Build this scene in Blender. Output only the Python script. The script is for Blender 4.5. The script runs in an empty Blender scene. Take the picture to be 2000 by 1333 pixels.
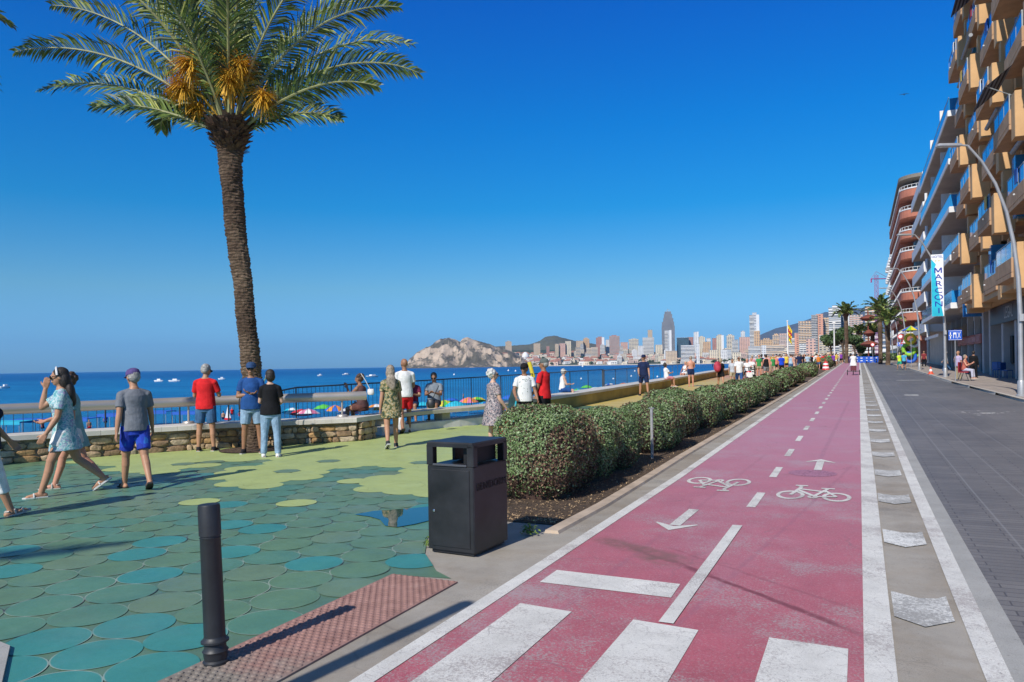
import bpy, math, random
import numpy as np
from mathutils import Vector, Matrix, noise
R=math.radians; PI=math.pi
S=bpy.context.scene; C=S.collection
random.seed(7)
# ---------------- camera, sky, sun, exposure ----------------
F,CX,CY,H=1484.,1000.,713.6,1.65          # the photograph's own geometry (2000 px wide)
ROLL=math.atan(.016); YAW=math.atan(678.1/F)
cam=bpy.data.cameras.new('camera'); camo=bpy.data.objects.new('camera',cam); C.objects.link(camo)
cam.sensor_width=36; cam.lens=36*F/2000; cam.shift_y=47.1/2000; cam.clip_start=.05; cam.clip_end=90000
camo.matrix_world=Matrix.Translation((0,0,H))@Matrix.Rotation(YAW,4,'Z')@Matrix.Rotation(PI/2,4,'X')@Matrix.Rotation(-ROLL,4,'Z')
S.camera=camo
SUN_EL=R(39.5); SUN_AZ=math.atan2(-.13,-.99)
W=bpy.data.worlds.new("World"); S.world=W; W.use_nodes=True
wn=W.node_tree; bg=wn.nodes['Background']
sky=wn.nodes.new('ShaderNodeTexSky'); sky.sky_type='NISHITA'; sky.sun_disc=False
sky.sun_elevation=SUN_EL; sky.sun_rotation=SUN_AZ; sky.altitude=0; sky.air_density=1.0; sky.dust_density=0.35; sky.ozone_density=4.0
# tint of the clear sea air by height above the horizon
tc=wn.nodes.new('ShaderNodeTexCoord'); sx=wn.nodes.new('ShaderNodeSeparateXYZ'); wn.links.new(tc.outputs['Generated'],sx.inputs[0])
rp=wn.nodes.new('ShaderNodeValToRGB'); e=rp.color_ramp.elements
TINT=[(0,(.35,.76,1.45)),(.03,(.38,.80,1.45)),(.1,(.44,.84,1.05)),(.2,(.05,.74,1.17)),(.3,(.0,.69,1.32)),(.43,(.0,.56,1.46)),(.7,(.5,.8,1.1)),(1,(.9,1.0,1.0))]
while len(e)<len(TINT): e.new(.5)
for i,(a,c) in enumerate(TINT): e[i].position=a; e[i].color=(*c,1)
wn.links.new(sx.outputs[2],rp.inputs[0]); hs=wn.nodes.new('ShaderNodeMix'); hs.data_type='RGBA'; hs.blend_type='MULTIPLY'; hs.inputs[0].default_value=1
wn.links.new(sky.outputs[0],hs.inputs[6]); wn.links.new(rp.outputs[0],hs.inputs[7]); wn.links.new(hs.outputs[2],bg.inputs['Color']); bg.inputs['Strength'].default_value=.10
sl=bpy.data.lights.new('sun','SUN'); sl.energy=4.9; sl.angle=R(.53); sl.color=(1,.95,.87)
slo=bpy.data.objects.new('sun',sl); C.objects.link(slo)
sd=Vector((math.sin(SUN_AZ)*math.cos(SUN_EL),math.cos(SUN_AZ)*math.cos(SUN_EL),math.sin(SUN_EL)))
slo.rotation_euler=sd.to_track_quat('Z','Y').to_euler(); slo.location=(0,-5,30)
S.render.engine='CYCLES'
S.view_settings.view_transform='Standard'; S.view_settings.look='None'; S.view_settings.exposure=0.06; S.view_settings.gamma=1
S.cycles.max_bounces=6; S.cycles.transparent_max_bounces=8
# ---------------- geometry helpers ----------------
SL=.0093
def gz(y): return SL*max(0,min(y,150)-11)
def ray(px,py):
    u=px-CX; v=CY-py; c,s=math.cos(ROLL),math.sin(ROLL); a=u*c+v*s; b=-u*s+v*c
    cy,sy=math.cos(YAW),math.sin(YAW)
    return a*cy-F*sy, a*sy+F*cy, b
def G(px,py,dz=0):
    x,y,z=ray(px,py); t=(dz-H)/z
    if y*t>11: t=(dz-SL*11-H)/(z-SL*y)
    return Vector((x*t,y*t,gz(y*t)+dz))
def atD(px,py,D):                                 # the point D metres ahead, measured along the view axis
    x,y,z=ray(px,py); k=D/F
    return Vector((x*k,y*k,H+z*k))
def hz(px): return 729.6-.016*px
RV=Vector((math.cos(YAW),math.sin(YAW),0)); FV=Vector((-math.sin(YAW),math.cos(YAW),0))
def tag(o,label=None,cat=None,group=None,kind=None):
    if label: o['label']=label
    if cat: o['category']=cat
    if group: o['group']=group
    if kind: o['kind']=kind
    return o
def empty(name,loc=(0,0,0),rz=0,label=None,cat=None,group=None):
    o=bpy.data.objects.new(name,None); C.objects.link(o); o.location=loc; o.rotation_euler=(0,0,rz); o.empty_display_size=.2
    return tag(o,label,cat,group)
def kids(o): return [c for c in list(C.objects) if c.parent==o]
class MB:
    def __init__(s): s.v=[]; s.f=[]; s.m=[]; s.M=None
    def p(s,v):
        v=Vector(v)
        if s.M: v=s.M@v
        s.v.append(tuple(v)); return len(s.v)-1
    def face(s,idx,m=0): s.f.append(tuple(idx)); s.m.append(m)
    def quad(s,a,b,c,d,m=0): s.face([s.p(a),s.p(b),s.p(c),s.p(d)],m)
    def tri(s,a,b,c,m=0): s.face([s.p(a),s.p(b),s.p(c)],m)
    def poly(s,pts,m=0): s.face([s.p(q) for q in pts],m)
    def box(s,x0,x1,y0,y1,z0,z1,m=0):
        i=[s.p(q) for q in ((x0,y0,z0),(x1,y0,z0),(x1,y1,z0),(x0,y1,z0),(x0,y0,z1),(x1,y0,z1),(x1,y1,z1),(x0,y1,z1))]
        for f in ((3,2,1,0),(4,5,6,7),(0,1,5,4),(1,2,6,5),(2,3,7,6),(3,0,4,7)): s.face([i[k] for k in f],m)
        return s
    def bbox(s,x0,x1,y0,y1,z0,z1,b=.01,m=0):      # box with chamfered vertical and top edges
        def ring(z,i): return [s.p(q) for q in ((x0+i+b,y0+i,z),(x1-i-b,y0+i,z),(x1-i,y0+i+b,z),(x1-i,y1-i-b,z),(x1-i-b,y1-i,z),(x0+i+b,y1-i,z),(x0+i,y1-i-b,z),(x0+i,y0+i+b,z))]
        r=[ring(z0,0),ring(z1-b,0),ring(z1,b*.8)]
        for a,c in zip(r,r[1:]):
            for k in range(8): s.face([a[k],a[(k+1)%8],c[(k+1)%8],c[k]],m)
        s.face(r[0][::-1],m); s.face(r[-1],m); return s
    def prism(s,pts,z0,z1,m=0,m2=None):
        n=len(pts); ar=sum(pts[i][0]*pts[(i+1)%n][1]-pts[(i+1)%n][0]*pts[i][1] for i in range(n))
        if ar<0: pts=pts[::-1]
        zf=(lambda z,q: z(q) if callable(z) else z)
        a=[s.p((q[0],q[1],zf(z0,q))) for q in pts]; b=[s.p((q[0],q[1],zf(z1,q))) for q in pts]
        s.face(a[::-1],m); s.face(b,m if m2 is None else m2)
        for i in range(n): s.face([a[i],a[(i+1)%n],b[(i+1)%n],b[i]],m)
        return s
    def tube(s,pts,rad,n=10,m=0,caps=True,sq=1):
        pts=[Vector(q) for q in pts]; rad=rad if hasattr(rad,'__len__') else [rad]*len(pts); rings=[]
        up=None
        for i,q in enumerate(pts):
            d=(pts[min(i+1,len(pts)-1)]-pts[max(i-1,0)]).normalized()
            if up is None: up=Vector((0,0,1)) if abs(d.z)<.9 else Vector((1,0,0))
            a=d.cross(up).normalized(); b=a.cross(d).normalized(); up=b
            rings.append([s.p(q+(a*math.cos(t)+b*math.sin(t)*sq)*rad[i]) for t in [2*PI*k/n for k in range(n)]])
        for a,c in zip(rings,rings[1:]):
            for k in range(n): s.face([a[k],a[(k+1)%n],c[(k+1)%n],c[k]],m)
        if caps: s.face(rings[0][::-1],m); s.face(rings[-1],m)
        return s
    def lathe(s,prof,c=(0,0,0),n=20,m=0,caps=True):
        c=Vector(c); rings=[[s.p(c+Vector((r*math.cos(2*PI*k/n),r*math.sin(2*PI*k/n),z))) for k in range(n)] for r,z in prof]
        for a,b in zip(rings,rings[1:]):
            for k in range(n): s.face([a[k],a[(k+1)%n],b[(k+1)%n],b[k]],m)
        if caps: s.face(rings[0][::-1],m); s.face(rings[-1],m)
        return s
    def ell(s,c,r,n=12,k=8,rot=None,m=0):
        c=Vector(c); r=r if hasattr(r,'__len__') else (r,r,r); rings=[]
        for j in range(1,k):
            t=PI*j/k; ring=[]
            for i in range(n):
                q=Vector((r[0]*math.sin(t)*math.cos(2*PI*i/n),r[1]*math.sin(t)*math.sin(2*PI*i/n),-r[2]*math.cos(t)))
                if rot: q=rot@q
                ring.append(s.p(c+q))
            rings.append(ring)
        q0=Vector((0,0,-r[2])); q1=Vector((0,0,r[2]))
        if rot: q0=rot@q0; q1=rot@q1
        a0=s.p(c+q0); a1=s.p(c+q1)
        for i in range(n):
            s.face([a0,rings[0][(i+1)%n],rings[0][i]],m); s.face([a1,rings[-1][i],rings[-1][(i+1)%n]],m)
        for a,b in zip(rings,rings[1:]):
            for i in range(n): s.face([a[i],a[(i+1)%n],b[(i+1)%n],b[i]],m)
        return s
    def mesh(s,name,mats=(),smooth=False):
        me=bpy.data.meshes.new(name); me.from_pydata(s.v,[],s.f)
        for m in (mats if isinstance(mats,(list,tuple)) else [mats]): me.materials.append(m)
        me.polygons.foreach_set('material_index',s.m)
        if smooth: me.polygons.foreach_set('use_smooth',[True]*len(s.f))
        me.update(); return me
    def build(s,name,mats,parent=None,smooth=False,**kw):
        o=bpy.data.objects.new(name,s.mesh(name,mats,smooth)); C.objects.link(o)
        if parent: o.parent=parent
        return tag(o,**kw)
def auto(o,ang=40):
    me=o.data; me.polygons.foreach_set('use_smooth',[True]*len(me.polygons))
    try: me.set_sharp_from_angle(angle=R(ang))
    except Exception: pass
    return o
def copy_tree(o,parent=None,loc=None,rz=None,label=None,group=None,kidmap=None):
    km=kidmap or KID(); c=o.copy(); C.objects.link(c)
    if parent: c.parent=parent
    if loc is not None: c.location=loc
    if rz is not None: c.rotation_euler[2]=rz
    if label: c['label']=label
    if group: c['group']=group
    for ch in km.get(o.name,[]): copy_tree(ch,c,kidmap=km)
    return c
def KID():
    d={}
    for o in C.objects:
        if o.parent: d.setdefault(o.parent.name,[]).append(o)
    return d
def textmesh(txt,size=1,ext=.01,align='CENTER',bold=False):
    cu=bpy.data.curves.new('t','FONT'); cu.body=txt; cu.size=size; cu.extrude=ext; cu.align_x=align; cu.align_y='CENTER'; cu.offset=(.004*size if bold else 0)
    o=bpy.data.objects.new('t',cu); C.objects.link(o); dg=bpy.context.evaluated_depsgraph_get()
    me=bpy.data.meshes.new_from_object(o.evaluated_get(dg)); bpy.data.objects.remove(o); return me
def text(txt,size,mat_,parent,M,name='lettering',ext=.004,bold=False):
    me=textmesh(txt,size,ext,bold=bold); me.transform(M); me.materials.clear(); me.materials.append(mat_)
    o=bpy.data.objects.new(name,me); C.objects.link(o); o.parent=parent; return o
# ---------------- materials ----------------
def nmat(name):
    m=bpy.data.materials.new(name); m.use_nodes=True; nt=m.node_tree; return m,nt,nt.nodes['Principled BSDF']
def N(nt,t,**kw):
    n=nt.nodes.new('ShaderNode'+t)
    for k,v in kw.items():
        if k in n.inputs: n.inputs[k].default_value=v
        else: setattr(n,k,v)
    return n
def pos(nt):
    return N(nt,'NewGeometry').outputs['Position']
def ramp(nt,fac,stops):
    r=N(nt,'ValToRGB'); e=r.color_ramp.elements
    while len(e)<len(stops): e.new(.5)
    for i,(p_,c) in enumerate(stops): e[i].position=p_; e[i].color=(*c,1) if len(c)==3 else c
    nt.links.new(fac,r.inputs[0]); return r.outputs[0]
def mix(nt,fac,a,b,mode='MIX'):
    n=N(nt,'Mix',data_type='RGBA',blend_type=mode)
    for s_,i in ((fac,0),(a,6),(b,7)):
        if hasattr(s_,'links'): nt.links.new(s_,n.inputs[i])
        else: n.inputs[i].default_value=s_ if i==0 else (*s_,1)
    return n.outputs[2]
def noi(nt,scale,vec=None,detail=4,rough=.6,out='Fac'):
    n=N(nt,'TexNoise',Scale=scale,Detail=detail,Roughness=rough); nt.links.new(vec if vec else pos(nt),n.inputs['Vector']); return n.outputs[out]
def bump(nt,h,strength=.3,dist=.01):
    b=N(nt,'Bump',Strength=strength,Distance=dist); nt.links.new(h,b.inputs['Height']); return b.outputs[0]
def mapr(nt,v,a,b,c=0,d=1):
    n=N(nt,'MapRange'); nt.links.new(v,n.inputs[0])
    for i,x in enumerate((a,b,c,d)): n.inputs[i+1].default_value=x
    return n.outputs[0]
def scalev(nt,v,s):
    n=N(nt,'Mapping'); nt.links.new(v,n.inputs[0]); n.inputs['Scale'].default_value=s; return n.outputs[0]
_mc={}
def pm(name,col,rough=.6,var=.12,scale=4,metal=0,bs=0,bscale=60,bd=.005,spec=.5,obj=False,sheen=0):
    key=(name,tuple(col))
    if key in _mc: return _mc[key]
    m,nt,b=nmat(name); L=nt.links
    v=N(nt,'TexCoord').outputs['Object'] if obj else pos(nt)
    c2=tuple(max(0,x*(1-var*1.6)) for x in col); c1=tuple(min(1,x*(1+var)) for x in col)
    L.new(ramp(nt,noi(nt,scale,v),[(.3,c2),(.7,c1)]),b.inputs['Base Color'])
    b.inputs['Roughness'].default_value=rough; b.inputs['Metallic'].default_value=metal; b.inputs['Specular IOR Level'].default_value=spec
    if bs: L.new(bump(nt,noi(nt,bscale,v),bs,bd),b.inputs['Normal'])
    _mc[key]=m; return m
def worn(name,base,under,amt=.45,scale=9,rough=.85,seed=0,streak=None):
    """painted surface, worn through in specks and patches"""
    m,nt,b=nmat(name); L=nt.links; v=pos(nt)
    big=noi(nt,scale*.12,v,5,.7); sm=noi(nt,scale*9,v,6,.75)
    ad=N(nt,'Math',operation='ADD'); L.new(big,ad.inputs[0]); L.new(sm,ad.inputs[1])
    wearf=mapr(nt,ad.outputs[0],1.28-amt*.3,1.42-amt*.3)
    tone=ramp(nt,noi(nt,scale*.3,v,5,.65),[(.3,tuple(x*.84 for x in base)),(.7,tuple(min(1,x*1.12) for x in base))])
    col=mix(nt,wearf,tone,under)
    spk=noi(nt,scale*7,v,5,.8); col=mix(nt,mapr(nt,spk,.60,.68,0,.55),col,tuple(x*.45 for x in under))
    spk2=noi(nt,38,v,2,.9); col=mix(nt,mapr(nt,spk2,.66,.71,0,.5),col,(.10,.095,.09))
    fine=noi(nt,scale*22,v,3,.8); col=mix(nt,.6,col,ramp(nt,fine,[(.3,(.55,.55,.55)),(.6,(1,1,1))]),'MULTIPLY')
    L.new(col,b.inputs['Base Color']); b.inputs['Roughness'].default_value=rough
    L.new(bump(nt,fine,.35,.003),b.inputs['Normal'])
    return m,nt,b,col
def cracks(nt,col,scale=3,w=.02,dark=(.08,.08,.08),amt=1):
    v=N(nt,'TexVoronoi',feature='DISTANCE_TO_EDGE',Scale=scale); wv=N(nt,'VectorMath',operation='ADD'); nt.links.new(pos(nt),wv.inputs[0])
    nn=noi(nt,scale*1.5,None,5,.6,'Color'); sc=N(nt,'VectorMath',operation='SCALE'); nt.links.new(nn,sc.inputs[0]); sc.inputs['Scale'].default_value=.5/scale
    nt.links.new(sc.outputs[0],wv.inputs[1]); nt.links.new(wv.outputs[0],v.inputs['Vector'])
    e=mapr(nt,v.outputs['Distance'],0,w,1,0)
    mk=N(nt,'Math',operation='MULTIPLY'); nt.links.new(e,mk.inputs[0]); nt.links.new(mapr(nt,noi(nt,scale*.7),.45,.6,0,amt),mk.inputs[1])
    return mix(nt,mk.outputs[0],col,dark)
# ---------------- the ground, roads, plaza, sea ----------------
WX=[(-40,-27),(-2,-19.4),(8.58,-14.2),(9.64,-13.65),(11.25,-12.76),(11.96,-11.98),(12.77,-11.09),(13.75,-10.02),(14.82,-10.2),(15.85,-10.02),(16.86,-9.74),(17.7,-9.3),(22.3,-9.1),(28.5,-9.1),(39.8,-9.3),(60,-10.1),(89,-10.4),(150,-11.2),(420,-14)]
def wallx(y): return float(np.interp(y,[a for a,b in WX],[b for a,b in WX]))
def cuts(y0,y1,step=None):
    c={y0,y1}|{b for b in (11,150) if y0<b<y1}
    if step:
        k=y0
        while k<y1: c.add(k); k+=step
    return sorted(c)
def sheet(name,x0,x1,y0,y1,dz,mat_,step=None,**kw):
    mb=MB(); f0=x0 if callable(x0) else (lambda y:x0); f1=x1 if callable(x1) else (lambda y:x1)
    ys=cuts(y0,y1,step)
    for a,b in zip(ys,ys[1:]):
        mb.quad((f0(a),a,gz(a)+dz),(f1(a),a,gz(a)+dz),(f1(b),b,gz(b)+dz),(f0(b),b,gz(b)+dz))
    return mb.build(name,mat_,**{'kind':'structure',**kw})
# asphalt ground
m_asph,nt,b,col=worn('asphalt_pale',(.37,.335,.285),(.24,.22,.195),.7,7)
col=cracks(nt,col,.35,.006,(.14,.13,.12),.6)
st=ramp(nt,noi(nt,.55,None,6,.7),[(.40,(.66,.56,.44)),(.57,(1,1,1))]); nt.links.new(mix(nt,.55,col,st,'MULTIPLY'),b.inputs['Base Color'])
mb=MB(); ys=[-40,-2,8.58,9.64,11,11.96,12.77,13.75,14.82,16.86,22.3,28.5,39.8,60,89,120,150,250,420]
for a,c in zip(ys,ys[1:]):
    xa,xc=wallx(a)-1.9,wallx(c)-1.9
    mb.quad((xa,a,gz(a)),(90,a,gz(a)),(90,c,gz(c)),(xc,c,gz(c)))
    mb.quad((xa,a,gz(a)),(xc,c,gz(c)),(xc-.3,c,-4.4),(xa-.3,a,-4.4))
mb.build('ground',m_asph,kind='structure')
# bike path
m_pink,nt,b,col=worn('pink_path_paint',(.45,.105,.135),(.40,.32,.31),.85,6,.7)
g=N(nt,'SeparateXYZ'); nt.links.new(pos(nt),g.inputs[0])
yf=mapr(nt,g.outputs[1],4,16,0,.75); col=mix(nt,yf,col,(.46,.22,.30));  # distant stretch paler: wear and grazing sky sheen both put into the colour
nn=noi(nt,1.1,scalev(nt,pos(nt),(1,.35,1)),6,.7); col=mix(nt,mapr(nt,nn,.5,.72,0,.42),col,(.44,.25,.30))
col=mix(nt,.35,col,ramp(nt,noi(nt,160,None,3,.8),[(.3,(.6,.6,.6)),(.6,(1,1,1))]),'MULTIPLY')
# tyre streaks and a damp stain with shapes of their own
def streak(col,p0,p1,w,amt,dark,wob=.02):
    d=Vector(p1)-Vector(p0); Ln=d.length; d/=Ln; nrm=Vector((-d[1],d[0]))
    def lin(vx,vy,off):
        m1=N(nt,'Math',operation='MULTIPLY'); nt.links.new(g.outputs[0],m1.inputs[0]); m1.inputs[1].default_value=vx
        m2=N(nt,'Math',operation='MULTIPLY_ADD'); nt.links.new(g.outputs[1],m2.inputs[0]); m2.inputs[1].default_value=vy; nt.links.new(m1.outputs[0],m2.inputs[2])
        m3=N(nt,'Math',operation='ADD'); nt.links.new(m2.outputs[0],m3.inputs[0]); m3.inputs[1].default_value=off; return m3.outputs[0]
    c=lin(nrm[0],nrm[1],-(nrm[0]*p0[0]+nrm[1]*p0[1])); t=lin(d[0],d[1],-(d[0]*p0[0]+d[1]*p0[1]))
    wv=N(nt,'Math',operation='MULTIPLY_ADD'); nt.links.new(noi(nt,3),wv.inputs[0]); wv.inputs[1].default_value=wob*4; nt.links.new(c,wv.inputs[2])
    ab=N(nt,'Math',operation='ABSOLUTE'); s2=N(nt,'Math',operation='SUBTRACT'); nt.links.new(wv.outputs[0],s2.inputs[0]); s2.inputs[1].default_value=wob*2; nt.links.new(s2.outputs[0],ab.inputs[0])
    k=mapr(nt,ab.outputs[0],w*.4,w,amt,0)
    for a_,b_,c_,d_ in ((-.1,.15,0,1),(Ln-.4,Ln,1,0)):
        mm=N(nt,'Math',operation='MULTIPLY'); nt.links.new(k,mm.inputs[0]); nt.links.new(mapr(nt,t,a_,b_,c_,d_),mm.inputs[1]); k=mm.outputs[0]
    mm=N(nt,'Math',operation='MULTIPLY'); nt.links.new(k,mm.inputs[0]); nt.links.new(mapr(nt,noi(nt,7,None,5,.7),.3,.55),mm.inputs[1])
    return mix(nt,mm.outputs[0],col,dark)
col=mix(nt,mapr(nt,noi(nt,75,None,4,.85),.52,.68,0,.5),col,(.52,.38,.40))
col=mix(nt,mapr(nt,noi(nt,60,scalev(nt,pos(nt),(1.1,.9,1)),4,.85),.60,.72,0,.6),col,(.16,.07,.09))
col=cracks(nt,col,.9,.010,(.22,.12,.14),.65)
col=mix(nt,mapr(nt,noi(nt,2.6,scalev(nt,pos(nt),(.5,2.2,1)),7,.75),.60,.74,0,.35),col,(.20,.12,.14))
col=streak(col,(-1.1,4.4),(-.1,13),.03,.35,(.26,.11,.15))
col=streak(col,(-1.9,3.0),(-1.5,14),.035,.3,(.26,.11,.15))
col=streak(col,(-.62,12.5),(-.35,30),.05,.4,(.26,.12,.17))
col=streak(col,(-1.9,6.62),(.1,4.95),.035,.8,(.20,.055,.07))
col=streak(col,(-1.5,6.35),(.1,4.88),.035,.9,(.19,.05,.065))
col=streak(col,(-1.6,6.75),(.1,5.35),.025,.55,(.25,.08,.10))
col=streak(col,(-2.28,6.85),(-1.1,6.2),.15,.8,(.20,.10,.09),.05)
col=streak(col,(-1.75,6.35),(-1.25,6.1),.13,.85,(.18,.10,.085),.03)
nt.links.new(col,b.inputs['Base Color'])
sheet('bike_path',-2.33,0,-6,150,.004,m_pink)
m_white,nt,b,col=worn('road_marking_white',(.68,.66,.61),(.40,.36,.34),.86,8)
col=cracks(nt,col,7,.022,(.30,.27,.26),.75); nt.links.new(col,b.inputs['Base Color'])
m_whitef=worn('road_marking_faded',(.70,.69,.65),(.33,.32,.30),1.25,6)[0]
sheet('edge_line',-2.45,-2.33,-6,150,.008,m_white)
sheet('edge_line',0,lambda y:.13+.05*min(1,max(0,(y-4)/8)),-6,150,.008,m_white)
sheet('edge_line',.565,.69,-6,150,.008,m_white)
m_gut=worn('gutter_concrete',(.37,.36,.335),(.27,.26,.24),.4,6)[0]
sheet('gutter',.69,.83,-6,150,.006,m_gut)
for k in range(-1,55):
    y=8.22+(k)*2.17
    if y>120: break
    mb=MB(); z=gz(y)+.0085
    def q(a,b_): yy=y+b_-.35; return (a,yy,gz(yy)+.0085)
    mb.poly([q(.18,.30),q(.18,-.30+.02),q(.345,-.45+.02),q(.52,-.27+.02),q(.52,.30)[:2]+(gz(y)+.0085,),q(.46,.22),q(.345,.19)])
    mb.build('chevron_marking',m_whitef,kind='structure')
# zebra bars, dashes, arrows, bicycles
for x0,x1,yt,yt2 in ((-2.15,-1.76,4.78,4.74),(-1.34,-.92,4.74,4.70),(-.51,-.08,4.73,4.71)):
    mb=MB(); mb.quad((x0,-1,.0085),(x1,-1,.0085),(x1,yt2,.0085),(x0,yt,.0085)); mb.build('crossing_bar',m_white,kind='structure')
mb=MB(); mb.quad((-2.22,5.30,.0085),(-1.22,5.28,.0085),(-1.23,5.63,.0085),(-2.22,5.66,.0085)); mb.build('stop_line',m_white,kind='structure')
sheet('centre_line',-1.18,-1.085,4.75,7.85,.012,m_white)
for k in range(52):
    y=9.42+2.38*k; y0,y1=y-.52,y+.5
    sheet('centre_dash',-1.185,-1.085,y0,y1,.0085,m_white)
def flatpoly(name,polys,cx,cy,sx,sy,rot=0,mat_=m_white):
    mb=MB(); c,s=math.cos(rot),math.sin(rot)
    for pl,dz in polys:
        pts=[]
        for x,y in pl:
            X=x*sx; Y=y*sy; xx=cx+X*c-Y*s; yy=cy+X*s+Y*c; pts.append((xx,yy,gz(yy)+.009+dz))
        mb.poly(pts)
    return mb.build(name,mat_,kind='structure')
def bar(a,b,w,dz=0):
    a,b=Vector(a),Vector(b); d=(b-a).normalized(); n=Vector((-d[1],d[0]))*w/2
    return ([tuple(a-n),tuple(b-n),tuple(b+n),tuple(a+n)],dz)
def ringp(c,r0,r1,n=36):
    out=[]
    for k in range(n):
        t,u=2*PI*k/n,2*PI*(k+1)/n
        out.append(([(c[0]+r0*math.cos(t),c[1]+r0*math.sin(t)),(c[0]+r1*math.cos(t),c[1]+r1*math.sin(t)),(c[0]+r1*math.cos(u),c[1]+r1*math.sin(u)),(c[0]+r0*math.cos(u),c[1]+r0*math.sin(u))],0))
    return out
bike=ringp((-.31,-.2),.14,.195)+ringp((.31,-.2),.14,.195)+ringp((0,-.24),.03,.075,14)
A,B_,D_,E_=(-.31,-.2),(.31,-.2),(0,-.24),(.19,.08)
sd_=(-.13,.02)
bike+=[bar(A,(-.2,.2),.055,.0006),bar((-.2,.2),(-.24,.25),.055,.0009),bar((-.3,.27),(-.12,.27),.05,.0012),bar((-.24,.05),(0,-.2),.055,.0015),bar((-.23,.1),(.16,.0),.05,.0018),bar((0,-.24),(.17,.15),.05,.0021),bar((.08,.17),(.27,.17),.045,.0024),bar((0,-.24),B_,.045,.0027),bar(B_,(.14,.06),.045,.003)]
flatpoly('bicycle_symbol',bike,-.53,10.2,.84,1.62)
flatpoly('bicycle_symbol',bike,-1.78,10.35,.84,1.62,PI)
arrow=[bar((0,0),(0,.9),.11,0),([(0,1.15),(-.22,.82),(-.2,.8),(0,.95)],.0004),([(0,1.15),(0,.95),(.2,.8),(.22,.82)],.0004)]
flatpoly('direction_arrow',arrow,-.585,12.15,1,1.08)
flatpoly('direction_arrow',arrow,-1.70,8.55,1,1.0,PI-.02)
# manhole cover in the path
mb=MB(); c=Vector((-.64,11.82,gz(11.8)+.006))
n=40; ring=[mb.p((c.x+.33*math.cos(2*PI*k/n),c.y+.33*math.sin(2*PI*k/n),gz(c.y+.33*math.sin(2*PI*k/n))+.0065)) for k in range(n)]; mb.face(ring)
m_mh,nt,b=nmat('painted_cast_iron'); w=N(nt,'TexVoronoi',Scale=28); nt.links.new(pos(nt),w.inputs['Vector'])
nt.links.new(ramp(nt,w.outputs['Distance'],[(.25,(.20,.07,.09)),(.5,(.40,.17,.22))]),b.inputs['Base Color']); nt.links.new(bump(nt,w.outputs['Distance'],.6,.01),b.inputs['Normal'])
mb.build('manhole_cover',m_mh,label='round cast manhole cover in the pink path below the upward arrow',cat='manhole cover')
# tiled road
m_road,nt,b=nmat('dark_road_paving'); v=pos(nt)
br=N(nt,'TexBrick',Scale=1); br.offset=.5; mp=N(nt,'Mapping'); nt.links.new(v,mp.inputs[0])
nt.links.new(mp.outputs[0],br.inputs['Vector'])
br.inputs['Color1'].default_value=(.142,.138,.138,1); br.inputs['Color2'].default_value=(.185,.178,.172,1); br.inputs['Mortar'].default_value=(.075,.075,.08,1)
br.inputs['Mortar Size'].default_value=.006; br.inputs['Brick Width'].default_value=.6; br.inputs['Row Height'].default_value=.11
big=ramp(nt,noi(nt,.35,scalev(nt,v,(1,.5,1)),6,.7),[(.3,(.66,.68,.72)),(.7,(1.25,1.22,1.2))])
col=mix(nt,1,br.outputs[0],big,'MULTIPLY'); col=mix(nt,.5,col,ramp(nt,noi(nt,110,None,3,.8),[(.3,(.6,.6,.6)),(.6,(1.1,1.1,1.1))]),'MULTIPLY')
g=N(nt,'SeparateXYZ'); nt.links.new(v,g.inputs[0])
for xx,wd,am in ((1.25,.012,.35),(1.75,.012,.3),(2.35,.014,.25),(3.3,.012,.18)):
    s_=N(nt,'Math',operation='SUBTRACT'); nt.links.new(g.outputs[0],s_.inputs[0]); s_.inputs[1].default_value=xx
    a_=N(nt,'Math',operation='ABSOLUTE'); nt.links.new(s_.outputs[0],a_.inputs[0]); col=mix(nt,mapr(nt,a_.outputs[0],wd*.5,wd,am,0),col,(.3,.3,.3))
col=mix(nt,mapr(nt,noi(nt,2.3,scalev(nt,v,(.4,1.6,1)),6,.7),.66,.8,0,.25),col,(.33,.33,.34))
nt.links.new(col,b.inputs['Base Color']); b.inputs['Roughness'].default_value=.6; nt.links.new(bump(nt,br.outputs['Fac'],-.4,.004),b.inputs['Normal'])
KX=[(-20,5.2),(29,4.83),(45,4.4),(75,4.3),(113,3.9),(150,4.6)]
def kerbx(y): return float(np.interp(y,[a for a,b in KX],[b for a,b in KX]))
sheet('road',.83,kerbx,-6,150,.004,m_road,step=12)
# splash of white on the road
mb=MB(); cc=G(1925,808)
for k in range(34):
    a=random.random()*2*PI; r=abs(random.gauss(0,.45)); s_=random.uniform(.015,.06) if k else .17; x,y=cc.x+r*math.cos(a)*(k>0),cc.y+r*.9*math.sin(a)*(k>0)
    mb.poly([(x+s_*random.uniform(.7,1.2)*math.cos(t),y+s_*math.sin(t),gz(y+s_*math.sin(t))+.008) for t in [2*PI*q_/9 for q_ in range(9)]])
mb.build('paint_spill',m_white,kind='structure')
mb=MB()
for x0,x1,yy in ((2.0,3.5,50.6),(1.6,2.1,33.5),(2.6,3.1,64)):
    mb.quad((x0,yy,gz(yy)+.008),(x1,yy,gz(yy)+.008),(x1,yy+.5,gz(yy+.5)+.008),(x0,yy+.5,gz(yy+.5)+.008))
mb.build('road_marking',m_whitef,kind='structure')
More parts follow.
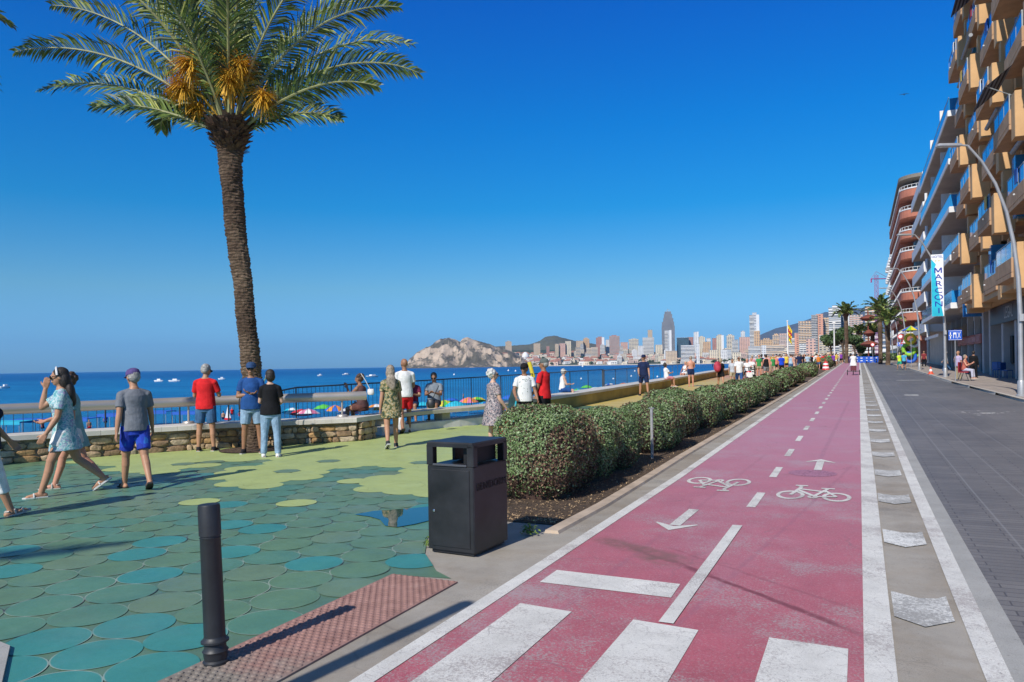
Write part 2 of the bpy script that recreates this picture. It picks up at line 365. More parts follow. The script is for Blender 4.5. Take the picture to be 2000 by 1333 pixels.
# sidewalk on the right with a low kerb
m_side,nt,b=nmat('sidewalk_tiles'); br=N(nt,'TexBrick',Scale=1); br.offset=0; nt.links.new(pos(nt),br.inputs['Vector'])
br.inputs['Color1'].default_value=(.36,.30,.25,1); br.inputs['Color2'].default_value=(.42,.35,.29,1); br.inputs['Mortar'].default_value=(.2,.18,.16,1); br.inputs['Mortar Size'].default_value=.01; br.inputs['Brick Width'].default_value=.4; br.inputs['Row Height'].default_value=.4
nt.links.new(mix(nt,.5,br.outputs[0],ramp(nt,noi(nt,1.5,None,6,.7),[(.3,(.6,.6,.6)),(.7,(1.1,1.1,1.1))]),'MULTIPLY'),b.inputs['Base Color']); b.inputs['Roughness'].default_value=.8
m_kerb=pm('kerb_stone',(.50,.45,.38),.8,.2,3,bs=.3,bscale=80)
sheet('sidewalk',lambda y:kerbx(y)+.16,90,-20,150,.10,m_side,step=10)
mb=MB(); ys=cuts(-20,150,6)
for a,c in zip(ys,ys[1:]):
    xa,xc=kerbx(a),kerbx(c); za,zc=gz(a),gz(c)
    mb.quad((xa,a,za),(xa,c,zc),(xc+.02,c,zc+.105),(xa+.02,a,za+.105)); mb.quad((xa+.02,a,za+.105),(xc+.02,c,zc+.105),(xc+.17,c,zc+.105),(xa+.17,a,za+.105))
mb.f=[f[::-1] for f in mb.f]
mb.build('sidewalk_kerb',m_kerb,kind='structure')
# planting bed with a flush cream kerb
m_soil,nt,b=nmat('planter_soil'); 
nt.links.new(ramp(nt,noi(nt,14,None,8,.8),[(.3,(.035,.022,.014)),(.5,(.10,.065,.04)),(.62,(.19,.12,.07)),(.72,(.38,.27,.16))]),b.inputs['Base Color']); b.inputs['Roughness'].default_value=.95; nt.links.new(bump(nt,noi(nt,40,None,8,.8),1,.04),b.inputs['Normal'])
def plx(y): return float(np.interp(y,[-5,3,6.6,8.1,12.3,27,60,150],[-2.8,-2.8,-2.70,-2.66,-2.74,-2.74,-2.74,-2.8]))   # outer face of the cream kerb
def bedl(y): return float(np.interp(y,[7.1,7.6,9,13,28,60,150],[-3.7,-4.0,-4.35,-4.2,-4.25,-4.3,-4.4]))
sheet('planting_bed',bedl,lambda y:plx(y)-.12,7.25,150,.012,m_soil,step=1.5)
mb=MB(); ys=cuts(6.9,150,1.5); mb.quad((plx(6.9)-.14,6.9,0),(plx(6.9)+.012,6.9,0),(plx(6.9),6.9,.03),(plx(6.9)-.13,6.9,.03))
for a,c in zip(ys,ys[1:]):
    for f0,f1,z0,z1 in ((lambda y:plx(y)-.13,lambda y:plx(y),.03,.03),(lambda y:plx(y),lambda y:plx(y)+.012,.03,0.001),(lambda y:plx(y)-.14,lambda y:plx(y)-.13,.001,.03)):
        mb.quad((f0(a),a,gz(a)+z0),(f1(a),a,gz(a)+z1),(f1(c),c,gz(c)+z1),(f0(c),c,gz(c)+z0))
mb.build('planter_kerb',pm('cream_kerb',(.46,.36,.27),.85,.2,2.5,bs=.4,bscale=70),kind='structure')
# plaza of painted discs
def plazamat(name,c,ringc,var,wr=.35,spec=.5,ro=.42):
    m,nt,b=nmat(name); v=pos(nt)
    col=ramp(nt,noi(nt,2.2,None,6,.7),[(.28,tuple(x*(1-var) for x in c)),(.5,c),(.75,tuple(min(1,x*(1+var*.7)+.012) for x in c))])
    col=mix(nt,mapr(nt,noi(nt,.5,None,6,.7),.55,.72,0,wr),col,tuple(x*.55+.10 for x in c))
    col=mix(nt,.3,col,ramp(nt,noi(nt,70,None,4,.8),[(.3,(.7,.7,.7)),(.55,(1,1,1))]),'MULTIPLY')
    if ringc:
        uv=N(nt,'UVMap'); ln=N(nt,'VectorMath',operation='LENGTH'); nt.links.new(uv.outputs[0],ln.inputs[0])
        rf=mapr(nt,ln.outputs['Value'],.955,.98); mm=N(nt,'Math',operation='MULTIPLY'); nt.links.new(rf,mm.inputs[0]); nt.links.new(mapr(nt,noi(nt,1.6,None,3),.46,.60,0,.8),mm.inputs[1])
        col=mix(nt,mm.outputs[0],col,ringc)
        dk=N(nt,'Math',operation='MULTIPLY'); nt.links.new(mapr(nt,ln.outputs['Value'],.955,.985),dk.inputs[0]); nt.links.new(mapr(nt,noi(nt,1.9,scalev(nt,v,(-1,1,1)),3),.56,.62),dk.inputs[1])
        col=mix(nt,dk.outputs[0],col,(.05,.05,.045))
    else: col=cracks(nt,col,1.5,.012,tuple(x*.5 for x in c),.6)
    nt.links.new(col,b.inputs['Base Color']); b.inputs['Roughness'].default_value=ro; b.inputs['Specular IOR Level'].default_value=spec
    nt.links.new(mapr(nt,noi(nt,1.3,None,5,.7),.3,.7,ro-.1,ro+.22),b.inputs['Roughness'])
    nt.links.new(bump(nt,noi(nt,3,None,7,.75),.35,.012),b.inputs['Normal']); return m
GREEN=(.115,.215,.118); TEAL=(.05,.235,.205); LIME=(.37,.44,.16); YEL=(.62,.43,.10)
rc=(.33,.38,.31)
mats=[plazamat('paint_green',GREEN,rc,.16),plazamat('paint_green_dull',(.135,.215,.125),rc,.16),plazamat('paint_green_blue',(.09,.215,.14),rc,.16),plazamat('paint_teal',TEAL,rc,.14),plazamat('paint_lime',LIME,None,.12,.2,.4,.55)]
GR=plazamat('paint_green_joint',(.10,.185,.115),None,.2)
def yedge(x): return float(np.interp(x,[-12,-9.1,-7,-4],[27.0,26.0,24.5,22.5]))
mb=MB(); ys=sorted(set([-6,-2,2,4,5,6,7,8.58,9.64,11,11.96,12.77,13.75,14.2,14.82,15.85,16.86,17.7,20,22.5,24.2,26.2]))
pr=lambda y: float(np.interp(y,[-6,1.9,2.88,5.08,5.15,5.3,5.75,6.3,7.0,7.3,9,26],[-3.5,-3.41,-3.38,-3.38,-2.9,-3.12,-3.5,-3.8,-3.83,-3.7,-4.35,-4.25]))
ys=sorted(set(ys+[1.9,2.88,5.08,5.15,5.3,5.75,6.3,7.0,7.3,9]))
for a,c in zip(ys,ys[1:]):
    mb.quad((wallx(a)-1.8,a,gz(a)+.004),(pr(a),a,gz(a)+.004),(pr(c),c,gz(c)+.004),(wallx(c)-1.8,c,gz(c)+.004))
mb.build('plaza_floor',GR,kind='structure')
def inpoly(x,y,P_):
    c=False
    for i in range(len(P_)):
        x0,y0=P_[i]; x1,y1=P_[i-1]
        if (y0>y)!=(y1>y) and x<(x1-x0)*(y-y0)/(y1-y0)+x0: c=not c
    return c
limepx=[(150,897),(147,903),(200,914),(245,907),(215,922),(260,930),(330,922),(385,915),(432,905),(480,899),(560,897),(520,908),(470,912),(445,925),(415,948),(440,955),(490,954),(545,947),(600,940),(608,928),(650,920),(700,916),(760,912),(768,918),(750,936),(700,945),(690,950),(720,958),(780,966),(838,968),(1010,972),(1150,860),(1150,800),(900,800),(740,857),(700,860),(448,872),(340,878)]
LP=[tuple(G(*q)[:2]) for q in limepx]
a_=Vector((.485,-.028)); b_=Vector((-.2215,.4325)); O=Vector((-4.06,3.01))
def nearest(px,py):
    q=G(px,py); w=Vector((q.x,q.y))-O; det=a_.x*b_.y-a_.y*b_.x; m=(w.x*b_.y-w.y*b_.x)/det; n=(a_.x*w.y-a_.y*w.x)/det
    return round(m),round(n)
spec={nearest(*q):3 for q in [(259,1222),(190,1280),(339,1248),(45,1305),(129,1326),(291,1123),(315,1053),(270,1080),(468,1077),(587,1100),(450,993),(400,1290),(300,1310),(835,1110),(60,1270)]}
spec.update({nearest(*q):4 for q in [(397,975),(570,980),(672,935),(700,1000)]}); spec.pop(nearest(700,1000),None)
spec.update({nearest(*q):1 for q in [(390,905),(553,921),(627,898),(840,905),(345,908)]})
mb=MB(); uvs=[]
for m in range(-90,60):
    for n in range(-20,62):
        p=O+a_*m+b_*n; x,y=p
        if y<1.2 or y>yedge(x) or x<wallx(y)-.1 or x>pr(y)-.0: continue
        k=spec.get((m,n)); lime=inpoly(x,y,LP)
        r=.2425; dz=.008
        if k is None:
            if lime: k=4
            else: k=random.choice((0,0,0,0,1,1,2,2,2)) if random.random()<.95 else 3
        if k==4: dz=.0105; r=.305 if lime else .2425
        elif lime: dz=.0135; r=.2
        if x+r>pr(y): # trim against the pavement edge
            pass
        nn=40 if y<9 else 24; w=.0
        pts=[]
        for t in range(nn):
            t=2*PI*t/nn; xx=x+r*math.cos(t); yy=y+r*math.sin(t); e=pr(yy)
            pts.append((min(xx,e),yy,gz(yy)+dz+(m%2)*.0006+(n%3)*.0002)); uvs.append((math.cos(t)*(.9 if xx>e else 1),math.sin(t)*(.9 if xx>e else 1)))
        mb.poly(pts,k)
me=mb.mesh('plaza_discs',mats); ul=me.uv_layers.new(name='UVMap'); ul.data.foreach_set('uv',[c for u in uvs for c in u])
o=bpy.data.objects.new('plaza_discs',me); C.objects.link(o); tag(o,kind='structure')
# yellow promenade beyond
m_yel,nt,b=nmat('paint_yellow'); col=ramp(nt,noi(nt,.8,scalev(nt,pos(nt),(.6,2.2,1)),6,.7),[(.3,(.47,.33,.07)),(.5,(.55,.41,.10)),(.75,(.64,.50,.20))])
nt.links.new(col,b.inputs['Base Color']); b.inputs['Roughness'].default_value=.5
g=N(nt,'SeparateXYZ'); nt.links.new(pos(nt),g.inputs[0]); nt.links.new(mix(nt,mapr(nt,g.outputs[1],48,62,0,.9),col,(.55,.27,.16)),b.inputs['Base Color'])
mb=MB(); xs=[-11,-10.2,-9.1,-8,-7,-6,-5,-4.25]
for a,c in zip(xs,xs[1:]):
    mb.quad((a,yedge(a),gz(yedge(a))+.0165),(c,yedge(c),gz(yedge(c))+.0165),(c,30,gz(30)+.0165),(a,30,gz(30)+.0165))
ys=[30,40,60,89,120,150]
for a,c in zip(ys,ys[1:]): mb.quad((wallx(a)-.8,a,gz(a)+.0165),(-4.25,a,gz(a)+.0165),(-4.3,c,gz(c)+.0165),(wallx(c)-.8,c,gz(c)+.0165))
mb.build('promenade_floor',m_yel,kind='structure')
# puddle
m_pud,nt,b=nmat('puddle_water'); b.inputs['Base Color'].default_value=(.03,.07,.06,1); b.inputs['Roughness'].default_value=.02; b.inputs['Specular IOR Level'].default_value=.9
pp=[tuple(G(*q)) for q in [(692,1008),(730,1001),(800,996),(860,990),(930,985),(930,1010),(860,1018),(838,1020),(810,1027),(775,1033),(752,1030),(742,1018),(722,1012)]]
mb=MB(); mb.poly([(p[0],p[1],.0165) for p in pp]); mb.build('puddle',m_pud,kind='structure')
# tactile paving, and the worn grey end of it
m_tac,nt,b=nmat('tactile_paving'); g=N(nt,'SeparateXYZ'); nt.links.new(pos(nt),g.inputs[0])
col=ramp(nt,noi(nt,6,None,6,.7),[(.3,(.22,.115,.095)),(.7,(.37,.21,.175))]); gre=ramp(nt,noi(nt,9,None,6,.7),[(.3,(.13,.11,.09)),(.7,(.29,.25,.21))])
ad=N(nt,'Math',operation='ADD'); nt.links.new(mapr(nt,g.outputs[1],3.6,2.9),ad.inputs[0]); nt.links.new(mapr(nt,noi(nt,3),.3,.7,-.35,.35),ad.inputs[1])
nt.links.new(mix(nt,mapr(nt,ad.outputs[0],.2,.8),col,gre),b.inputs['Base Color']); b.inputs['Roughness'].default_value=.85; nt.links.new(bump(nt,noi(nt,90),.4,.004),b.inputs['Normal'])
mb=MB(); X0,X1,Y0,Y1=-3.39,-2.80,-3,5.07
mb.box(X0,X1,Y0,Y1,-.02,.012)
sp=.053; j=0; y=Y0+.03
while y<Y1-.02:
    x=X0+.03+(sp/2 if j%2 else 0)
    while x<X1-.02:
        if y>2.0:
            n=10; rr=[(.017,0),(.014,.005),(.008,.007)]; rings=[[mb.p((x+r*math.cos(2*PI*k/n),y+r*math.sin(2*PI*k/n),.0122+z)) for k in range(n)] for r,z in rr]
            for a,c in zip(rings,rings[1:]):
                for k in range(n): mb.face([a[k],a[(k+1)%n],c[(k+1)%n],c[k]])
            mb.face(rings[-1])
        x+=sp
    y+=sp*.78; j+=1
mb.build('tactile_paving',m_tac,kind='structure')
# concrete corner by the lower left
mb=MB(); mb.prism([(-4.62,2.86),(-3.9,2.35),(-3.9,1.0),(-9,1.0),(-9,2.9),(-5.2,2.95)],-.02,.03); mb.build('concrete_corner',m_gut,kind='structure')
# beach, sea
m_sand=pm('sand',(.50,.40,.28),.95,.15,1.5,bs=.5,bscale=3,bd=.05)
mb=MB(); ys=[-300,-100,0,60,150,300,420,600,900]; xo=[-48,-48,-49,-50,-51,-52,-55,-50,0]
for (a,xa),(c,xc) in zip(zip(ys,xo),zip(ys[1:],xo[1:])):
    mb.quad((xa-20,a,-5.2),(wallx(min(a,400))-2,a,-3.3),(wallx(min(c,400))-2,c,-3.3),(xc-20,c,-5.2))
mb.build('beach',m_sand,kind='structure')
m_sea,nt,b=nmat('sea_water'); v=pos(nt)
n1=noi(nt,.035,scalev(nt,v,(.35,1.2,1)),8,.78); 
d=N(nt,'VectorMath',operation='LENGTH'); nt.links.new(v,d.inputs[0])
near=ramp(nt,n1,[(.38,(.001,.14,.36)),(.62,(.012,.27,.52))]); far=ramp(nt,n1,[(.38,(.001,.06,.22)),(.62,(.003,.115,.32))])
nt.links.new(mix(nt,mapr(nt,d.outputs['Value'],70,800),near,far),b.inputs['Base Color']); b.inputs['Roughness'].default_value=.35; b.inputs['Specular IOR Level'].default_value=.3
wv=noi(nt,.55,scalev(nt,v,(1,1,1)),8,.75); wv2=noi(nt,.06,None,5,.7); ad=N(nt,'Math',operation='ADD'); nt.links.new(wv,ad.inputs[0]); nt.links.new(wv2,ad.inputs[1])
nt.links.new(bump(nt,ad.outputs[0],1,.9),b.inputs['Normal'])
mb=MB(); mb.quad((-14900,-5900,-4),(2000,-5900,-4),(2000,14900,-4),(-14900,14900,-4)); mb.build('sea',m_sea,kind='structure')
# ---------------- walls, benches, rail, fence ----------------
def offs(pts,d):
    out=[]
    for i,p in enumerate(pts):
        a=Vector(pts[max(i-1,0)][:2]); b=Vector(pts[min(i+1,len(pts)-1)][:2]); t=(b-a).normalized(); out.append((p[0]-t.y*d,p[1]+t.x*d))
    return out
def densify(pts,st):
    out=[]
    for a,b in zip(pts,pts[1:]):
        L=math.dist(a[:2],b[:2]); n=max(1,round(L/st))
        for k in range(n): out.append((a[0]+(b[0]-a[0])*k/n,a[1]+(b[1]-a[1])*k/n))
    out.append(tuple(pts[-1][:2])); return out
def smooth_path(pts,n=3):
    for _ in range(n):
        q=[pts[0]]
        for a,b in zip(pts,pts[1:]): q+=[(a[0]*.75+b[0]*.25,a[1]*.75+b[1]*.25),(a[0]*.25+b[0]*.75,a[1]*.25+b[1]*.75)]
        pts=q+[pts[-1]]
    return pts
def strip_prism(mb,A,B,z0,z1,m=0,bev=.012):
    """solid between two matching polylines A (front) and B (back), z relative to ground"""
    n=len(A)
    def col(p,z): return mb.p((p[0],p[1],gz(p[1])+z))
    fa=[col(p,z0) for p in A]; fb=[col(p,z0) for p in B]
    ta=[col(p,z1-bev) for p in A]; tb=[col(p,z1-bev) for p in B]
    L=[(p[0]+(q[0]-p[0])*bev/max(.01,math.dist(p,q)),p[1]+(q[1]-p[1])*bev/max(.01,math.dist(p,q))) for p,q in zip(A,B)]
    K=[(q[0]+(p[0]-q[0])*bev/max(.01,math.dist(p,q)),q[1]+(p[1]-q[1])*bev/max(.01,math.dist(p,q))) for p,q in zip(A,B)]
    ua=[col(p,z1) for p in L]; ub=[col(p,z1) for p in K]
    for i in range(n-1):
        mb.face([fa[i],ta[i],ta[i+1],fa[i+1]][::-1],m); mb.face([ta[i],ua[i],ua[i+1],ta[i+1]][::-1],m); mb.face([ua[i],ub[i],ub[i+1],ua[i+1]][::-1],m)
        mb.face([ub[i],tb[i],tb[i+1],ub[i+1]][::-1],m); mb.face([tb[i],fb[i],fb[i+1],tb[i+1]][::-1],m); mb.face([fa[i],fb[i],fb[i+1],fa[i+1]],m)
    for i in (0,n-1): mb.face([fa[i],ta[i],ua[i],ub[i],tb[i],fb[i]] if i==0 else [fa[i],ta[i],ua[i],ub[i],tb[i],fb[i]][::-1],m)
m_slab=pm('cream_stone_slab',(.60,.56,.49),.6,.12,1.3,bs=.2,bscale=50)
m_mort=pm('wall_mortar',(.30,.23,.15),.95,.2,6,bs=.6,bscale=30,bd=.02)
stm=[pm('wall_stone_ochre',(.40,.24,.10),.9,.3,9,bs=.8,bscale=22,bd=.02),pm('wall_stone_tan',(.45,.32,.19),.9,.3,9,bs=.8,bscale=22,bd=.02),pm('wall_stone_brown',(.28,.18,.10),.9,.3,9,bs=.8,bscale=22,bd=.02),pm('wall_stone_pale',(.50,.39,.26),.9,.25,9,bs=.8,bscale=22,bd=.02)]
m_steel,nt,b=nmat('brushed_steel'); b.inputs['Metallic'].default_value=.55; b.inputs['Base Color'].default_value=(.46,.41,.36,1)
nt.links.new(mapr(nt,noi(nt,1.2,None,6,.7),.3,.7,.30,.55),b.inputs['Roughness'])
m_dark=pm('dark_fence_metal',(.10,.12,.14),.45,.1,metal=.6)
FRT=[(-21.2,-6),(-16.9,3.0),(-14.06,8.58),(-13.2,10.25),(-12.5,11.35),(-11.98,11.96),(-11.09,12.77),(-10.04,13.72)]
FR=densify(FRT,.35); BK=offs(FR,.55); BK[-1]=(-10.12,14.55); BK[-2]=(-10.42,14.28)
sw=empty('stone_bench_wall',(0,0,0),0,'low rubble stone wall with cream slab top and thick steel pipe rail behind the left walkers','wall')
mb=MB(); strip_prism(mb,offs(FR,.05),BK,-.05,.43); mb.build('wall_core',m_mort,sw)
mb=MB(); rng=random.Random(3)
def stone(mb,c,t,n,w,h,dp,m):
    # irregular rounded block lying against the wall, c = centre of its back face
    pr=[(1.02,0),(1.0,.6),(.93,.88),(.62,1.0)]; K=11; rings=[]; ph=rng.random()*6
    jit=[rng.uniform(.84,1.12) for _ in range(K)]
    for s_,d_ in pr:
        ring=[]
        for k in range(K):
            a=2*PI*(k+.5)/K+ph*.1; ca,sa=math.cos(a),math.sin(a); e=1/max(abs(ca),abs(sa))**.75
            u=ca*e*w/2*s_*jit[k]*.93; v=sa*e*h/2*s_*jit[(k*2)%K]*.93
            ring.append(mb.p(c+t*u+Vector((0,0,v))+n*(dp*d_*rng.uniform(.85,1.12))))
        rings.append(ring)
    for a,b_ in zip(rings,rings[1:]):
        for k in range(K): mb.face([a[k],a[(k+1)%K],b_[(k+1)%K],b_[k]],m)
    ce=mb.p(c+n*dp*1.05+t*rng.uniform(-.02,.02))
    for k in range(K): mb.face([rings[-1][k],rings[-1][(k+1)%K],ce],m)
def facing(path,z0,z1,courses):
    zz=z0
    for ci in range(courses):
        h=(z1-z0)/courses*rng.uniform(.85,1.15); s_=0
        cum=[0]
        for a,b_ in zip(path,path[1:]): cum.append(cum[-1]+math.dist(a,b_))
        while s_<cum[-1]-.05:
            w=min(rng.choice((rng.uniform(.10,.2),rng.uniform(.2,.42))),cum[-1]-s_)
            k=max(0,min(len(cum)-2,int(np.searchsorted(cum,s_+w/2))-1)); f=(s_+w/2-cum[k])/(cum[k+1]-cum[k])
            a,b_=Vector(path[k]),Vector(path[k+1]); p=a.lerp(b_,f); t=(b_-a).normalized(); n=Vector((t.y,-t.x))
            stone(mb,Vector((p.x,p.y,gz(p.y)+zz+h/2)),Vector((t.x,t.y,0)),Vector((n.x,n.y,0)),w+.004,h+.004,rng.uniform(.04,.075),rng.choice((0,0,1,1,1,2,3)))
            s_+=w
        zz+=h
facing([p for p in offs(FR,.05) if p[1]>4],.0,.42,3)
facing([(-10.04+.02,13.76),(-10.1,14.5)],.0,.42,3)
auto(mb.build('stone_facing',stm,sw),50)
SF=densify(smooth_path(FRT,2),.9); fo=offs(SF,-.07); bo=offs(SF,.62); bo[-1]=(-9.98,14.68); bo[-2]=(-10.45,14.42)
for k in range(len(SF)-1):
    mb=MB(); g0=.006
    A=[fo[k],fo[k+1]]; B=[bo[k],bo[k+1]]
    lerp=lambda a,c,f:(a[0]+(c[0]-a[0])*f,a[1]+(c[1]-a[1])*f)
    A=[lerp(A[0],A[1],.006),lerp(A[0],A[1],.994)]; B=[lerp(B[0],B[1],.006),lerp(B[0],B[1],.994)]
    strip_prism(mb,A,B,.43,.53); mb.build('top_slab',m_slab,sw)
PP=[p for p in offs(smooth_path(FRT,2),.42)]; PP[-1]=(PP[-1][0]+.18,PP[-1][1]+.2)
mb=MB(); pts=[(p[0],p[1],.985+gz(p[1])) for p in PP]
mb.tube([pts[0]]+pts[1:-1]+[pts[-1]],.10,24); rl=auto(mb.build('rail_pipe',m_steel,sw))
for px_,py_ in ((355,819),(657,806),(130,832),(-80,840)):
    # supports stand on the slab on the pipe's line
    q=G(px_,py_,.53); k=min(range(len(PP)),key=lambda i:math.dist(PP[i],(q.x,q.y))); q=Vector((PP[k][0],PP[k][1],gz(PP[k][1])+.53))
    mb=MB(); mb.lathe([(.12,0),(.12,.025),(.10,.05),(.022,.055),(.022,.38)],q,20); auto(mb.build('rail_support',m_steel,rl))
# dark mesh fence on the sea side
fp=[tuple(G(px_,py_,1.14)[:2]) for px_,py_ in ((686,751),(804,745),(920,738),(1180,722))]
left=[p for p in offs(densify(FRT,2),1.25) if p[1]<13.6]
FP=left+fp+[(-10.6,33),(-10.8,39.8),(-11.6,60),(-12.0,90)]
fe=empty('seafront_fence',(0,0,0),0,'dark metal bar fence with tubular handrail between the benches and the beach','fence')
FPd=densify(FP,.16); cum=0
mb=MB()
for p in FPd:
    if p[1]<-1 or p[1]>42: continue
    z=gz(p[1]); r=.004; mb.box(p[0]-r,p[0]+r,p[1]-r,p[1]+r,z+.08,z+(1.12 if p[1]>14.5 else 1.01))
mb.build('fence_bars',m_dark,fe)
mb=MB(); q=[p for p in densify(FP,1) if p[1]>-2 and p[1]<60]
mb.tube([(p[0],p[1],gz(p[1])+(1.14 if p[1]>14.5 else 1.03)) for p in q],.02,8); mb.build('handrail',m_dark,fe)
mb=MB(); mb.tube([(p[0],p[1],gz(p[1])+.09) for p in q],.016,6); mb.build('bottom_rail',m_dark,fe)
for i,p in enumerate(densify(FP,2.1)):
    if -2<p[1]<60:
        mb=MB(); z=gz(p[1]); mb.box(p[0]-.012,p[0]+.012,p[1]-.012,p[1]+.012,z,z+(1.13 if p[1]>14.5 else 1.02)); mb.build('fence_post',m_dark,fe)
# curved concrete bench between stone wall and yellow wall
CB=smooth_path([(-10.15,14.95),(-10.0,15.9),(-9.72,16.9),(-9.3,17.8),(-9.05,19),(-9.1,20.6),(-9.13,22.3)],2)
cb=empty('curved_bench',(0,0,0),0,'curved cream bench with open gaps under its slab where the seated men sit','bench')
mb=MB(); strip_prism(mb,offs(CB,-.02),offs(CB,.62),.40,.50); mb.build('seat_slab',pm('bench_slab_buff',(.50,.45,.34),.6,.12,1.3,bs=.2),cb)
mb=MB(); strip_prism(mb,offs(CB,.06),offs(CB,.55),-.05,.20); mb.build('plinth',pm('bench_plinth_white',(.62,.60,.56),.7,.12,2),cb)
for k in range(2,len(CB)-2,8):
    mb=MB(); seg=CB[k:k+2]; strip_prism(mb,offs(seg,.14),offs(seg,.5),.2,.40); mb.build('seat_support',pm('bench_support_buff',(.42,.37,.26),.7,.12,2),cb)
# long yellow wall bench
YB=smooth_path([(-9.13,22.35),(-9.07,24.9),(-9.09,28.5),(-9.3,39.8),(-10.1,60),(-10.4,89),(-11,150)],2)
yw=empty('promenade_wall',(0,0,0),0,'long low ochre painted wall with pale slab top along the yellow promenade','wall')
m_och=pm('ochre_wall_paint',(.36,.27,.075),.7,.2,1.2,bs=.2,bscale=30)
mb=MB(); strip_prism(mb,offs(YB,.0),offs(YB,.6),-.05,.40); mb.build('wall_body',m_och,yw)
mb=MB(); strip_prism(mb,offs(YB,-.05),offs(YB,.72),.40,.50); mb.build('top_slab',m_slab,yw)
# ---------------- litter bin ----------------
m_bin=pm('anthracite_bin_paint',(.017,.017,.019),.45,.45,3,bs=.08,bscale=90,bd=.002)
m_bind=pm('bin_lettering',(.004,.004,.005),.6)
m_chr=pm('chromed_lock',(.6,.6,.62),.2,metal=1)
def make_bin(loc,rz,label,name='litter_bin'):
    t=empty(name,loc,rz,label,'bin'); w,d,h=.49,.60,.975
    mb=MB()
    for sx in (0,1):
        for sy in (0,1):
            x0=sx*(w-.07); y0=sy*(d-.07); mb.bbox(x0,x0+.07,y0,y0+.07,.77,.95,.006)
    mb.bbox(0,w,0,d,.93,h,.012); mb.bbox(.004,w-.004,.004,d-.004,.03,.77,.01)
    mb.box(.03,w-.03,.03,d-.03,0,.03); mb.build('body',m_bin,t)
    mb=MB(); mb.bbox(.045,w-.045,-.004,.01,.065,.735,.004); dr=mb.build('door',m_bin,t)
    mb=MB(); mb.M=Matrix.Translation((.08,-.004,.37))@Matrix.Rotation(PI/2,4,'X'); mb.lathe([(.011,0),(.011,.008),(.006,.01)],(0,0,0),14); mb.build('lock',m_chr,dr)
    mb=MB(); mb.bbox(.07,w-.07,-.006,.006,.768,.785,.003); mb.build('opening_lip',pm('bin_lip',(.12,.12,.13),.35,metal=.5),t)
    mb=MB(); mb.box(w-.15,w-.08,.08,d-.08,.78,.925); mb.box(.08,.11,d*.5,d-.08,.78,.925); mb.build('ash_insert',m_bind,t)
    M=Matrix.Translation((w+.0015,d*.52,.585))@Matrix.Rotation(PI/2,4,'Z')@Matrix.Rotation(PI/2,4,'X')
    text('BENIDORM',.092,m_bind,t,M@Matrix.Scale(1.12,4,(1,0,0)),ext=.001)
    return t
make_bin((-3.50,5.80,.012),R(-4),'black box litter bin with open top slots beside the first hedge')
# bollards
m_bol=pm('black_bollard_plastic',(.020,.022,.026),.5,.2,5,bs=.1,bscale=60)
def bollard(x,y,h,label,tilt=0,r=.058):
    t=empty('bollard',(x,y,.012),0,label,'bollard'); t.rotation_euler=(0,tilt,0)
    mb=MB(); mb.lathe([(r*1.0,.12),(r,.12),(r*.96,h-.19),(r*1.02,h-.185)],(0,0,0),32); mb.lathe([(r*.93,h-.185),(r*.93,h-.172)],(0,0,0),32); auto(mb.build('post',m_bol,t))
    mb=MB(); mb.lathe([(r*1.03,h-.172),(r*1.03,h-.012),(r*.97,h),(r*.5,h+.003)],(0,0,0),32); auto(mb.build('cap',m_bol,t))
    mb=MB(); mb.lathe([(r*1.2,-.01),(r*1.22,.012),(r*1.05,.022),(r*1.12,.045),(r*1.12,.06),(r*1.22,.07),(r*1.02,.085),(r*1.02,.11),(r*1.3,.118),(r*1.3,.128),(r*1.05,.14),(r,.15)],(0,0,0),32); auto(mb.build('base_collar',m_bol,t))
    return t
bollard(-3.30,3.17,.885,'black plastic bollard with ringed base on the tactile paving',-R(2.3))
# sign post just behind the photographer (its shadow crosses the pavement)
t=empty('sign_post',(-3.06,.45,.0),0,'grey steel post behind the camera whose shadow lies on the pavement','post')
mb=MB(); mb.lathe([(.10,0),(.10,.02),(.06,.03),(.06,3.5),(.03,3.53)],(0,0,0),20); auto(mb.build('pole',m_steel,t))
# grey slim post in the hedge
m_galv=pm('galvanised_steel',(.36,.36,.36),.5,.2,12,metal=.35)
t=empty('slim_post',(-3.22,12.72,gz(12.7)),0,'slim galvanised marker post standing at the gap in the hedge row','post')
mb=MB(); mb.bbox(-.02,.02,-.02,.02,0,.86,.003); mb.build('post',m_galv,t)
mb=MB(); mb.bbox(-.045,.045,-.03,.03,.86,.872,.003); mb.build('cap_plate',m_galv,t)
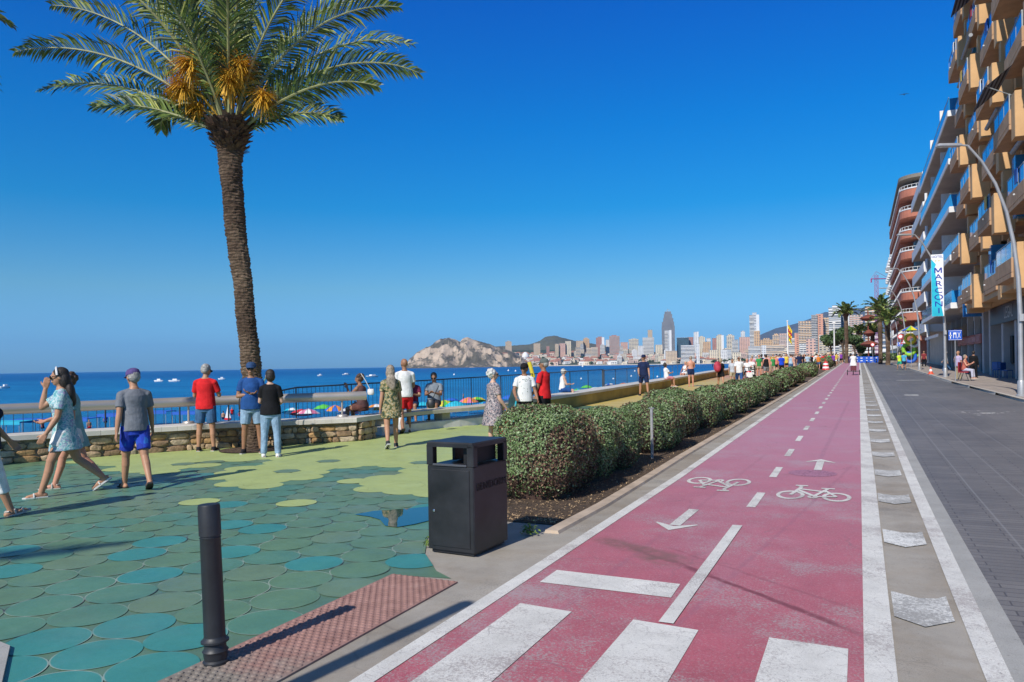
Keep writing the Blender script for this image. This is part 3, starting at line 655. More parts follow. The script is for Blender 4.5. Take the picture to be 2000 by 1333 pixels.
# ---------------- hedges ----------------
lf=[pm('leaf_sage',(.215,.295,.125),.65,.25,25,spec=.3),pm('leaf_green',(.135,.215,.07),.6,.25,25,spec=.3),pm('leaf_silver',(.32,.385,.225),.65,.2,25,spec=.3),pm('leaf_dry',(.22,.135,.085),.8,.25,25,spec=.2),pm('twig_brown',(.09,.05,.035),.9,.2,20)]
nrng=np.random.default_rng(5)
def leafcloud(name,P_,Nn,size,mats,mi,parent,asp=.5,**kw):
    """many small leaf faces at P_ facing roughly along Nn"""
    n=len(P_); d=Nn+nrng.normal(0,.55,(n,3)); d/=np.linalg.norm(d,axis=1)[:,None]
    a=np.cross(d,nrng.normal(0,1,(n,3))); a/=np.linalg.norm(a,axis=1)[:,None]; b_=np.cross(d,a)
    s_=(size*nrng.uniform(.6,1.35,n))[:,None]
    v=np.empty((n,4,3)); v[:,0]=P_-a*s_; v[:,1]=P_+b_*s_*asp+d*s_*.12; v[:,2]=P_+a*s_; v[:,3]=P_-b_*s_*asp+d*s_*.12
    me=bpy.data.meshes.new(name); me.vertices.add(4*n); me.vertices.foreach_set('co',v.ravel()); me.loops.add(4*n); me.loops.foreach_set('vertex_index',np.arange(4*n)); me.polygons.add(n)
    me.polygons.foreach_set('loop_start',np.arange(n)*4); me.polygons.foreach_set('loop_total',np.full(n,4))
    for m in mats: me.materials.append(m)
    me.polygons.foreach_set('material_index',np.asarray(mi,dtype=np.int32)); me.update(calc_edges=True)
    o=bpy.data.objects.new(name,me); C.objects.link(o); o.parent=parent; return tag(o,**kw)
def boxy(n,hx,hy,h,e=3.2):
    """points on a superellipsoid-like clipped bush"""
    d=nrng.normal(0,1,(n*2,3)); d[:,2]=d[:,2]+.12; w=d*np.array([1/hx,1/hy,1/(h*.5)])**.35
    d/=np.linalg.norm(d,axis=1)[:,None]; d=d[d[:,2]>-.86][:n]
    t=(np.abs(d[:,0]/hx)**e+np.abs(d[:,1]/hy)**e+np.abs(d[:,2]/(h*.5))**e)**(-1/e)
    P_=d*t[:,None]; P_[:,2]+=h*.5; P_[:,2]=np.clip((P_[:,2]-P_[:,2].min())/(P_[:,2].max()-P_[:,2].min()+1e-6)*h,0,h)
    Nn=np.sign(P_-[0,0,h*.5])*np.abs((P_-[0,0,h*.5])/np.array([hx,hy,h*.5]))**(e-1)/np.array([hx,hy,h*.5]); Nn/=np.linalg.norm(Nn,axis=1)[:,None]+1e-9
    return P_,Nn
def lump(P_,amp,f,seed):
    return np.array([noise.noise(Vector((p[0]*f+seed,p[1]*f,p[2]*f))) for p in P_])*amp
HG=[(-3.66,9.0,.54,.76,1.10),(-3.62,10.36,.48,.48,1.0),(-3.70,11.66,.52,.66,.93),(-3.62,14.1,.56,1.08,.86),(-3.78,16.6,.55,1.02,1.0),(-3.60,18.85,.52,.95,.82),(-3.62,21.1,.55,1.0,.88),(-3.52,23.5,.5,1.05,.80),(-3.6,26.1,.6,1.25,.84),(-3.6,29.2,.55,1.5,.8),(-3.62,32.8,.55,1.7,.8),(-3.6,37,.6,2.1,.82),(-3.6,42.3,.6,2.4,.85),(-3.6,47.8,.65,2.2,.9),(-3.5,59.5,.75,.9,.95),(-3.6,88,.8,2.2,1.1),(-3.6,96,.8,2.5,1.15),(-3.6,106,.9,3,1.2)]
hl=['broad clipped hedge bush with a brown dry side nearest the black bin','clipped bush directly behind the bush nearest the bin','third clipped bush in the row, just before the slim grey post','clipped bush just beyond the slim grey post','taller clipped bush behind the one beyond the slim post','round-cornered clipped bush with bare soil and shadow in front, sixth in the row']+['sage green clipped bush, %s in the hedge row from the bin'%w for w in ('seventh','eighth','ninth','tenth','eleventh','twelfth','thirteenth','fourteenth')]+['lone rounded bush between the hedge row and the striped bollard','low grey green shrub beyond the striped bollard','low shrub beyond, middle of the last three in the planting bed','farthest low shrub in the planting bed near the blue barriers']
for i,(x,y,hx,hy,h) in enumerate(HG):
    z=gz(y); t=empty('hedge_bush',(x,y,z),0,hl[i],'hedge','clipped bushes along the bike path')
    area=2*(hx*h*2+hy*h*2)+4*hx*hy; ls=.0165 if y<12.6 else (.021 if y<20 else (.032 if y<35 else .055))
    n=int(min(42000,area/(ls*ls)*1.5)); P_,Nn=boxy(n,hx,hy,h)
    nz=lump(P_,1,2.3,i*7); nz2=lump(P_,1,9,i*3)
    inn=nrng.uniform(-.07,.02,len(P_))*(1 if ls<.03 else 1.3); P2=P_+Nn*(nz*.085+nz2*.035+inn)[:,None]; P2[:,2]=np.maximum(P2[:,2],.02)
    r=nrng.random(len(P_)); mi=np.where(r<.42,0,np.where(r<.80,1,np.where(r<.91,2,np.where(r<.945,3,4))))
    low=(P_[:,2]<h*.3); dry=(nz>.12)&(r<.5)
    if i==0: dry|=((P_[:,0]>.05)&(P_[:,2]<h*(.25+.8*np.clip((P_[:,0]+.05)/.6,0,1)))&(nrng.random(len(P_))<.72))|(low&(nrng.random(len(P_))<.6))
    if i==0: dry&=~((P_[:,1]<-.45)&(P_[:,2]>h*.55)&(P_[:,0]<.3))
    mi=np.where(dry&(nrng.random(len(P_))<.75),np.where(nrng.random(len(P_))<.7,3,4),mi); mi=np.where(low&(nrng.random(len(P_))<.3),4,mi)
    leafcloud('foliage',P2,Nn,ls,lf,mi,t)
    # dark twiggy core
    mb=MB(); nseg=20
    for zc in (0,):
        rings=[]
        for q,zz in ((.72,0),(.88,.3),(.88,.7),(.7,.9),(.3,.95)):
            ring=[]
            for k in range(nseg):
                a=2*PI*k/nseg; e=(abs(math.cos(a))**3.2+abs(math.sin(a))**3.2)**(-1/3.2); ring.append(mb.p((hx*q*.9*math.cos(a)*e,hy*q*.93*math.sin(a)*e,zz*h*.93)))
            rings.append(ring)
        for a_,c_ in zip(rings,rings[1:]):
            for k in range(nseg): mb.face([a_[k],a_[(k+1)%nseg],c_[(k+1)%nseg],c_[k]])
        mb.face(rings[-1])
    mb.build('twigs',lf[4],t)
# weeds by the bin
for (x,y,lb) in ((-2.93,6.75,'small green weed tuft at the corner of the soil bed behind the bin'),(-3.55,5.98,'small weed growing at the left foot of the bin')):
    n=160; P_=nrng.normal(0,1,(n,3))*[.035,.03,.03]+[x,y,.05]; P_[:,2]=np.abs(P_[:,2]-.02)+.02
    o=leafcloud('weed_tuft',P_,np.tile([0,0,1.],(n,1)),.02,[pm('weed_green',(.16,.24,.04),.6)],np.zeros(n),None,.35,kind='stuff')
# litter of dry leaves on the soil
n=3500; P_=np.stack([nrng.uniform(-4.2,-2.86,n),nrng.uniform(7.3,30,n)**1,np.zeros(n)],1); P_[:,1]=7.3+22*nrng.random(n)**2
P_=P_[P_[:,0]>[bedl(y)+.03 for y in P_[:,1]]]; P_[:,2]=[gz(y)+.022 for y in P_[:,1]]
leafcloud('dry_leaf_litter',P_,np.tile([0,0,1.],(len(P_),1)),.014,[pm('litter_leaf',(.36,.24,.13),.8,.3,30)],np.zeros(len(P_)),None,kind='stuff')
# ---------------- palms ----------------
m_trk,nt,b=nmat('palm_trunk'); v=pos(nt)
st=noi(nt,1,scalev(nt,v,(11,11,42)),6,.75); st2=noi(nt,.9,scalev(nt,v,(.6,.6,1.6)),4,.6)
col=ramp(nt,st,[(.3,(.045,.028,.018)),(.5,(.16,.105,.065)),(.68,(.33,.245,.165)),(.8,(.45,.36,.26))])
nt.links.new(mix(nt,mapr(nt,st2,.40,.56,0,.85),col,mix(nt,1,col,(.42,.36,.33),'MULTIPLY')),b.inputs['Base Color']); b.inputs['Roughness'].default_value=.95
nt.links.new(bump(nt,st,1,.05),b.inputs['Normal'])
m_boot=pm('palm_boot_fibre',(.13,.075,.045),.95,.35,14,bs=1,bscale=40,bd=.03)
fm=[pm('frond_green',(.125,.185,.04),.6,.25,3,spec=.25),pm('frond_yellow_green',(.34,.36,.10),.6,.2,3,spec=.25),pm('frond_rib',(.30,.30,.13),.5,.2,4),pm('frond_dark',(.045,.08,.03),.5,.25,3)]
m_date=pm('date_stalk_orange',(.74,.40,.03),.6,.25,9)
def frond_mesh(P0,dirh,elev,L,droop,seed,mats=fm,nl=95,lw=.0165,ll=.47,curl=.0,roll=0):
    """feather leaf: rib curve plus two rows of leaflets"""
    rg=random.Random(seed); mb=MB(); pts=[]; p=Vector(P0); n=26; e=elev
    dh=Vector((dirh[0],dirh[1],0)).normalized(); side=dh.cross(Vector((0,0,1)))
    for i in range(n+1):
        pts.append(p.copy()); t=i/n; e2=elev-droop*(t**1.6); d=dh*math.cos(e2)+Vector((0,0,math.sin(e2)))+side*curl*t; d.normalize(); p=p+d*(L/n)
    mb.tube(pts,[.030*(1-i/n)**.7+.005 for i in range(n+1)],5,2)
    for k in range(nl):
        t=.13+.87*k/(nl-1); i=min(n-1,int(t*n)); f=t*n-i; q=pts[i].lerp(pts[i+1],f); d=(pts[min(i+2,n)]-pts[max(i-1,0)]).normalized()
        sd_=d.cross(Vector((0,0,1)))
        sd_=side if sd_.length<.2 else sd_.normalized()
        sd_=Matrix.Rotation(roll+rg.uniform(-.3,.3),3,d)@sd_; up=sd_.cross(d).normalized(); ln=ll*(.35+1.3*math.sin(PI*min(1,(t-.05)/.98))**.75*.62)*rg.uniform(.85,1.1)
        if t>.9: ln*=.75
        for s_ in (-1,1):
            fw=.55+.75*t; v_=(sd_*s_+d*fw*rg.uniform(.8,1.25)+up*rg.uniform(.0,.55)).normalized()
            q2=q+v_*ln*.55; v2=(v_+Vector((0,0,-.28-.35*rg.random()))).normalized(); q3=q2+v2*ln*.45
            wv=v_.cross(up).normalized()*lw*rg.uniform(.8,1.2); tw=up*lw*.5*rg.uniform(-1,1)
            m=rg.choice((0,0,0,3,3,1)) 
            a=mb.p(q-wv*.5); b_=mb.p(q+wv*.5); c_=mb.p(q2+wv+tw); d_=mb.p(q2-wv-tw); e_=mb.p(q3)
            mb.face([a,b_,c_,d_],m); mb.face([d_,c_,e_],m)
    return mb.mesh('frond',mats)
def palm_trunk(path,rad,parent,seg=40,mat_=None,st=.030,name='trunk'):
    mb=MB(); rg=random.Random(2); L=sum((Vector(a)-Vector(b_)).length for a,b_ in zip(path,path[1:])); n=int(L/st)
    P_=[Vector(p) for p in path]; cum=[0]
    for a,b_ in zip(P_,P_[1:]): cum.append(cum[-1]+(b_-a).length)
    rings=[]
    for i in range(n+1):
        s_=L*i/n; k=max(0,min(len(cum)-2,int(np.searchsorted(cum,s_))-1)); f=(s_-cum[k])/(cum[k+1]-cum[k])
        c_=P_[k].lerp(P_[k+1],f); r=rad[k]+(rad[k+1]-rad[k])*f
        ring=[]
        for j in range(seg):
            a=2*PI*j/seg
            row=i//2; bumpy=(.945 if i%2==0 else 1.02)+.085*noise.noise(Vector((math.cos(a)*3.2,math.sin(a)*3.2,row*1.7)))*1.6
            w=1+.14*noise.noise(Vector((math.cos(a)*.8,math.sin(a)*.8,s_*2.1)))
            dz=.035*noise.noise(Vector((math.cos(a)*1.5+9,math.sin(a)*1.5,row*.9)))
            ring.append(mb.p(c_+Vector((math.cos(a)*r*bumpy*w,math.sin(a)*r*bumpy*w,dz))))
        rings.append(ring)
    for a,b_ in zip(rings,rings[1:]):
        for j in range(seg): mb.face([a[j],a[(j+1)%seg],b_[(j+1)%seg],b_[j]])
    return mb.build(name,mat_ or m_trk,parent)
def image_lean(base,pts):
    """trunk centre points from (px,py,radius px) seen at the base's distance"""
    D=base.x*-math.sin(YAW)+base.y*math.cos(YAW); out=[];rr=[]
    for px_,py_,w in pts: q=atD(px_,py_,D); out.append(q); rr.append(w*D/F/2*.88)
    return out,rr
base=Vector((-11.05,12.0,gz(12)))
pl=empty('date_palm',tuple(base),0,'tall date palm with leaning ringed trunk and orange date stalks behind the stone wall','palm tree')
pts,rr=image_lean(base,[(502,884,44),(500,840,42),(492,740,42),(483,640,42),(474,544,43),(464,470,44),(456,402,46),(450,321,49),(449,280,58)])
inv=Matrix.Translation(-base)
loc=[inv@q for q in pts]
palm_trunk(loc,rr,pl)
top=loc[-1]
mb=MB(); rg=random.Random(4)                       # the shaggy boots under the crown
for i in range(420):
    a=rg.random()*2*PI; h=rg.uniform(-.12,.46); r=.30+.20*max(0,min(1,h/.4)); q=top+Vector((math.cos(a)*r*.72,math.sin(a)*r*.72,h-.1)); o_=Vector((math.cos(a),math.sin(a),0)); s_=Vector((-math.sin(a),math.cos(a),0))
    w=rg.uniform(.04,.08); q2=q+o_*rg.uniform(.05,.20)+Vector((0,0,rg.uniform(.06,.17)))
    mb.poly([q-s_*w,q+s_*w,q2+s_*w*.55,q2-s_*w*.55]); mb.poly([q-s_*w-Vector((0,0,.05)),q+s_*w-Vector((0,0,.05)),q+s_*w,q-s_*w])
mb.lathe([(.25,-.15),(.30,.05),(.36,.22),(.37,.36),(.22,.5),(.05,.55)],top,24)
mb.build('boot_fibre',m_boot,pl)
cr=top+Vector((0,0,.38))
def crown(parent,c_,specs,seed=0,nl=95,**kw):
    for i,(az,el,L,dr,cu) in enumerate(specs):
        roll=R(55)*(-1 if i%2 else 1)*abs(math.cos(az))**2
        # az measured from the viewer's right, anticlockwise seen from above
        dh=RV*math.cos(az)+FV*math.sin(az); q=c_+Vector((dh.x,dh.y,0))*.14+Vector((0,0,-.22 if el<.6 else 0))
        me=frond_mesh(q,(dh.x,dh.y),el,L,dr,seed+i,nl=nl,curl=cu,roll=roll,**kw); o=bpy.data.objects.new('frond',me); C.objects.link(o); o.parent=parent
D_=R
spec1=[ # (az, elevation, length, droop, curl)
 (D_(184),D_(40),4.45,D_(56),.0),(D_(172),D_(34),4.4,D_(48),0),(D_(178),D_(55),4.5,D_(52),0),(D_(187),D_(26),2.6,D_(40),0),(D_(178),D_(50),1.75,D_(150),0),
 (D_(-2),D_(38),4.1,D_(66),0),(D_(6),D_(50),4.2,D_(66),0),(D_(-6),D_(58),4.3,D_(70),0),(D_(4),D_(28),2.2,D_(50),0),(D_(-12),D_(34),3.3,D_(58),0),
 (D_(200),D_(66),4.3,D_(50),0),(D_(160),D_(68),4.3,D_(46),0),(D_(220),D_(74),4.3,D_(40),0),(D_(-30),D_(66),4.2,D_(60),0),(D_(20),D_(68),4.3,D_(55),0),(D_(-60),D_(74),4.2,D_(50),0),
 (D_(90),D_(80),4.2,D_(40),0),(D_(70),D_(66),4.2,D_(60),0),(D_(110),D_(60),4.2,D_(60),0),(D_(-92),D_(83),4.0,D_(50),0),(D_(-70),D_(72),3.8,D_(70),0),(D_(-115),D_(74),3.8,D_(66),0),(D_(135),D_(52),4.2,D_(60),0),
 (D_(-75),D_(84),4.3,D_(20),0),(D_(0),D_(84),4.3,D_(22),0),(D_(180),D_(82),4.3,D_(20),0),(D_(250),D_(60),4.0,D_(52),0),(D_(75),D_(45),4.0,D_(60),0)]
crown(pl,cr,spec1,10)
# date stalks
for i,(rr_,ff_,zz,s_) in enumerate([(-.56,.4,1.08,1.0),(-.78,.3,.68,.85),(.18,.45,.75,.9),(.38,.4,1.05,.85),(.78,.3,.42,.8),(-.6,.05,.32,.65),(.05,.35,1.35,.7)]):
    mb=MB(); rg=random.Random(i); dh=RV*rr_-FV*ff_; out=1; c_=cr+dh*out+Vector((0,0,zz*.95))
    mb.tube([cr+dh*.1,cr+dh*out*.6+Vector((0,0,zz*.75)),c_],[.03,.025,.02],6)
    for k in range(330):
        d=(dh*rg.uniform(-.1,1.1)+Vector((rg.gauss(0,.55),rg.gauss(0,.55),rg.gauss(.05,.6)))).normalized(); L=rg.uniform(.22,.60)*s_; a=c_+d*L*.55; e_=a+(d+Vector((0,0,-.9))).normalized()*L*.5
        w=d.cross(Vector((0,.2,1))).normalized()*.006
        mb.poly([c_-w,c_+w,a+w,a-w]); mb.poly([a-w,a+w,e_+w*.8,e_-w*.8])
    mb.build('date_cluster',m_date,pl)
# soil ring at the palm's foot
mb=MB(); n=40; c_=G(498,879); z=.022
mb.poly([(c_.x+.62*math.cos(2*PI*k/n),c_.y+.62*math.sin(2*PI*k/n)-.1,gz(c_.y)+z) for k in range(n)]); mb.build('tree_pit_soil',m_soil,kind='structure')
# two more palms of the same row outside the frame on the left; a frond tip and shadows of them reach into the picture
def palm2(loc,lab,h,seed,rot,specs,group='date palms along the seafront',L=1.0,seg=14,nl=60,lw=.028,rb=.21,st=.09):
    t=empty('date_palm',loc,0,lab,'palm tree',group)
    palm_trunk([(0,0,-.02),(.05,.02,h*.4),(0,0,h)],[rb,rb*.95,rb*1.15],t,seg,st=st)
    mb=MB(); mb.lathe([(rb*1.1,h-.15),(rb*1.5,h+.05),(rb*1.7,h+.3),(rb*.8,h+.5)],(0,0,0),12); mb.build('boot_fibre',m_boot,t)
    rg=random.Random(seed)
    for i in range(specs):
        az=2*PI*(i*.381966%1)+rot; k=i/specs; el=R(20+62*k); me=frond_mesh((math.cos(az)*.1,math.sin(az)*.1,h+.3),(math.cos(az),math.sin(az)),el,L*rg.uniform(3.6,4.3),R(95-60*k),seed+i,nl=nl,lw=lw)
        o=bpy.data.objects.new('frond',me); C.objects.link(o); o.parent=t
    return t
palm2((-16.15,6.2,.0),'date palm left of the picture with one frond tip hanging into its top left corner',7.2,100,.75,24)
palm2((-10.0,-8.0,0),'date palm behind the camera whose crown casts soft shade on the green discs',6.6,200,.3,11)
palm2((-20.5,-1.0,0),'date palm further along the left wall outside the picture',6.8,300,.3,18)
# small palms far down the seafront
def farpalm(px_,py_foot,py_crown,lab,D,seed,crownL):
    y=D; q=atD(px_,py_crown,D); z0=gz(q.y); h=q.z-z0
    t=palm2((q.x,q.y,z0),lab,h,seed,seed*.7,22,'palm trees at the far end of the road',L=crownL,seg=8,nl=26,lw=.075,rb=.28,st=.3)
farpalm(1652,705,618,'tall slender palm rising above the round green trees',118,401,.55)
farpalm(1679,705,652,'short palm with small crown right of the round trees',135,421,.42)
farpalm(1718,706,612,'big bushy palm left of the palm pair beside the road',104,441,.66)
farpalm(1733,706,634,'second bushy palm, nearest the red hotel',96,461,.62)
farpalm(1704,704,655,'low palm behind the bushy pair',122,481,.5)
# ---------------- buildings along the right side ----------------
m_tan=pm('tan_render',(.60,.36,.165),.85,.1,.9,bs=.25,bscale=25,obj=True)
m_tanb=pm('tan_render_shaded',(.46,.28,.155),.9,.14,1.5,bs=.3,bscale=25,obj=True)  # tan render darkened: the shade of sea-facing sides put into its colour
m_blue,nt,b=nmat('blue_glass'); b.inputs['Base Color'].default_value=(.03,.30,.66,1); b.inputs['Roughness'].default_value=.12; b.inputs['Specular IOR Level'].default_value=.8; b.inputs['Metallic'].default_value=.25  # base blue carries the sky's reflection as well as the glass tint
m_win,nt,b=nmat('dark_window_glass'); b.inputs['Base Color'].default_value=(.03,.05,.075,1); b.inputs['Roughness'].default_value=.08; b.inputs['Specular IOR Level'].default_value=.8
m_frame=pm('grey_window_frame',(.28,.30,.30),.5,.1,3,metal=.3)
m_wht=pm('white_render',(.72,.71,.68),.7,.07,.8)
m_gren=pm('greenish_glass_frame',(.28,.33,.22),.5,.1,3)
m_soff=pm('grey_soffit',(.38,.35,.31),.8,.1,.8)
m_awn=pm('rolled_awning_grey',(.32,.33,.34),.7,.15,6); m_awnd=pm('awning_dark_stripe',(.06,.055,.06),.8,.2,8)
X0b,XW=5.9,7.9
tb=empty('apartment_building',(0,0,0),0,'tall tan apartment building with stepped balconies and blue glass balustrades at the right edge','building')
mb=MB(); mb.box(XW,20,28,61.5,4.9,38); mb.build('wall',m_tanb,tb)
mb=MB(); mb.box(6.35,XW-.003,28,60.2,4.75,5.25); mb.build('soffit',m_tan,tb)
def part_(mb,name,mat_,parent,loc): o=mb.build(name,mat_,parent); o.location=loc; return o
def bay_meshes():
    d={}
    mb=MB(); mb.bbox(0,2.2,0,4.1,-.22,.0,.03); mb.bbox(0,.16,0,4.1,.0,.62,.02); mb.box(.162,1.9,3.94,4.1,0,.62); d['balcony']=mb.mesh('balcony',[m_tanb])
    mb=MB(); mb.box(.05,.075,.25,4.05,.63,1.3); d['balustrade']=mb.mesh('balustrade',[m_blue])
    mb=MB(); mb.box(.03,.10,.2,4.1,1.3,1.345); [mb.box(.04,.09,y,y+.04,.62,1.3) for y in (.2,1.5,2.8,4.05)]; d['handrail']=mb.mesh('handrail',[m_frame])
    # south pier: stepped tan block, full width facing the photographer
    mb=MB(); mb.bbox(.08,.95,-.85,-.002,-.75,1.15,.02); mb.bbox(.5,1.25,-.55,-.004,1.15,2.25,.02); mb.bbox(.952,2.0,-1.35,.2,-.35,.75,.02); mb.bbox(1.3,2.0,-1.2,-.2,.752,2.9,.02); d['pier']=mb.mesh('pier',[m_tan])
    mb=MB(); mb.box(1.93,1.97,.4,3.8,.02,2.35); d['window']=mb.mesh('window',[m_win])
    mb=MB(); [mb.box(1.88,1.95,y,y+.07,.02,2.4) for y in (.35,1.5,2.65,3.78)]; mb.box(1.88,1.95,.42,3.78,2.35,2.42); d['window_frame']=mb.mesh('window_frame',[m_frame])
    mb=MB(); mb.box(.75,1.95,-2.25,-1.36,-.25,2.55); d['glazed_bay']=mb.mesh('glazed_bay',[m_blue])
    mb=MB(); mb.tube([(.25,.2,2.62),(.25,4.0,2.62)],.11,10); d['awning_roll']=mb.mesh('awning_roll',[m_awn])
    mb=MB(); n=8
    for i in range(n): mb.quad((-.75+.95*i/n,.3,1.85+.75*i/n),(-.75+.95*(i+1)/n,.3,1.85+.75*(i+1)/n),(-.75+.95*(i+1)/n,3.9,1.85+.75*(i+1)/n),(-.75+.95*i/n,3.9,1.85+.75*i/n),i%2)
    mb.tube([(-.76,.3,1.84),(-.76,3.9,1.84)],.05,8); mb.tube([(-.7,.5,1.86),(.3,.5,1.3)],.02,6,2); d['awning']=mb.mesh('awning',[m_awnd,m_awn,m_frame]); return d
BM=bay_meshes(); rg=random.Random(11)
def puto(name,loc,parent,key=None):
    o=bpy.data.objects.new(name,BM[key or name]); C.objects.link(o); o.parent=parent; o.location=loc; return o
for fl in range(10):
    z=5.25+3.12*fl
    for k,y in enumerate((30.6,37.1,43.6,50.1,56.4)):
        y+= (0 if fl%2 else .9)*(1 if k<4 else .2); x=X0b+(.0 if (fl+k)%2 else .35)
        if fl>5 and k<1: continue
        L=(x,y,z)
        o=puto('balcony',L,tb); b2=puto('balustrade',(0,0,0),o); puto('handrail',(0,0,0),b2)
        puto('pier',L,tb); w=puto('window',(L[0]-(x-X0b),y,z),tb); puto('window_frame',(0,0,0),w)
        if (fl+k)%3==0: puto('glazed_bay',L,tb)
        r=rg.random()
        if r<.3: puto('awning_roll',(0,0,0),o)
        elif r<.45: puto('awning',(0,0,0),o)
# odds and ends on the balconies
acm=pm('air_unit_white',(.62,.62,.60),.5); tw=[pm('towel_'+n_,c_,.9,.1,6) for n_,c_ in (('red',(.5,.05,.05)),('white',(.7,.7,.68)),('blue',(.05,.15,.45)),('ochre',(.6,.4,.1)))]
bal_=[o for o in C.objects if o.name.split('.')[0]=='balcony' and o.parent==tb]
for i,o in enumerate(bal_):
    r=rg.random()
    if r<.4:
        mb=MB(); y0=rg.uniform(.6,3); mb.bbox(1.3,1.62,y0,y0+.8,1.75,2.3,.02); mb.build('air_conditioner',acm,o)
    if r>.62:
        mb=MB(); y0=rg.uniform(.5,3.2); w_=rg.uniform(.35,.7); mb.box(-.02,.01,y0,y0+w_,.75,1.38); mb.box(.01,.12,y0,y0+w_,1.36,1.39); mb.build('hanging_towel',tw[i%4],o)
    if rg.random()<.5:
        mb=MB(); mb.ell((-.06,rg.uniform(.8,3.4),.30),.05,8,6); mb.build('parapet_lamp',acm,o)
    if rg.random()<.4:
        mb=MB(); y0=rg.uniform(.6,2.6); mb.box(1.86,1.9,y0,y0+rg.uniform(.5,1.1),.1,2.3); mb.build('curtain',pm('curtain_cream',(.55,.5,.42),.9),o)
# small white lamps and brackets on parapets
m_lampw=pm('white_bulb_cover',(.75,.75,.72),.4,.03)
# ground floor
gf=tb
m_conc=pm('pale_shop_pier',(.42,.40,.38),.7,.1,1.2,obj=True)
mb=MB(); mb.box(XW+.9,XW+1,28,61.5,.2,4.75); o=mb.build('shop_glazing',m_win,tb)
for y in (31,35.2,39.6,44.5,49,53.2,58,60.9):
    mb=MB(); z=gz(y); mb.bbox(XW-.15,XW+.85,y-.3,y+.3,z+.08,4.75,.02); mb.build('pillar',m_conc,tb)
mb=MB(); mb.box(XW-.30,XW-.18,45.2,56.5,3.65,4.7); sg=mb.build('shop_sign',pm('black_sign_board',(.02,.02,.022),.5),tb)
text('LEGAL',.95,pm('sign_letters_grey',(.42,.42,.40),.5),sg,Matrix.Translation((XW-.31,50.0,4.16))@Matrix.Rotation(-PI/2,4,'Z')@Matrix.Rotation(PI/2,4,'X'))
mb=MB(); mb.box(XW+.86,XW+.9,41.2,43.8,.3,3.3); mb.build('shop_door',pm('brown_door',(.16,.07,.04),.5),tb)
mb=MB(); mb.box(XW+.2,XW+.3,52.2,53.4,1.3,2.9); mb.build('menu_board',pm('menu_board_black',(.02,.025,.02),.5),tb)
# blue sign box hanging under the tan corner
t=empty('hanging_sign',(6.15,56.8,4.3),0,'square blue light box sign under the lowest tan balcony corner','sign')
mb=MB(); mb.bbox(0,1.05,0,.18,0,1.45,.02); mb.build('light_box',pm('sign_box_blue',(.02,.20,.52),.3),t)
mb=MB(); rg2=random.Random(2)
for q in range(9):
    x=rg2.uniform(.15,.8); z=rg2.uniform(.15,1.25); mb.tube([(x,-.012,z),(x+rg2.uniform(-.1,.1),-.014,z+.1),(x+rg2.uniform(.02,.2),-.012,z+rg2.uniform(-.1,.12))],.02,5)
mb.build('emblem',pm('sign_pale_blue',(.45,.65,.8),.5),t)
mb=MB(); mb.box(.2,.25,.06,.1,1.45,1.7); mb.box(.8,.85,.06,.1,1.45,1.7); mb.build('bracket',m_frame,t)
# satellite dish
q=atD(1875,314,55); t=empty('satellite_dish',tuple(q),R(20),'white round satellite dish on the tan building left of the lamp arm','satellite dish')
mb=MB(); rings=[]
for r,zz in ((.05,0),(.25,.03),(.45,.10),(.52,.14)): rings.append([mb.p((r*math.cos(2*PI*k/24),-zz-.0,r*math.sin(2*PI*k/24))) for k in range(24)])
for a,b_ in zip(rings,rings[1:]):
    for k in range(24): mb.face([a[k],a[(k+1)%24],b_[(k+1)%24],b_[k]])
mb.face(rings[0]); mb.build('dish',m_wht,t)
mb=MB(); mb.tube([(0,-.05,-.45),(0,-.5,-.1)],.015,6); mb.ell((0,-.5,-.08),.05,8,6); mb.build('receiver_arm',m_frame,t)
mb=MB(); mb.tube([(0,.02,0),(.9,.1,-.1)],.03,8); mb.build('wall_bracket',m_frame,t)
# white building with blue glass balconies
wb=empty('hotel_building',(0,0,0),0,'white hotel with long grey soffits and blue glass balcony fronts beside the tan building','building')
mb=MB(); mb.box(8.6,20,62,90,.3,20.9); mb.build('wall',m_wht,wb)
for k in range(5):
    z=5.2+3.4*k
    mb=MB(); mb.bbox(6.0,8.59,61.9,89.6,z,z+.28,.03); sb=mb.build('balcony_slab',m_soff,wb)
    mb=MB(); mb.bbox(5.95,6.9,61.86,61.97,z-.03,z+.38,.01); mb.box(5.94,6.0,61.97,89.6,z+.02,z+.36); mb.build('slab_edge',m_wht,sb)
    if k<5:
        mb=MB(); mb.box(6.03,6.06,62,89.5,z+.36,z+1.25); mb.box(6.06,8.2,62.02,62.05,z+.36,z+1.25); bl=mb.build('balustrade',m_blue,wb)
        mb=MB(); mb.tube([(6.04,61.95,z+1.3)]+[(6.04,y,z+1.3+(.09 if i%2 else 0)) for i,y in enumerate([62.5,65,66,70,71,75,76,80,81,85,86,89.4])],.03,6); mb.build('handrail',m_frame,bl)
        for y in range(63,89,4):
            mb=MB(); mb.box(8.53,8.59,y,y+3.2,z+.3,z+2.8); w=mb.build('window',m_win,wb)
            mb=MB(); mb.box(8.45,8.54,y-.05,y+.02,z+.3,z+2.85); mb.box(8.45,8.54,y+1.55,y+1.63,z+.3,z+2.85); mb.build('window_frame',m_wht,w)
        for y in (71.3,80.5):
            mb=MB(); mb.box(6.3,8.5,y,y+.12,z+.29,z+3.1); mb.build('balcony_partition',m_wht,wb)
mb=MB(); mb.box(8.4,8.58,62,90,.4,4.6); mb.build('shop_glazing',m_win,wb)
for y in range(63,90,4):
    mb=MB(); mb.box(8.0,8.39,y,y+.35,gz(y)+.1,5.1); mb.build('pillar',m_conc,wb)
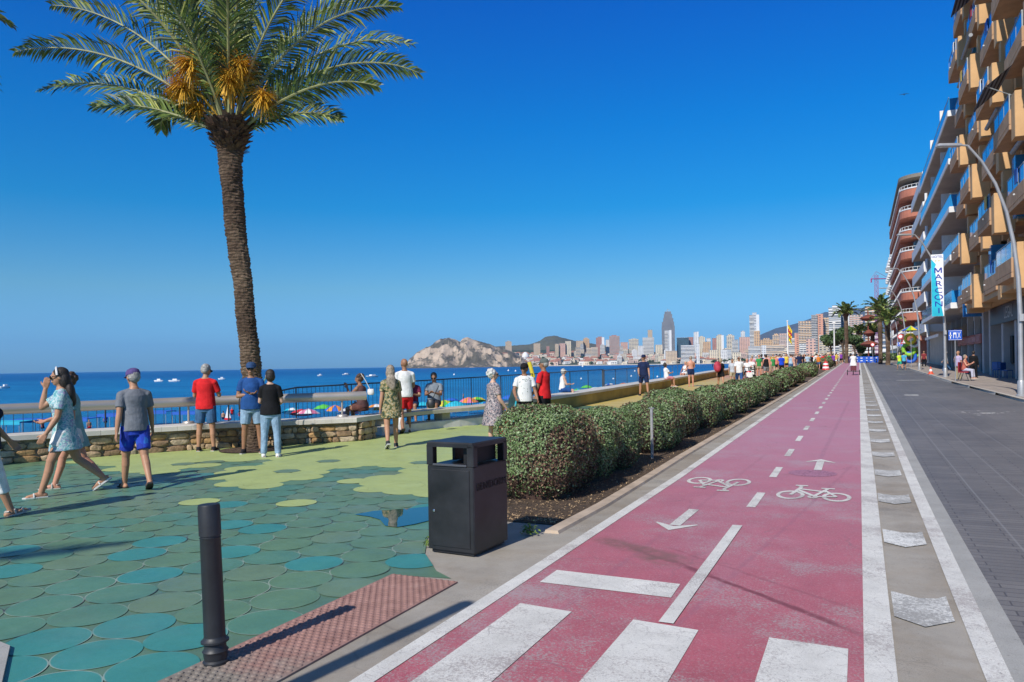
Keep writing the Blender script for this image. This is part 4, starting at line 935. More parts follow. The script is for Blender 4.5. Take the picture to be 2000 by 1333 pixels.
mb=MB(); mb.quad((6.0,72,3.7),(6.0,86,3.7),(8.3,86,4.5),(8.3,72,4.5)); mb.quad((6.0,72,3.66),(8.3,72,4.46),(8.3,86,4.46),(6.0,86,3.66)); mb.quad((6.0,72,3.45),(6.0,72,3.7),(6.0,86,3.7),(6.0,86,3.45)); mb.build('shop_awning',pm('pale_awning',(.55,.54,.52),.8,.1),wb)
mb=MB(); mb.box(8.0,8.2,64,78,2.7,3.4); sg=mb.build('shop_fascia',pm('red_fascia',(.34,.05,.035),.5),wb)
mb=MB(); rg2=random.Random(5); y=64.6
while y<77.4:
    w=rg2.uniform(.18,.4); mb.box(7.97,7.995,y,y+w,2.85,3.25); y+=w+rg2.uniform(.08,.3)
mb.build('worn_sign_strokes',pm('sign_pink_strokes',(.5,.22,.2),.5),sg)
# cream building with sloping white parapets
cbd=empty('apartment_building',(0,0,0),0,'narrow cream building with white balcony fronts between the white hotel and the red hotel','building')
mb=MB(); mb.box(8.2,18,92,112,.5,23); mb.build('wall',pm('cream_render',(.55,.48,.38),.8,.1,.8),cbd)
for k in range(6):
    z=4.6+3.2*k
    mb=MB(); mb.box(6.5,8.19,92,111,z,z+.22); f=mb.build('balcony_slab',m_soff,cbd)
    mb=MB(); mb.box(6.4,6.5,92,111,z-.1,z+1.0); mb.box(6.5,8.1,91.9,92,z-.1,z+1.0); mb.build('balcony_front',m_wht,f)
    for y in range(93,111,5):
        mb=MB(); mb.box(8.13,8.19,y,y+3.4,z+.3,z+2.5); mb.build('window',m_win,cbd)
mb=MB(); mb.tube([(6.7,91.7,1.2),(6.7,91.7,20)],.14,8); mb.build('white_downpipe',m_wht,cbd)
# terracotta hotel with rounded corner balconies
rb_=empty('hotel_building',(0,0,0),0,'terracotta hotel with rounded white railed balconies farther along the road','building')
m_ter=pm('terracotta_render',(.46,.165,.10),.85,.12,.6)
m_terd=pm('hotel_glass_strip',(.06,.07,.08),.2)
def rounded(x0,x1,y0,y1,r,n=8):
    pts=[(x1,y0)]; pts+=[(x0+r-r*math.sin(a),y0+r-r*math.cos(a)) for a in [PI/2*k/n for k in range(n+1)]]; pts+=[(x0,y1),(x1,y1)]; return pts
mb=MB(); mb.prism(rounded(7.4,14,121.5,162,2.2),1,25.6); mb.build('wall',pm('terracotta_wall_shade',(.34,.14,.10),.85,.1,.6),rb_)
for k in range(8):
    z=4.2+2.9*k
    mb=MB(); mb.prism(rounded(5.6,13.9,119.7,162,3.2),z,z+1.05); f=mb.build('balcony_front',m_ter,rb_)
    mb=MB(); pr_=rounded(5.55,13.9,119.65,162,3.25); mb.prism(pr_,z+1.05,z+1.22); mb.build('balcony_cap',m_wht,f)
    mb=MB(); pr_=rounded(5.6,12,119.7,160,3.2)[1:-1]; pr_=[(q[0]+.02,q[1]+.02) for q in pr_]; mb.tube([(q[0],q[1],z+1.62) for q in pr_],.035,5)
    for a,c in zip(pr_,pr_[1:]):
        L=math.dist(a,c); n=max(1,int(L/.6))
        for i in range(n): 
            x,y=a[0]+(c[0]-a[0])*i/n,a[1]+(c[1]-a[1])*i/n; mb.box(x-.025,x+.025,y-.025,y+.025,z+1.22,z+1.6)
    mb.build('white_railing',m_wht,f)
    mb=MB(); mb.prism(rounded(7.3,14.1,121.4,162.1,2.25),z+1.3,z+2.7); w=mb.build('window_strip',m_terd,rb_)
    for i in range(5): 
        mb=MB(); x=7.9+1.25*i+1.5; mb.box(x,x+.5,121.3,121.39,z+1.3,z+2.7); mb.build('curtain',pm('pale_curtain',(.6,.6,.56),.8),w)
    for y in range(126,160,7):
        mb=MB(); mb.box(5.8,7.3,y,y+.25,z+1.0,z+2.9); mb.build('balcony_partition',m_ter,rb_)
mb=MB(); mb.prism(rounded(5.5,14.2,119.6,162.2,3.3),27.0,27.5); mb.build('roof_rim',pm('weathered_roof_rim',(.22,.19,.15),.9),rb_)
# pale building beyond
m_cream=pm('pale_cream_render',(.62,.56,.47),.8,.1,.6)
fb=empty('apartment_building',(0,0,0),0,'pale cream block with zigzag balconies beyond the terracotta hotel','building')
mb=MB(); mb.box(9.5,20,172,240,1,28); mb.build('wall',m_cream,fb)
for k in range(8):
    z=4+3.1*k
    mb=MB()
    for i in range(11):
        y=172+6.2*i; mb.prism([(9.5,y),(7.0,y+.5),(7.0,y+3),(9.5,y+6)],z,z+1.1)
    mb.build('balcony_row',m_wht,fb)
    mb=MB(); [mb.box(9.4,9.49,y,y+4,z+1.2,z+2.7) for y in range(173,238,6)]; mb.build('window_row',m_win,fb)
# ---------------- street lamps ----------------
m_pole=pm('street_lamp_grey',(.42,.42,.42),.45,.08,3,metal=.4)
def lamp(x,y,label):
    z=gz(y)+.1; t=empty('street_lamp',(x,y,z),0,label,'street lamp','curved street lamps along the kerb')
    prof=[(0,0),(0,1.5),(0,3),(-.04,4.2),(-.18,5.4),(-.41,6.5),(-.78,7.5),(-1.25,8.3),(-1.72,8.85)]
    P_=[Vector((0,0,0))+RV*a+Vector((0,0,b_*.985)) for a,b_ in prof]
    mb=MB(); mb.tube(P_,[.085,.08,.078,.072,.065,.057,.05,.045,.038],14); auto(mb.build('pole',m_pole,t))
    mb=MB(); mb.lathe([(.17,-.02),(.17,.05),(.12,.08),(.12,.5),(.10,.55)],(0,0,0),16); auto(mb.build('pole_base',m_pole,t))
    mb=MB(); e=P_[-1]; mb.tube([e,e-RV*.35+Vector((0,0,.03))],.035,8); 
    a=e-RV*.30; mb.M=Matrix.Translation(a)@Matrix.Rotation(YAW,4,'Z'); mb.bbox(-.78,.05,-.13,.13,-.02,.07,.03); auto(mb.build('lamp_head',m_pole,t))
    mb=MB(); mb.M=Matrix.Translation(a)@Matrix.Rotation(YAW,4,'Z'); mb.box(-.75,-.1,-.09,.09,-.035,-.021); mb.build('lamp_glass',pm('lamp_glass',(.5,.5,.48),.2),t)
    mb=MB(); mb.bbox(-.05,.09,-.16,-.1,2.6,2.85,.01); mb.build('junction_box',m_pole,t)
    return t
lamp(5.10,31.3,'nearest curved grey street lamp, at the right edge in front of the tan building')
lamp(4.78,53.2,'curved grey street lamp that carries the tall hotel banner sign')
lamp(4.72,74,'curved grey street lamp next beyond the one with the banner sign')
lamp(4.75,96,'curved grey street lamp beside the colourful beach shop display')
lamp(4.9,118,'curved grey street lamp in front of the terracotta hotel')
lamp(5.0,140,'farthest curved grey street lamp near the palms')
# banner sign
t=empty('banner_sign',(4.06,52.65,4.2),0,'tall narrow turquoise and white hotel banner sign with dark blue letters','sign')
mb=MB(); mb.bbox(0,.66,0,.10,0,3.75,.01); mb.build('panel',pm('sign_white',(.80,.81,.82),.35,.02),t)
mb=MB(); mb.poly([(.005,-.003,.005),(.62,-.003,.005),(.38,-.003,1.5),(.18,-.003,2.9),(.26,-.003,3.15),(.005,-.003,3.48)]); mb.build('turquoise_field',pm('sign_turquoise',(.02,.48,.62),.35,.15,1.5),t)
ink=pm('sign_dark_blue',(.008,.03,.32),.4,.02)
M0=lambda x,z:Matrix.Translation((x,-.008,z))@Matrix.Rotation(PI/2,4,'X')
mb=MB(); zM=2.78
for a_,b_ in (((.20,zM-.16),(.20,zM+.16)),((.54,zM-.16),(.54,zM+.16)),((.21,zM+.15),(.37,zM-.10)),((.53,zM+.15),(.37,zM-.10))):
    p_,q_=Vector((a_[0],0,a_[1])),Vector((b_[0],0,b_[1])); d_=(q_-p_).normalized(); n_=Vector((d_.z,0,-d_.x))*.034; o_=Vector((0,-.008-.0004*len(mb.f),0)); mb.quad(p_-n_+o_,q_-n_+o_,q_+n_+o_,p_+n_+o_)
mb.build('letter',ink,t)
for i,ch in enumerate('MARCONI'):
    if i==0: continue
    text(ch,.45,ink,t,M0(.38,2.78-.41*i)@Matrix.Scale(1.38,4,(1,0,0)),'letter',bold=True)
text('HOTEL',.19,ink,t,M0(.33,3.6))
ys_=pm('star_yellow',(.75,.55,.05),.4)
for sx_ in (.25,.42):
    mb=MB(); mb.poly([(sx_+(.06 if k%2==0 else .025)*math.sin(PI*k/5),-.008,3.36+(.06 if k%2==0 else .025)*math.cos(PI*k/5)) for k in range(10)]); mb.build('star',ys_,t)
for z in (.4,3.3):
    mb=MB(); mb.box(.66,.80,.03,.07,z,z+.05); mb.build('bracket',m_pole,t)
# blue street sign
def signpost(x,y,h,label,kind,mats,w=.8,hh=.5,name='street_sign'):
    z=gz(y)+.1; t=empty(name,(x,y,z),0,label,'sign')
    mb=MB(); mb.tube([(0,0,0),(0,0,h)],.035,8); mb.build('post',m_pole,t)
    mb=MB()
    if kind=='rect': mb.bbox(-w/2,w/2,-.05,-.035,h-hh-.05,h-.02,.01)
    if kind=='disc': mb.M=Matrix.Translation((0,-.04,h-.3))@Matrix.Rotation(PI/2,4,'X'); mb.lathe([(.3,-.01),(.3,.01)],(0,0,0),24)
    if kind=='tri': mb.prism([(-.35,0),(.35,0),(0,.6)],-.01,.01); mb.v=[(a,-.04+c_,h-.6+b_) for a,b_,c_ in mb.v]
    p_=mb.build('panel',mats[0],t)
    mb=MB()
    if kind=='rect':
        f=lambda a,b_,c_,d_: mb.box(a,b_,-.054,-.051,h-hh-.05+c_,h-hh-.05+d_)
        f(-.33,-.27,.08,.42); f(-.38,-.22,.22,.27); f(-.12,.08,.30,.40); f(-.12,-.08,.1,.3); f(.04,.08,.1,.3); mb.tube([(.15,-.053,h-hh+.03),(.35,-.053,h-.12)],.02,5); mb.tube([(.17,-.053,h-.15),(.33,-.053,h-hh+.06)],.02,5)
        f(-w/2+.01,w/2-.01,.01,.025); f(-w/2+.01,w/2-.01,hh-.02,hh-.005)
    if kind=='disc': mb.M=Matrix.Translation((0,-.055,h-.3))@Matrix.Rotation(PI/2,4,'X'); mb.lathe([(.2,-.002),(.2,.002)],(0,0,0),20)
    if kind=='tri': mb.prism([(-.22,.08),(.22,.08),(0,.45)],-.002,.002); mb.v=[(a,-.055+c_,h-.6+b_) for a,b_,c_ in mb.v]
    mb.build('symbol',mats[1],p_); return t
mb_=pm('sign_blue',(.01,.09,.5),.4,.02); mw_=pm('sign_face_white',(.78,.78,.78),.4,.02); mr_=pm('sign_red',(.6,.03,.03),.4,.02)
signpost(4.62,46.2,2.72,'rectangular blue street sign with white symbols on a thin post behind the bench','rect',(mb_,mw_),.86,.5).scale=(.72,1,1)
signpost(4.4,92,3.0,'red edged triangular warning sign near the colourful display','tri',(mr_,mw_))
signpost(4.3,97,3.6,'round red and white sign above the small blue sign','disc',(mr_,mw_))
signpost(1.9,128,3.0,'round red and white sign on a pole by the far planted island','disc',(mr_,mw_))
signpost(4.35,99,2.7,'small blue square sign left of the warning triangle','rect',(mb_,mw_),.6,.45)
# ---------------- trees, city, headland, mountains ----------------
tl=[pm('tree_leaf_mid',(.055,.105,.03),.6,.3,1.5),pm('tree_leaf_dark',(.03,.06,.02),.6,.3,1.5),pm('tree_leaf_light',(.10,.16,.05),.6,.3,1.5)]
m_bark=pm('bark_brown',(.11,.08,.055),.9,.25,6)
def tree(loc,h,r,label,group=None,n=2600,ls=.16,blobs=9,name='broadleaf_tree',cat='tree',flat=.7,seed=0):
    t=empty(name,loc,0,label,cat,group); rg=random.Random(seed); mb=MB(); tr=max(.06,h*.03)
    mb.tube([(0,0,-.1),(.03*h,0,h*.3),(0,.02*h,h*.6)],[tr*1.4,tr,tr*.7],8)
    for k in range(5):
        a=2*PI*k/5; mb.tube([(.02*h,0,h*.38),(math.cos(a)*r*.5,math.sin(a)*r*.5,h*.72)],[tr*.6,tr*.2],6)
    mb.build('trunk',m_bark,t)
    Ps=[];Ns=[]
    for k in range(blobs):
        a=rg.random()*2*PI; q=rg.random()**.5*r*.6; c_=np.array([q*math.cos(a),q*math.sin(a),h*(.55+.3*rg.random())]); br=r*rg.uniform(.38,.6)
        d=nrng.normal(0,1,(n//blobs,3)); d/=np.linalg.norm(d,axis=1)[:,None]; rad=br*(nrng.uniform(.55,1.0,len(d))**.5)
        Ps.append(c_+d*rad[:,None]*np.array([1,1,flat])); Ns.append(d)
    P_=np.concatenate(Ps); Nn=np.concatenate(Ns); P_[:,2]=np.clip(P_[:,2],h*.22,h)
    mi=nrng.choice(3,len(P_),p=[.5,.25,.25]); leafcloud('crown',P_,Nn,ls,tl,mi,t,.6); return t
for i,(px_,w,y,h) in enumerate([(1622,30,146,5.2),(1645,36,142,6.6),(1668,30,140,5.3),(1684,20,143,3.6)]):
    q=ray(px_,703); x=q[0]/q[1]*y
    tree((x,y,gz(y)),h,w/2*y*.93/F*1.25,['leftmost round green tree at the end of the bike path','largest round green tree, in the middle of the clump','round green tree right of the tallest of the clump','small round tree at the right end of the clump'][i],'round green trees at the end of the path',1900,.28,8,seed=i)
# planted island at the end of the road
mb=MB(); c0=(3.2,139); mb.prism([(c0[0]+3.4*math.cos(a),c0[1]+7*math.sin(a)) for a in [2*PI*k/24 for k in range(24)]],gz(139)-.1,gz(139)+.22)
o=mb.build('roundabout_kerb',m_gut,kind='structure')
for i,(x,y,w,lb) in enumerate([(1.2,134,1.1,'left low shrub on the planted island'),(3.2,133.4,1.3,'middle low shrub on the planted island'),(5.0,135,1.1,'right low shrub on the planted island')]):
    t=empty('shrub',(x,y,gz(y)+.2),0,lb,'shrub','shrubs on the planted island'); P_,Nn=boxy(900,w,1.1,1.1,2.2); leafcloud('foliage',P_+nrng.normal(0,.07,P_.shape),Nn,.14,tl,nrng.choice(3,len(P_)),t,.6)
# rust coloured disc shades on a mast
m_rust=pm('rust_disc',(.19,.055,.035),.8,.2,2)
t=empty('disc_sculpture',(1.35,131,gz(131)),0,'mast with rust brown discs standing before the far bushy palms','sculpture')
mb=MB(); mb.tube([(0,0,0),(0,0,8.2)],.1,8); mb.build('mast',m_rust,t)
for z,r in ((6.9,1.5),(4.6,.8),(2.9,1.4)):
    mb=MB(); mb.lathe([(.1,z+.6),(r*.6,z+.35),(r,z),(r*.8,z-.15),(.1,z-.5)],(.15*(z%2),0,0),18); mb.build('disc',m_rust,t)
# blue and white street barriers
for i in range(7):
    px_=1657+9.5*i; q=ray(px_,703); y=131-.5*(i%2)*2; x=q[0]/q[1]*y; t=empty('street_barrier',(x,y,gz(y)),0,'blue and white plastic street barrier closing the end of the path, %s from the left'%('first second third fourth fifth sixth seventh'.split()[i]),'barrier','blue and white barriers')
    mb=MB(); mb.bbox(-.42,.42,-.12,.12,.08,1.0,.03); mb.build('panel',mb_,t); mb=MB(); [mb.box(-.36,-.05,-.128,-.122,z,z+.12) or mb.box(.05,.36,-.128,-.122,z+.1,z+.22) for z in (.3,.7)]; mb.build('white_patches',mw_,t)
    mb=MB(); mb.box(-.4,-.25,-.2,.2,0,.08); mb.box(.25,.4,-.2,.2,0,.08); mb.build('foot',mb_,t)
# hills
def hill(name,sil,D0,D1,D2,mat_,zb=-5,nv=34,amp=4,f=.01,gully=0,seed=0,**kw):
    """ridge: silhouette in degrees turned into a solid hill with real depth between distances D0 and D2, crest at D1"""
    xs=np.linspace(sil[0][0],sil[-1][0],int((sil[-1][0]-sil[0][0])/1.6)+2); top=np.interp(xs,[a for a,b_ in sil],[b_ for a,b_ in sil]); V=[];mb=MB(); grid=[]
    for i,px_ in enumerate(xs):
        zc=atD(px_,top[i],D1).z; row=[]
        for j in range(nv+1):
            v=j/nv; D=D0+(D1-D0)*(v/.6) if v<.6 else D1+(D2-D1)*((v-.6)/.4)
            h=math.sin(min(1,v/.6)*PI/2)**1.1 if v<.6 else math.cos((v-.6)/.4*PI/2)
            q=atD(px_,CY,D); wq=Vector((q.x*f,q.y*f,seed)); e=noise.fractal(wq,1,2,6)*amp*min(1,h*2.2)*(1 if v>.02 else 0)
            if gully: e-=abs(noise.noise(wq*2.3))*gully*math.sin(PI*min(1,v/.6))*(1 if v<.6 else 0)
            if .5<v<.66: e*=.35
            row.append(mb.p((q.x,q.y,zb+(zc-zb)*h+e)))
        grid.append(row)
    for a,b_ in zip(grid,grid[1:]):
        for j in range(nv): mb.face([a[j],b_[j],b_[j+1],a[j+1]])
    o=mb.build(name,mat_,kind='structure',smooth=False); return auto(o,35)
def hillmat(name,rock,scrub,f,thr,dirt=None):
    m,nt,b=nmat(name); n1=noi(nt,f,None,9,.72); n2=noi(nt,f*4,None,8,.75); r=ramp(nt,n2,[(.3,tuple(x*.62 for x in rock)),(.5,rock),(.7,tuple(min(1,x*1.25) for x in rock))])
    g_=N(nt,'NewGeometry'); sz=N(nt,'SeparateXYZ'); nt.links.new(g_.outputs['Normal'],sz.inputs[0]); ad=N(nt,'Math',operation='MULTIPLY_ADD'); nt.links.new(sz.outputs[2],ad.inputs[0]); ad.inputs[1].default_value=.35; nt.links.new(n1,ad.inputs[2])
    s_=ramp(nt,n2,[(.35,tuple(x*.6 for x in scrub)),(.65,scrub)]); nt.links.new(mix(nt,mapr(nt,ad.outputs[0],thr,thr+.08),r,s_),b.inputs['Base Color']); b.inputs['Roughness'].default_value=.95
    nt.links.new(bump(nt,n2,.8,6),b.inputs['Normal']); return m
m_cliff=hillmat('cliff_rock',(.50,.385,.28),(.12,.105,.075),.012,.73); m_scrub=hillmat('hill_scrub',(.34,.27,.21),(.12,.115,.075),.012,.60)
hill('headland',[(786,717.5),(792,714),(800,701),(815,689),(832,681),(850,673),(862,665),(876,660.5),(890,664),(899,669),(905,662),(914,660),(925,665),(940,669),(960,675),(985,684),(1005,691),(1020,700),(1035,711)],2500,2800,3300,m_cliff,amp=26,gully=48,f=.009,seed=3)
hill('hill',[(935,690),(960,678),(1000,676),(1035,674),(1055,667),(1065,660),(1085,657),(1105,660),(1125,666),(1150,671),(1180,676),(1230,683),(1300,690)],3400,3900,4600,m_scrub,amp=18,gully=14,f=.005,seed=8)
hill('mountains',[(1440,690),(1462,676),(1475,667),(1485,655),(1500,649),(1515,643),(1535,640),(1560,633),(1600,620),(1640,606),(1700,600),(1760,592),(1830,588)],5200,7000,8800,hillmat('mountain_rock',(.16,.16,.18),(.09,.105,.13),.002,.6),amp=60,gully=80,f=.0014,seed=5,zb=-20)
# land the city stands on
m_city=hillmat('city_land',(.36,.30,.23),(.06,.08,.04),.02,.55)
SHP=[(930,2620),(1020,2650),(1100,2600),(1180,2500),(1300,2300),(1400,2100),(1480,1800),(1540,1350),(1600,900),(1640,620)]    # shore distance by bearing
def shoreD(px_): return float(np.interp(px_,[a for a,b_ in SHP],[b_ for a,b_ in SHP]))
def landz(px_,D):
    s_=max(0,D-shoreD(px_)); k=float(np.interp(px_,[930,1000,1060,1200,1300,1400,1700],[.10,.11,.11,.085,.05,.02,.005])); return -4+min(1.8,s_*.05)+max(0,s_-60)*k*(1 if s_<700 else 700/s_)
mb=MB(); xs=list(range(930,1940,12)); grid=[]
for px_ in xs:
    row=[]
    for j in range(16):
        D=shoreD(px_)+[0,20,45,70,110,160,220,290,370,460,560,680,900,1300,2200,4000][j]; q=atD(px_,CY,D); row.append(mb.p((q.x,q.y,landz(px_,D)-(.8 if j==0 else 0))))
    grid.append(row)
for a,b_ in zip(grid,grid[1:]):
    for j in range(15): mb.face([a[j],b_[j],b_[j+1],a[j+1]],0 if j>2 else 1)
o=mb.build('city_land',[m_city,pm('far_sand',(.62,.55,.43),.95,.08,.02)],kind='structure')
# --- buildings of the city
def facade(name,wall,win,fh=3.0,ww=2.6,frac=.45,wf=.6,band=False):
    fh*=1.35; ww*=1.7
    key=('F',name)
    if key in _mc: return _mc[key]
    m,nt,b=nmat(name); tc=N(nt,'TexCoord'); s_=N(nt,'SeparateXYZ'); nt.links.new(tc.outputs['Object'],s_.inputs[0])
    ad=N(nt,'Math',operation='ADD'); nt.links.new(s_.outputs[0],ad.inputs[0]); nt.links.new(s_.outputs[1],ad.inputs[1])
    def fr(v,per,f,off=0):
        d=N(nt,'Math',operation='DIVIDE'); nt.links.new(v,d.inputs[0]); d.inputs[1].default_value=per; a_=N(nt,'Math',operation='ADD'); nt.links.new(d.outputs[0],a_.inputs[0]); a_.inputs[1].default_value=off
        r=N(nt,'Math',operation='FRACT'); nt.links.new(a_.outputs[0],r.inputs[0]); l=N(nt,'Math',operation='LESS_THAN'); nt.links.new(r.outputs[0],l.inputs[0]); l.inputs[1].default_value=f; return l.outputs[0]
    mk=fr(s_.outputs[2],fh,frac,.3)
    if not band: mm=N(nt,'Math',operation='MULTIPLY'); nt.links.new(mk,mm.inputs[0]); nt.links.new(fr(ad.outputs[0],ww,wf,.2),mm.inputs[1]); mk=mm.outputs[0]
    c_=ramp(nt,noi(nt,.05,tc.outputs['Object'],4,.6),[(.3,tuple(x*.88 for x in wall)),(.7,tuple(min(1,x*1.06) for x in wall))])
    wn_=N(nt,'TexWhiteNoise'); sc=N(nt,'VectorMath',operation='SNAP'); nt.links.new(tc.outputs['Object'],sc.inputs[0]); sc.inputs[1].default_value=(ww,ww,fh); nt.links.new(sc.outputs[0],wn_.inputs[0])
    nt.links.new(mix(nt,mk,c_,ramp(nt,wn_.outputs['Value'],[(0,tuple(x*.6 for x in win)),(.7,win),(1,tuple(min(1,x*2.2) for x in win))])),b.inputs['Base Color']); b.inputs['Roughness'].default_value=.6; _mc[key]=m; return m
WN=(.075,.08,.10)
FM={'beige':facade('f_beige',(.58,.44,.29),WN),'cream':facade('f_cream',(.70,.60,.43),WN,3,3.4,.5,.55),'white':facade('f_white',(.70,.69,.66),(.16,.17,.19),3,3,.42,.7),'tan':facade('f_tan',(.62,.39,.20),WN,3,3,.48,.6),'salmon':facade('f_salmon',(.64,.30,.19),WN,3,4,.4,.5),'red':facade('f_red',(.38,.17,.13),(.15,.14,.14),3,3.6,.45,.5),'teal':facade('f_teal',(.045,.10,.13),(.02,.04,.06),3.5,2,.6,.8),
 'grey':facade('f_grey',(.25,.25,.26),(.055,.06,.075),3.2,1.8,.62,.7),'pink':facade('f_pink',(.62,.38,.29),WN,3,3,.45,.5),'band':facade('f_band',(.70,.69,.66),(.13,.15,.18),3.1,3,.5,1,True),'tband':facade('f_tanband',(.66,.48,.31),(.14,.12,.11),3.1,3,.5,1,True),'blind':pm('blank_white_wall',(.70,.69,.67),.8,.05,.02)}
roofm=pm('flat_roof_grey',(.38,.35,.32),.9,.1,.05); trm=pm('roof_tiles_red',(.40,.17,.11),.9,.15,.1); m_slabw=pm('balcony_slab_pale',(.62,.58,.52),.8,.08,.1)
NM={'beige':'beige','cream':'cream','white':'white','tan':'sandy tan','salmon':'salmon','red':'brick red','teal':'dark teal glass','grey':'grey','pink':'dusty pink','band':'white banded','tband':'tan banded','blind':'plain white'}
def block(px0,px1,yt,D,col,label,dep=16,rot=0,style='flat',bal=False,side=None,name='tower_block',cat='building',group=None,top=None,zb=None):
    c_=atD((px0+px1)/2,yt,D); w=(px1-px0)*D/F; base=landz((px0+px1)/2,D)-3 if zb is None else zb; h=c_.z-base
    vd=math.atan2(c_.y,c_.x)-PI/2
    t=empty(name,(c_.x,c_.y,base),vd+rot,label,cat,group)
    if rot: w/= (abs(math.cos(rot))+abs(math.sin(rot))*dep/max(w,1)); 
    mb=MB(); mb.box(-w/2,w/2,0,dep,0,h); mb.build('wall',FM[col],t)
    mb=MB(); mb.box(-w/2-.2,w/2+.2,-.2,dep+.2,h,h+.6); mb.build('roof',roofm,t)
    if style=='pent': mb=MB(); mb.box(-w*.28,w*.22,dep*.2,dep*.7,h+.6,h+4.2); mb.build('penthouse',FM[col],t)
    if style=='tile': mb=MB(); mb.prism([(-w/2-.5,-.5),(w/2+.5,-.5),(w/2+.5,dep+.5),(-w/2-.5,dep+.5)],h+.61,h+1); pts=[(-w/2-.5,-.5,h+1),(w/2+.5,-.5,h+1),(w/2+.5,dep+.5,h+1),(-w/2-.5,dep+.5,h+1)]; a=(-w/3,dep/2,h+3.2); e=(w/3,dep/2,h+3.2); mb.poly([pts[0],pts[1],e,a]); mb.tri(pts[1],pts[2],e); mb.poly([pts[2],pts[3],a,e]); mb.tri(pts[3],pts[0],a); mb.build('tiled_roof',trm,t)
    if bal:
        mb=MB(); z=3.2; x0,x1=(-w/2,w/2) if bal==1 else ((-w/2,-w*.02) if bal==2 else (w*.02,w/2))
        while z<h-2: mb.box(x0,x1,-1.4,-.003,z,z+(1.0 if bal!=1 else .9)); z+=3.1
        mb.build('balcony_row',m_slabw,t)
    if side: mb=MB(); mb.box(w/2-w*.3,w/2+.3,-.4,-.01,0,h+1.2); mb.build('side_panel',FM[side],t)
    if top: mb=MB(); mb.box(-w*.2,w*.25,dep*.2,dep*.6,h+.6,h+top); mb.build('lift_tower',FM[col],t)
    return t
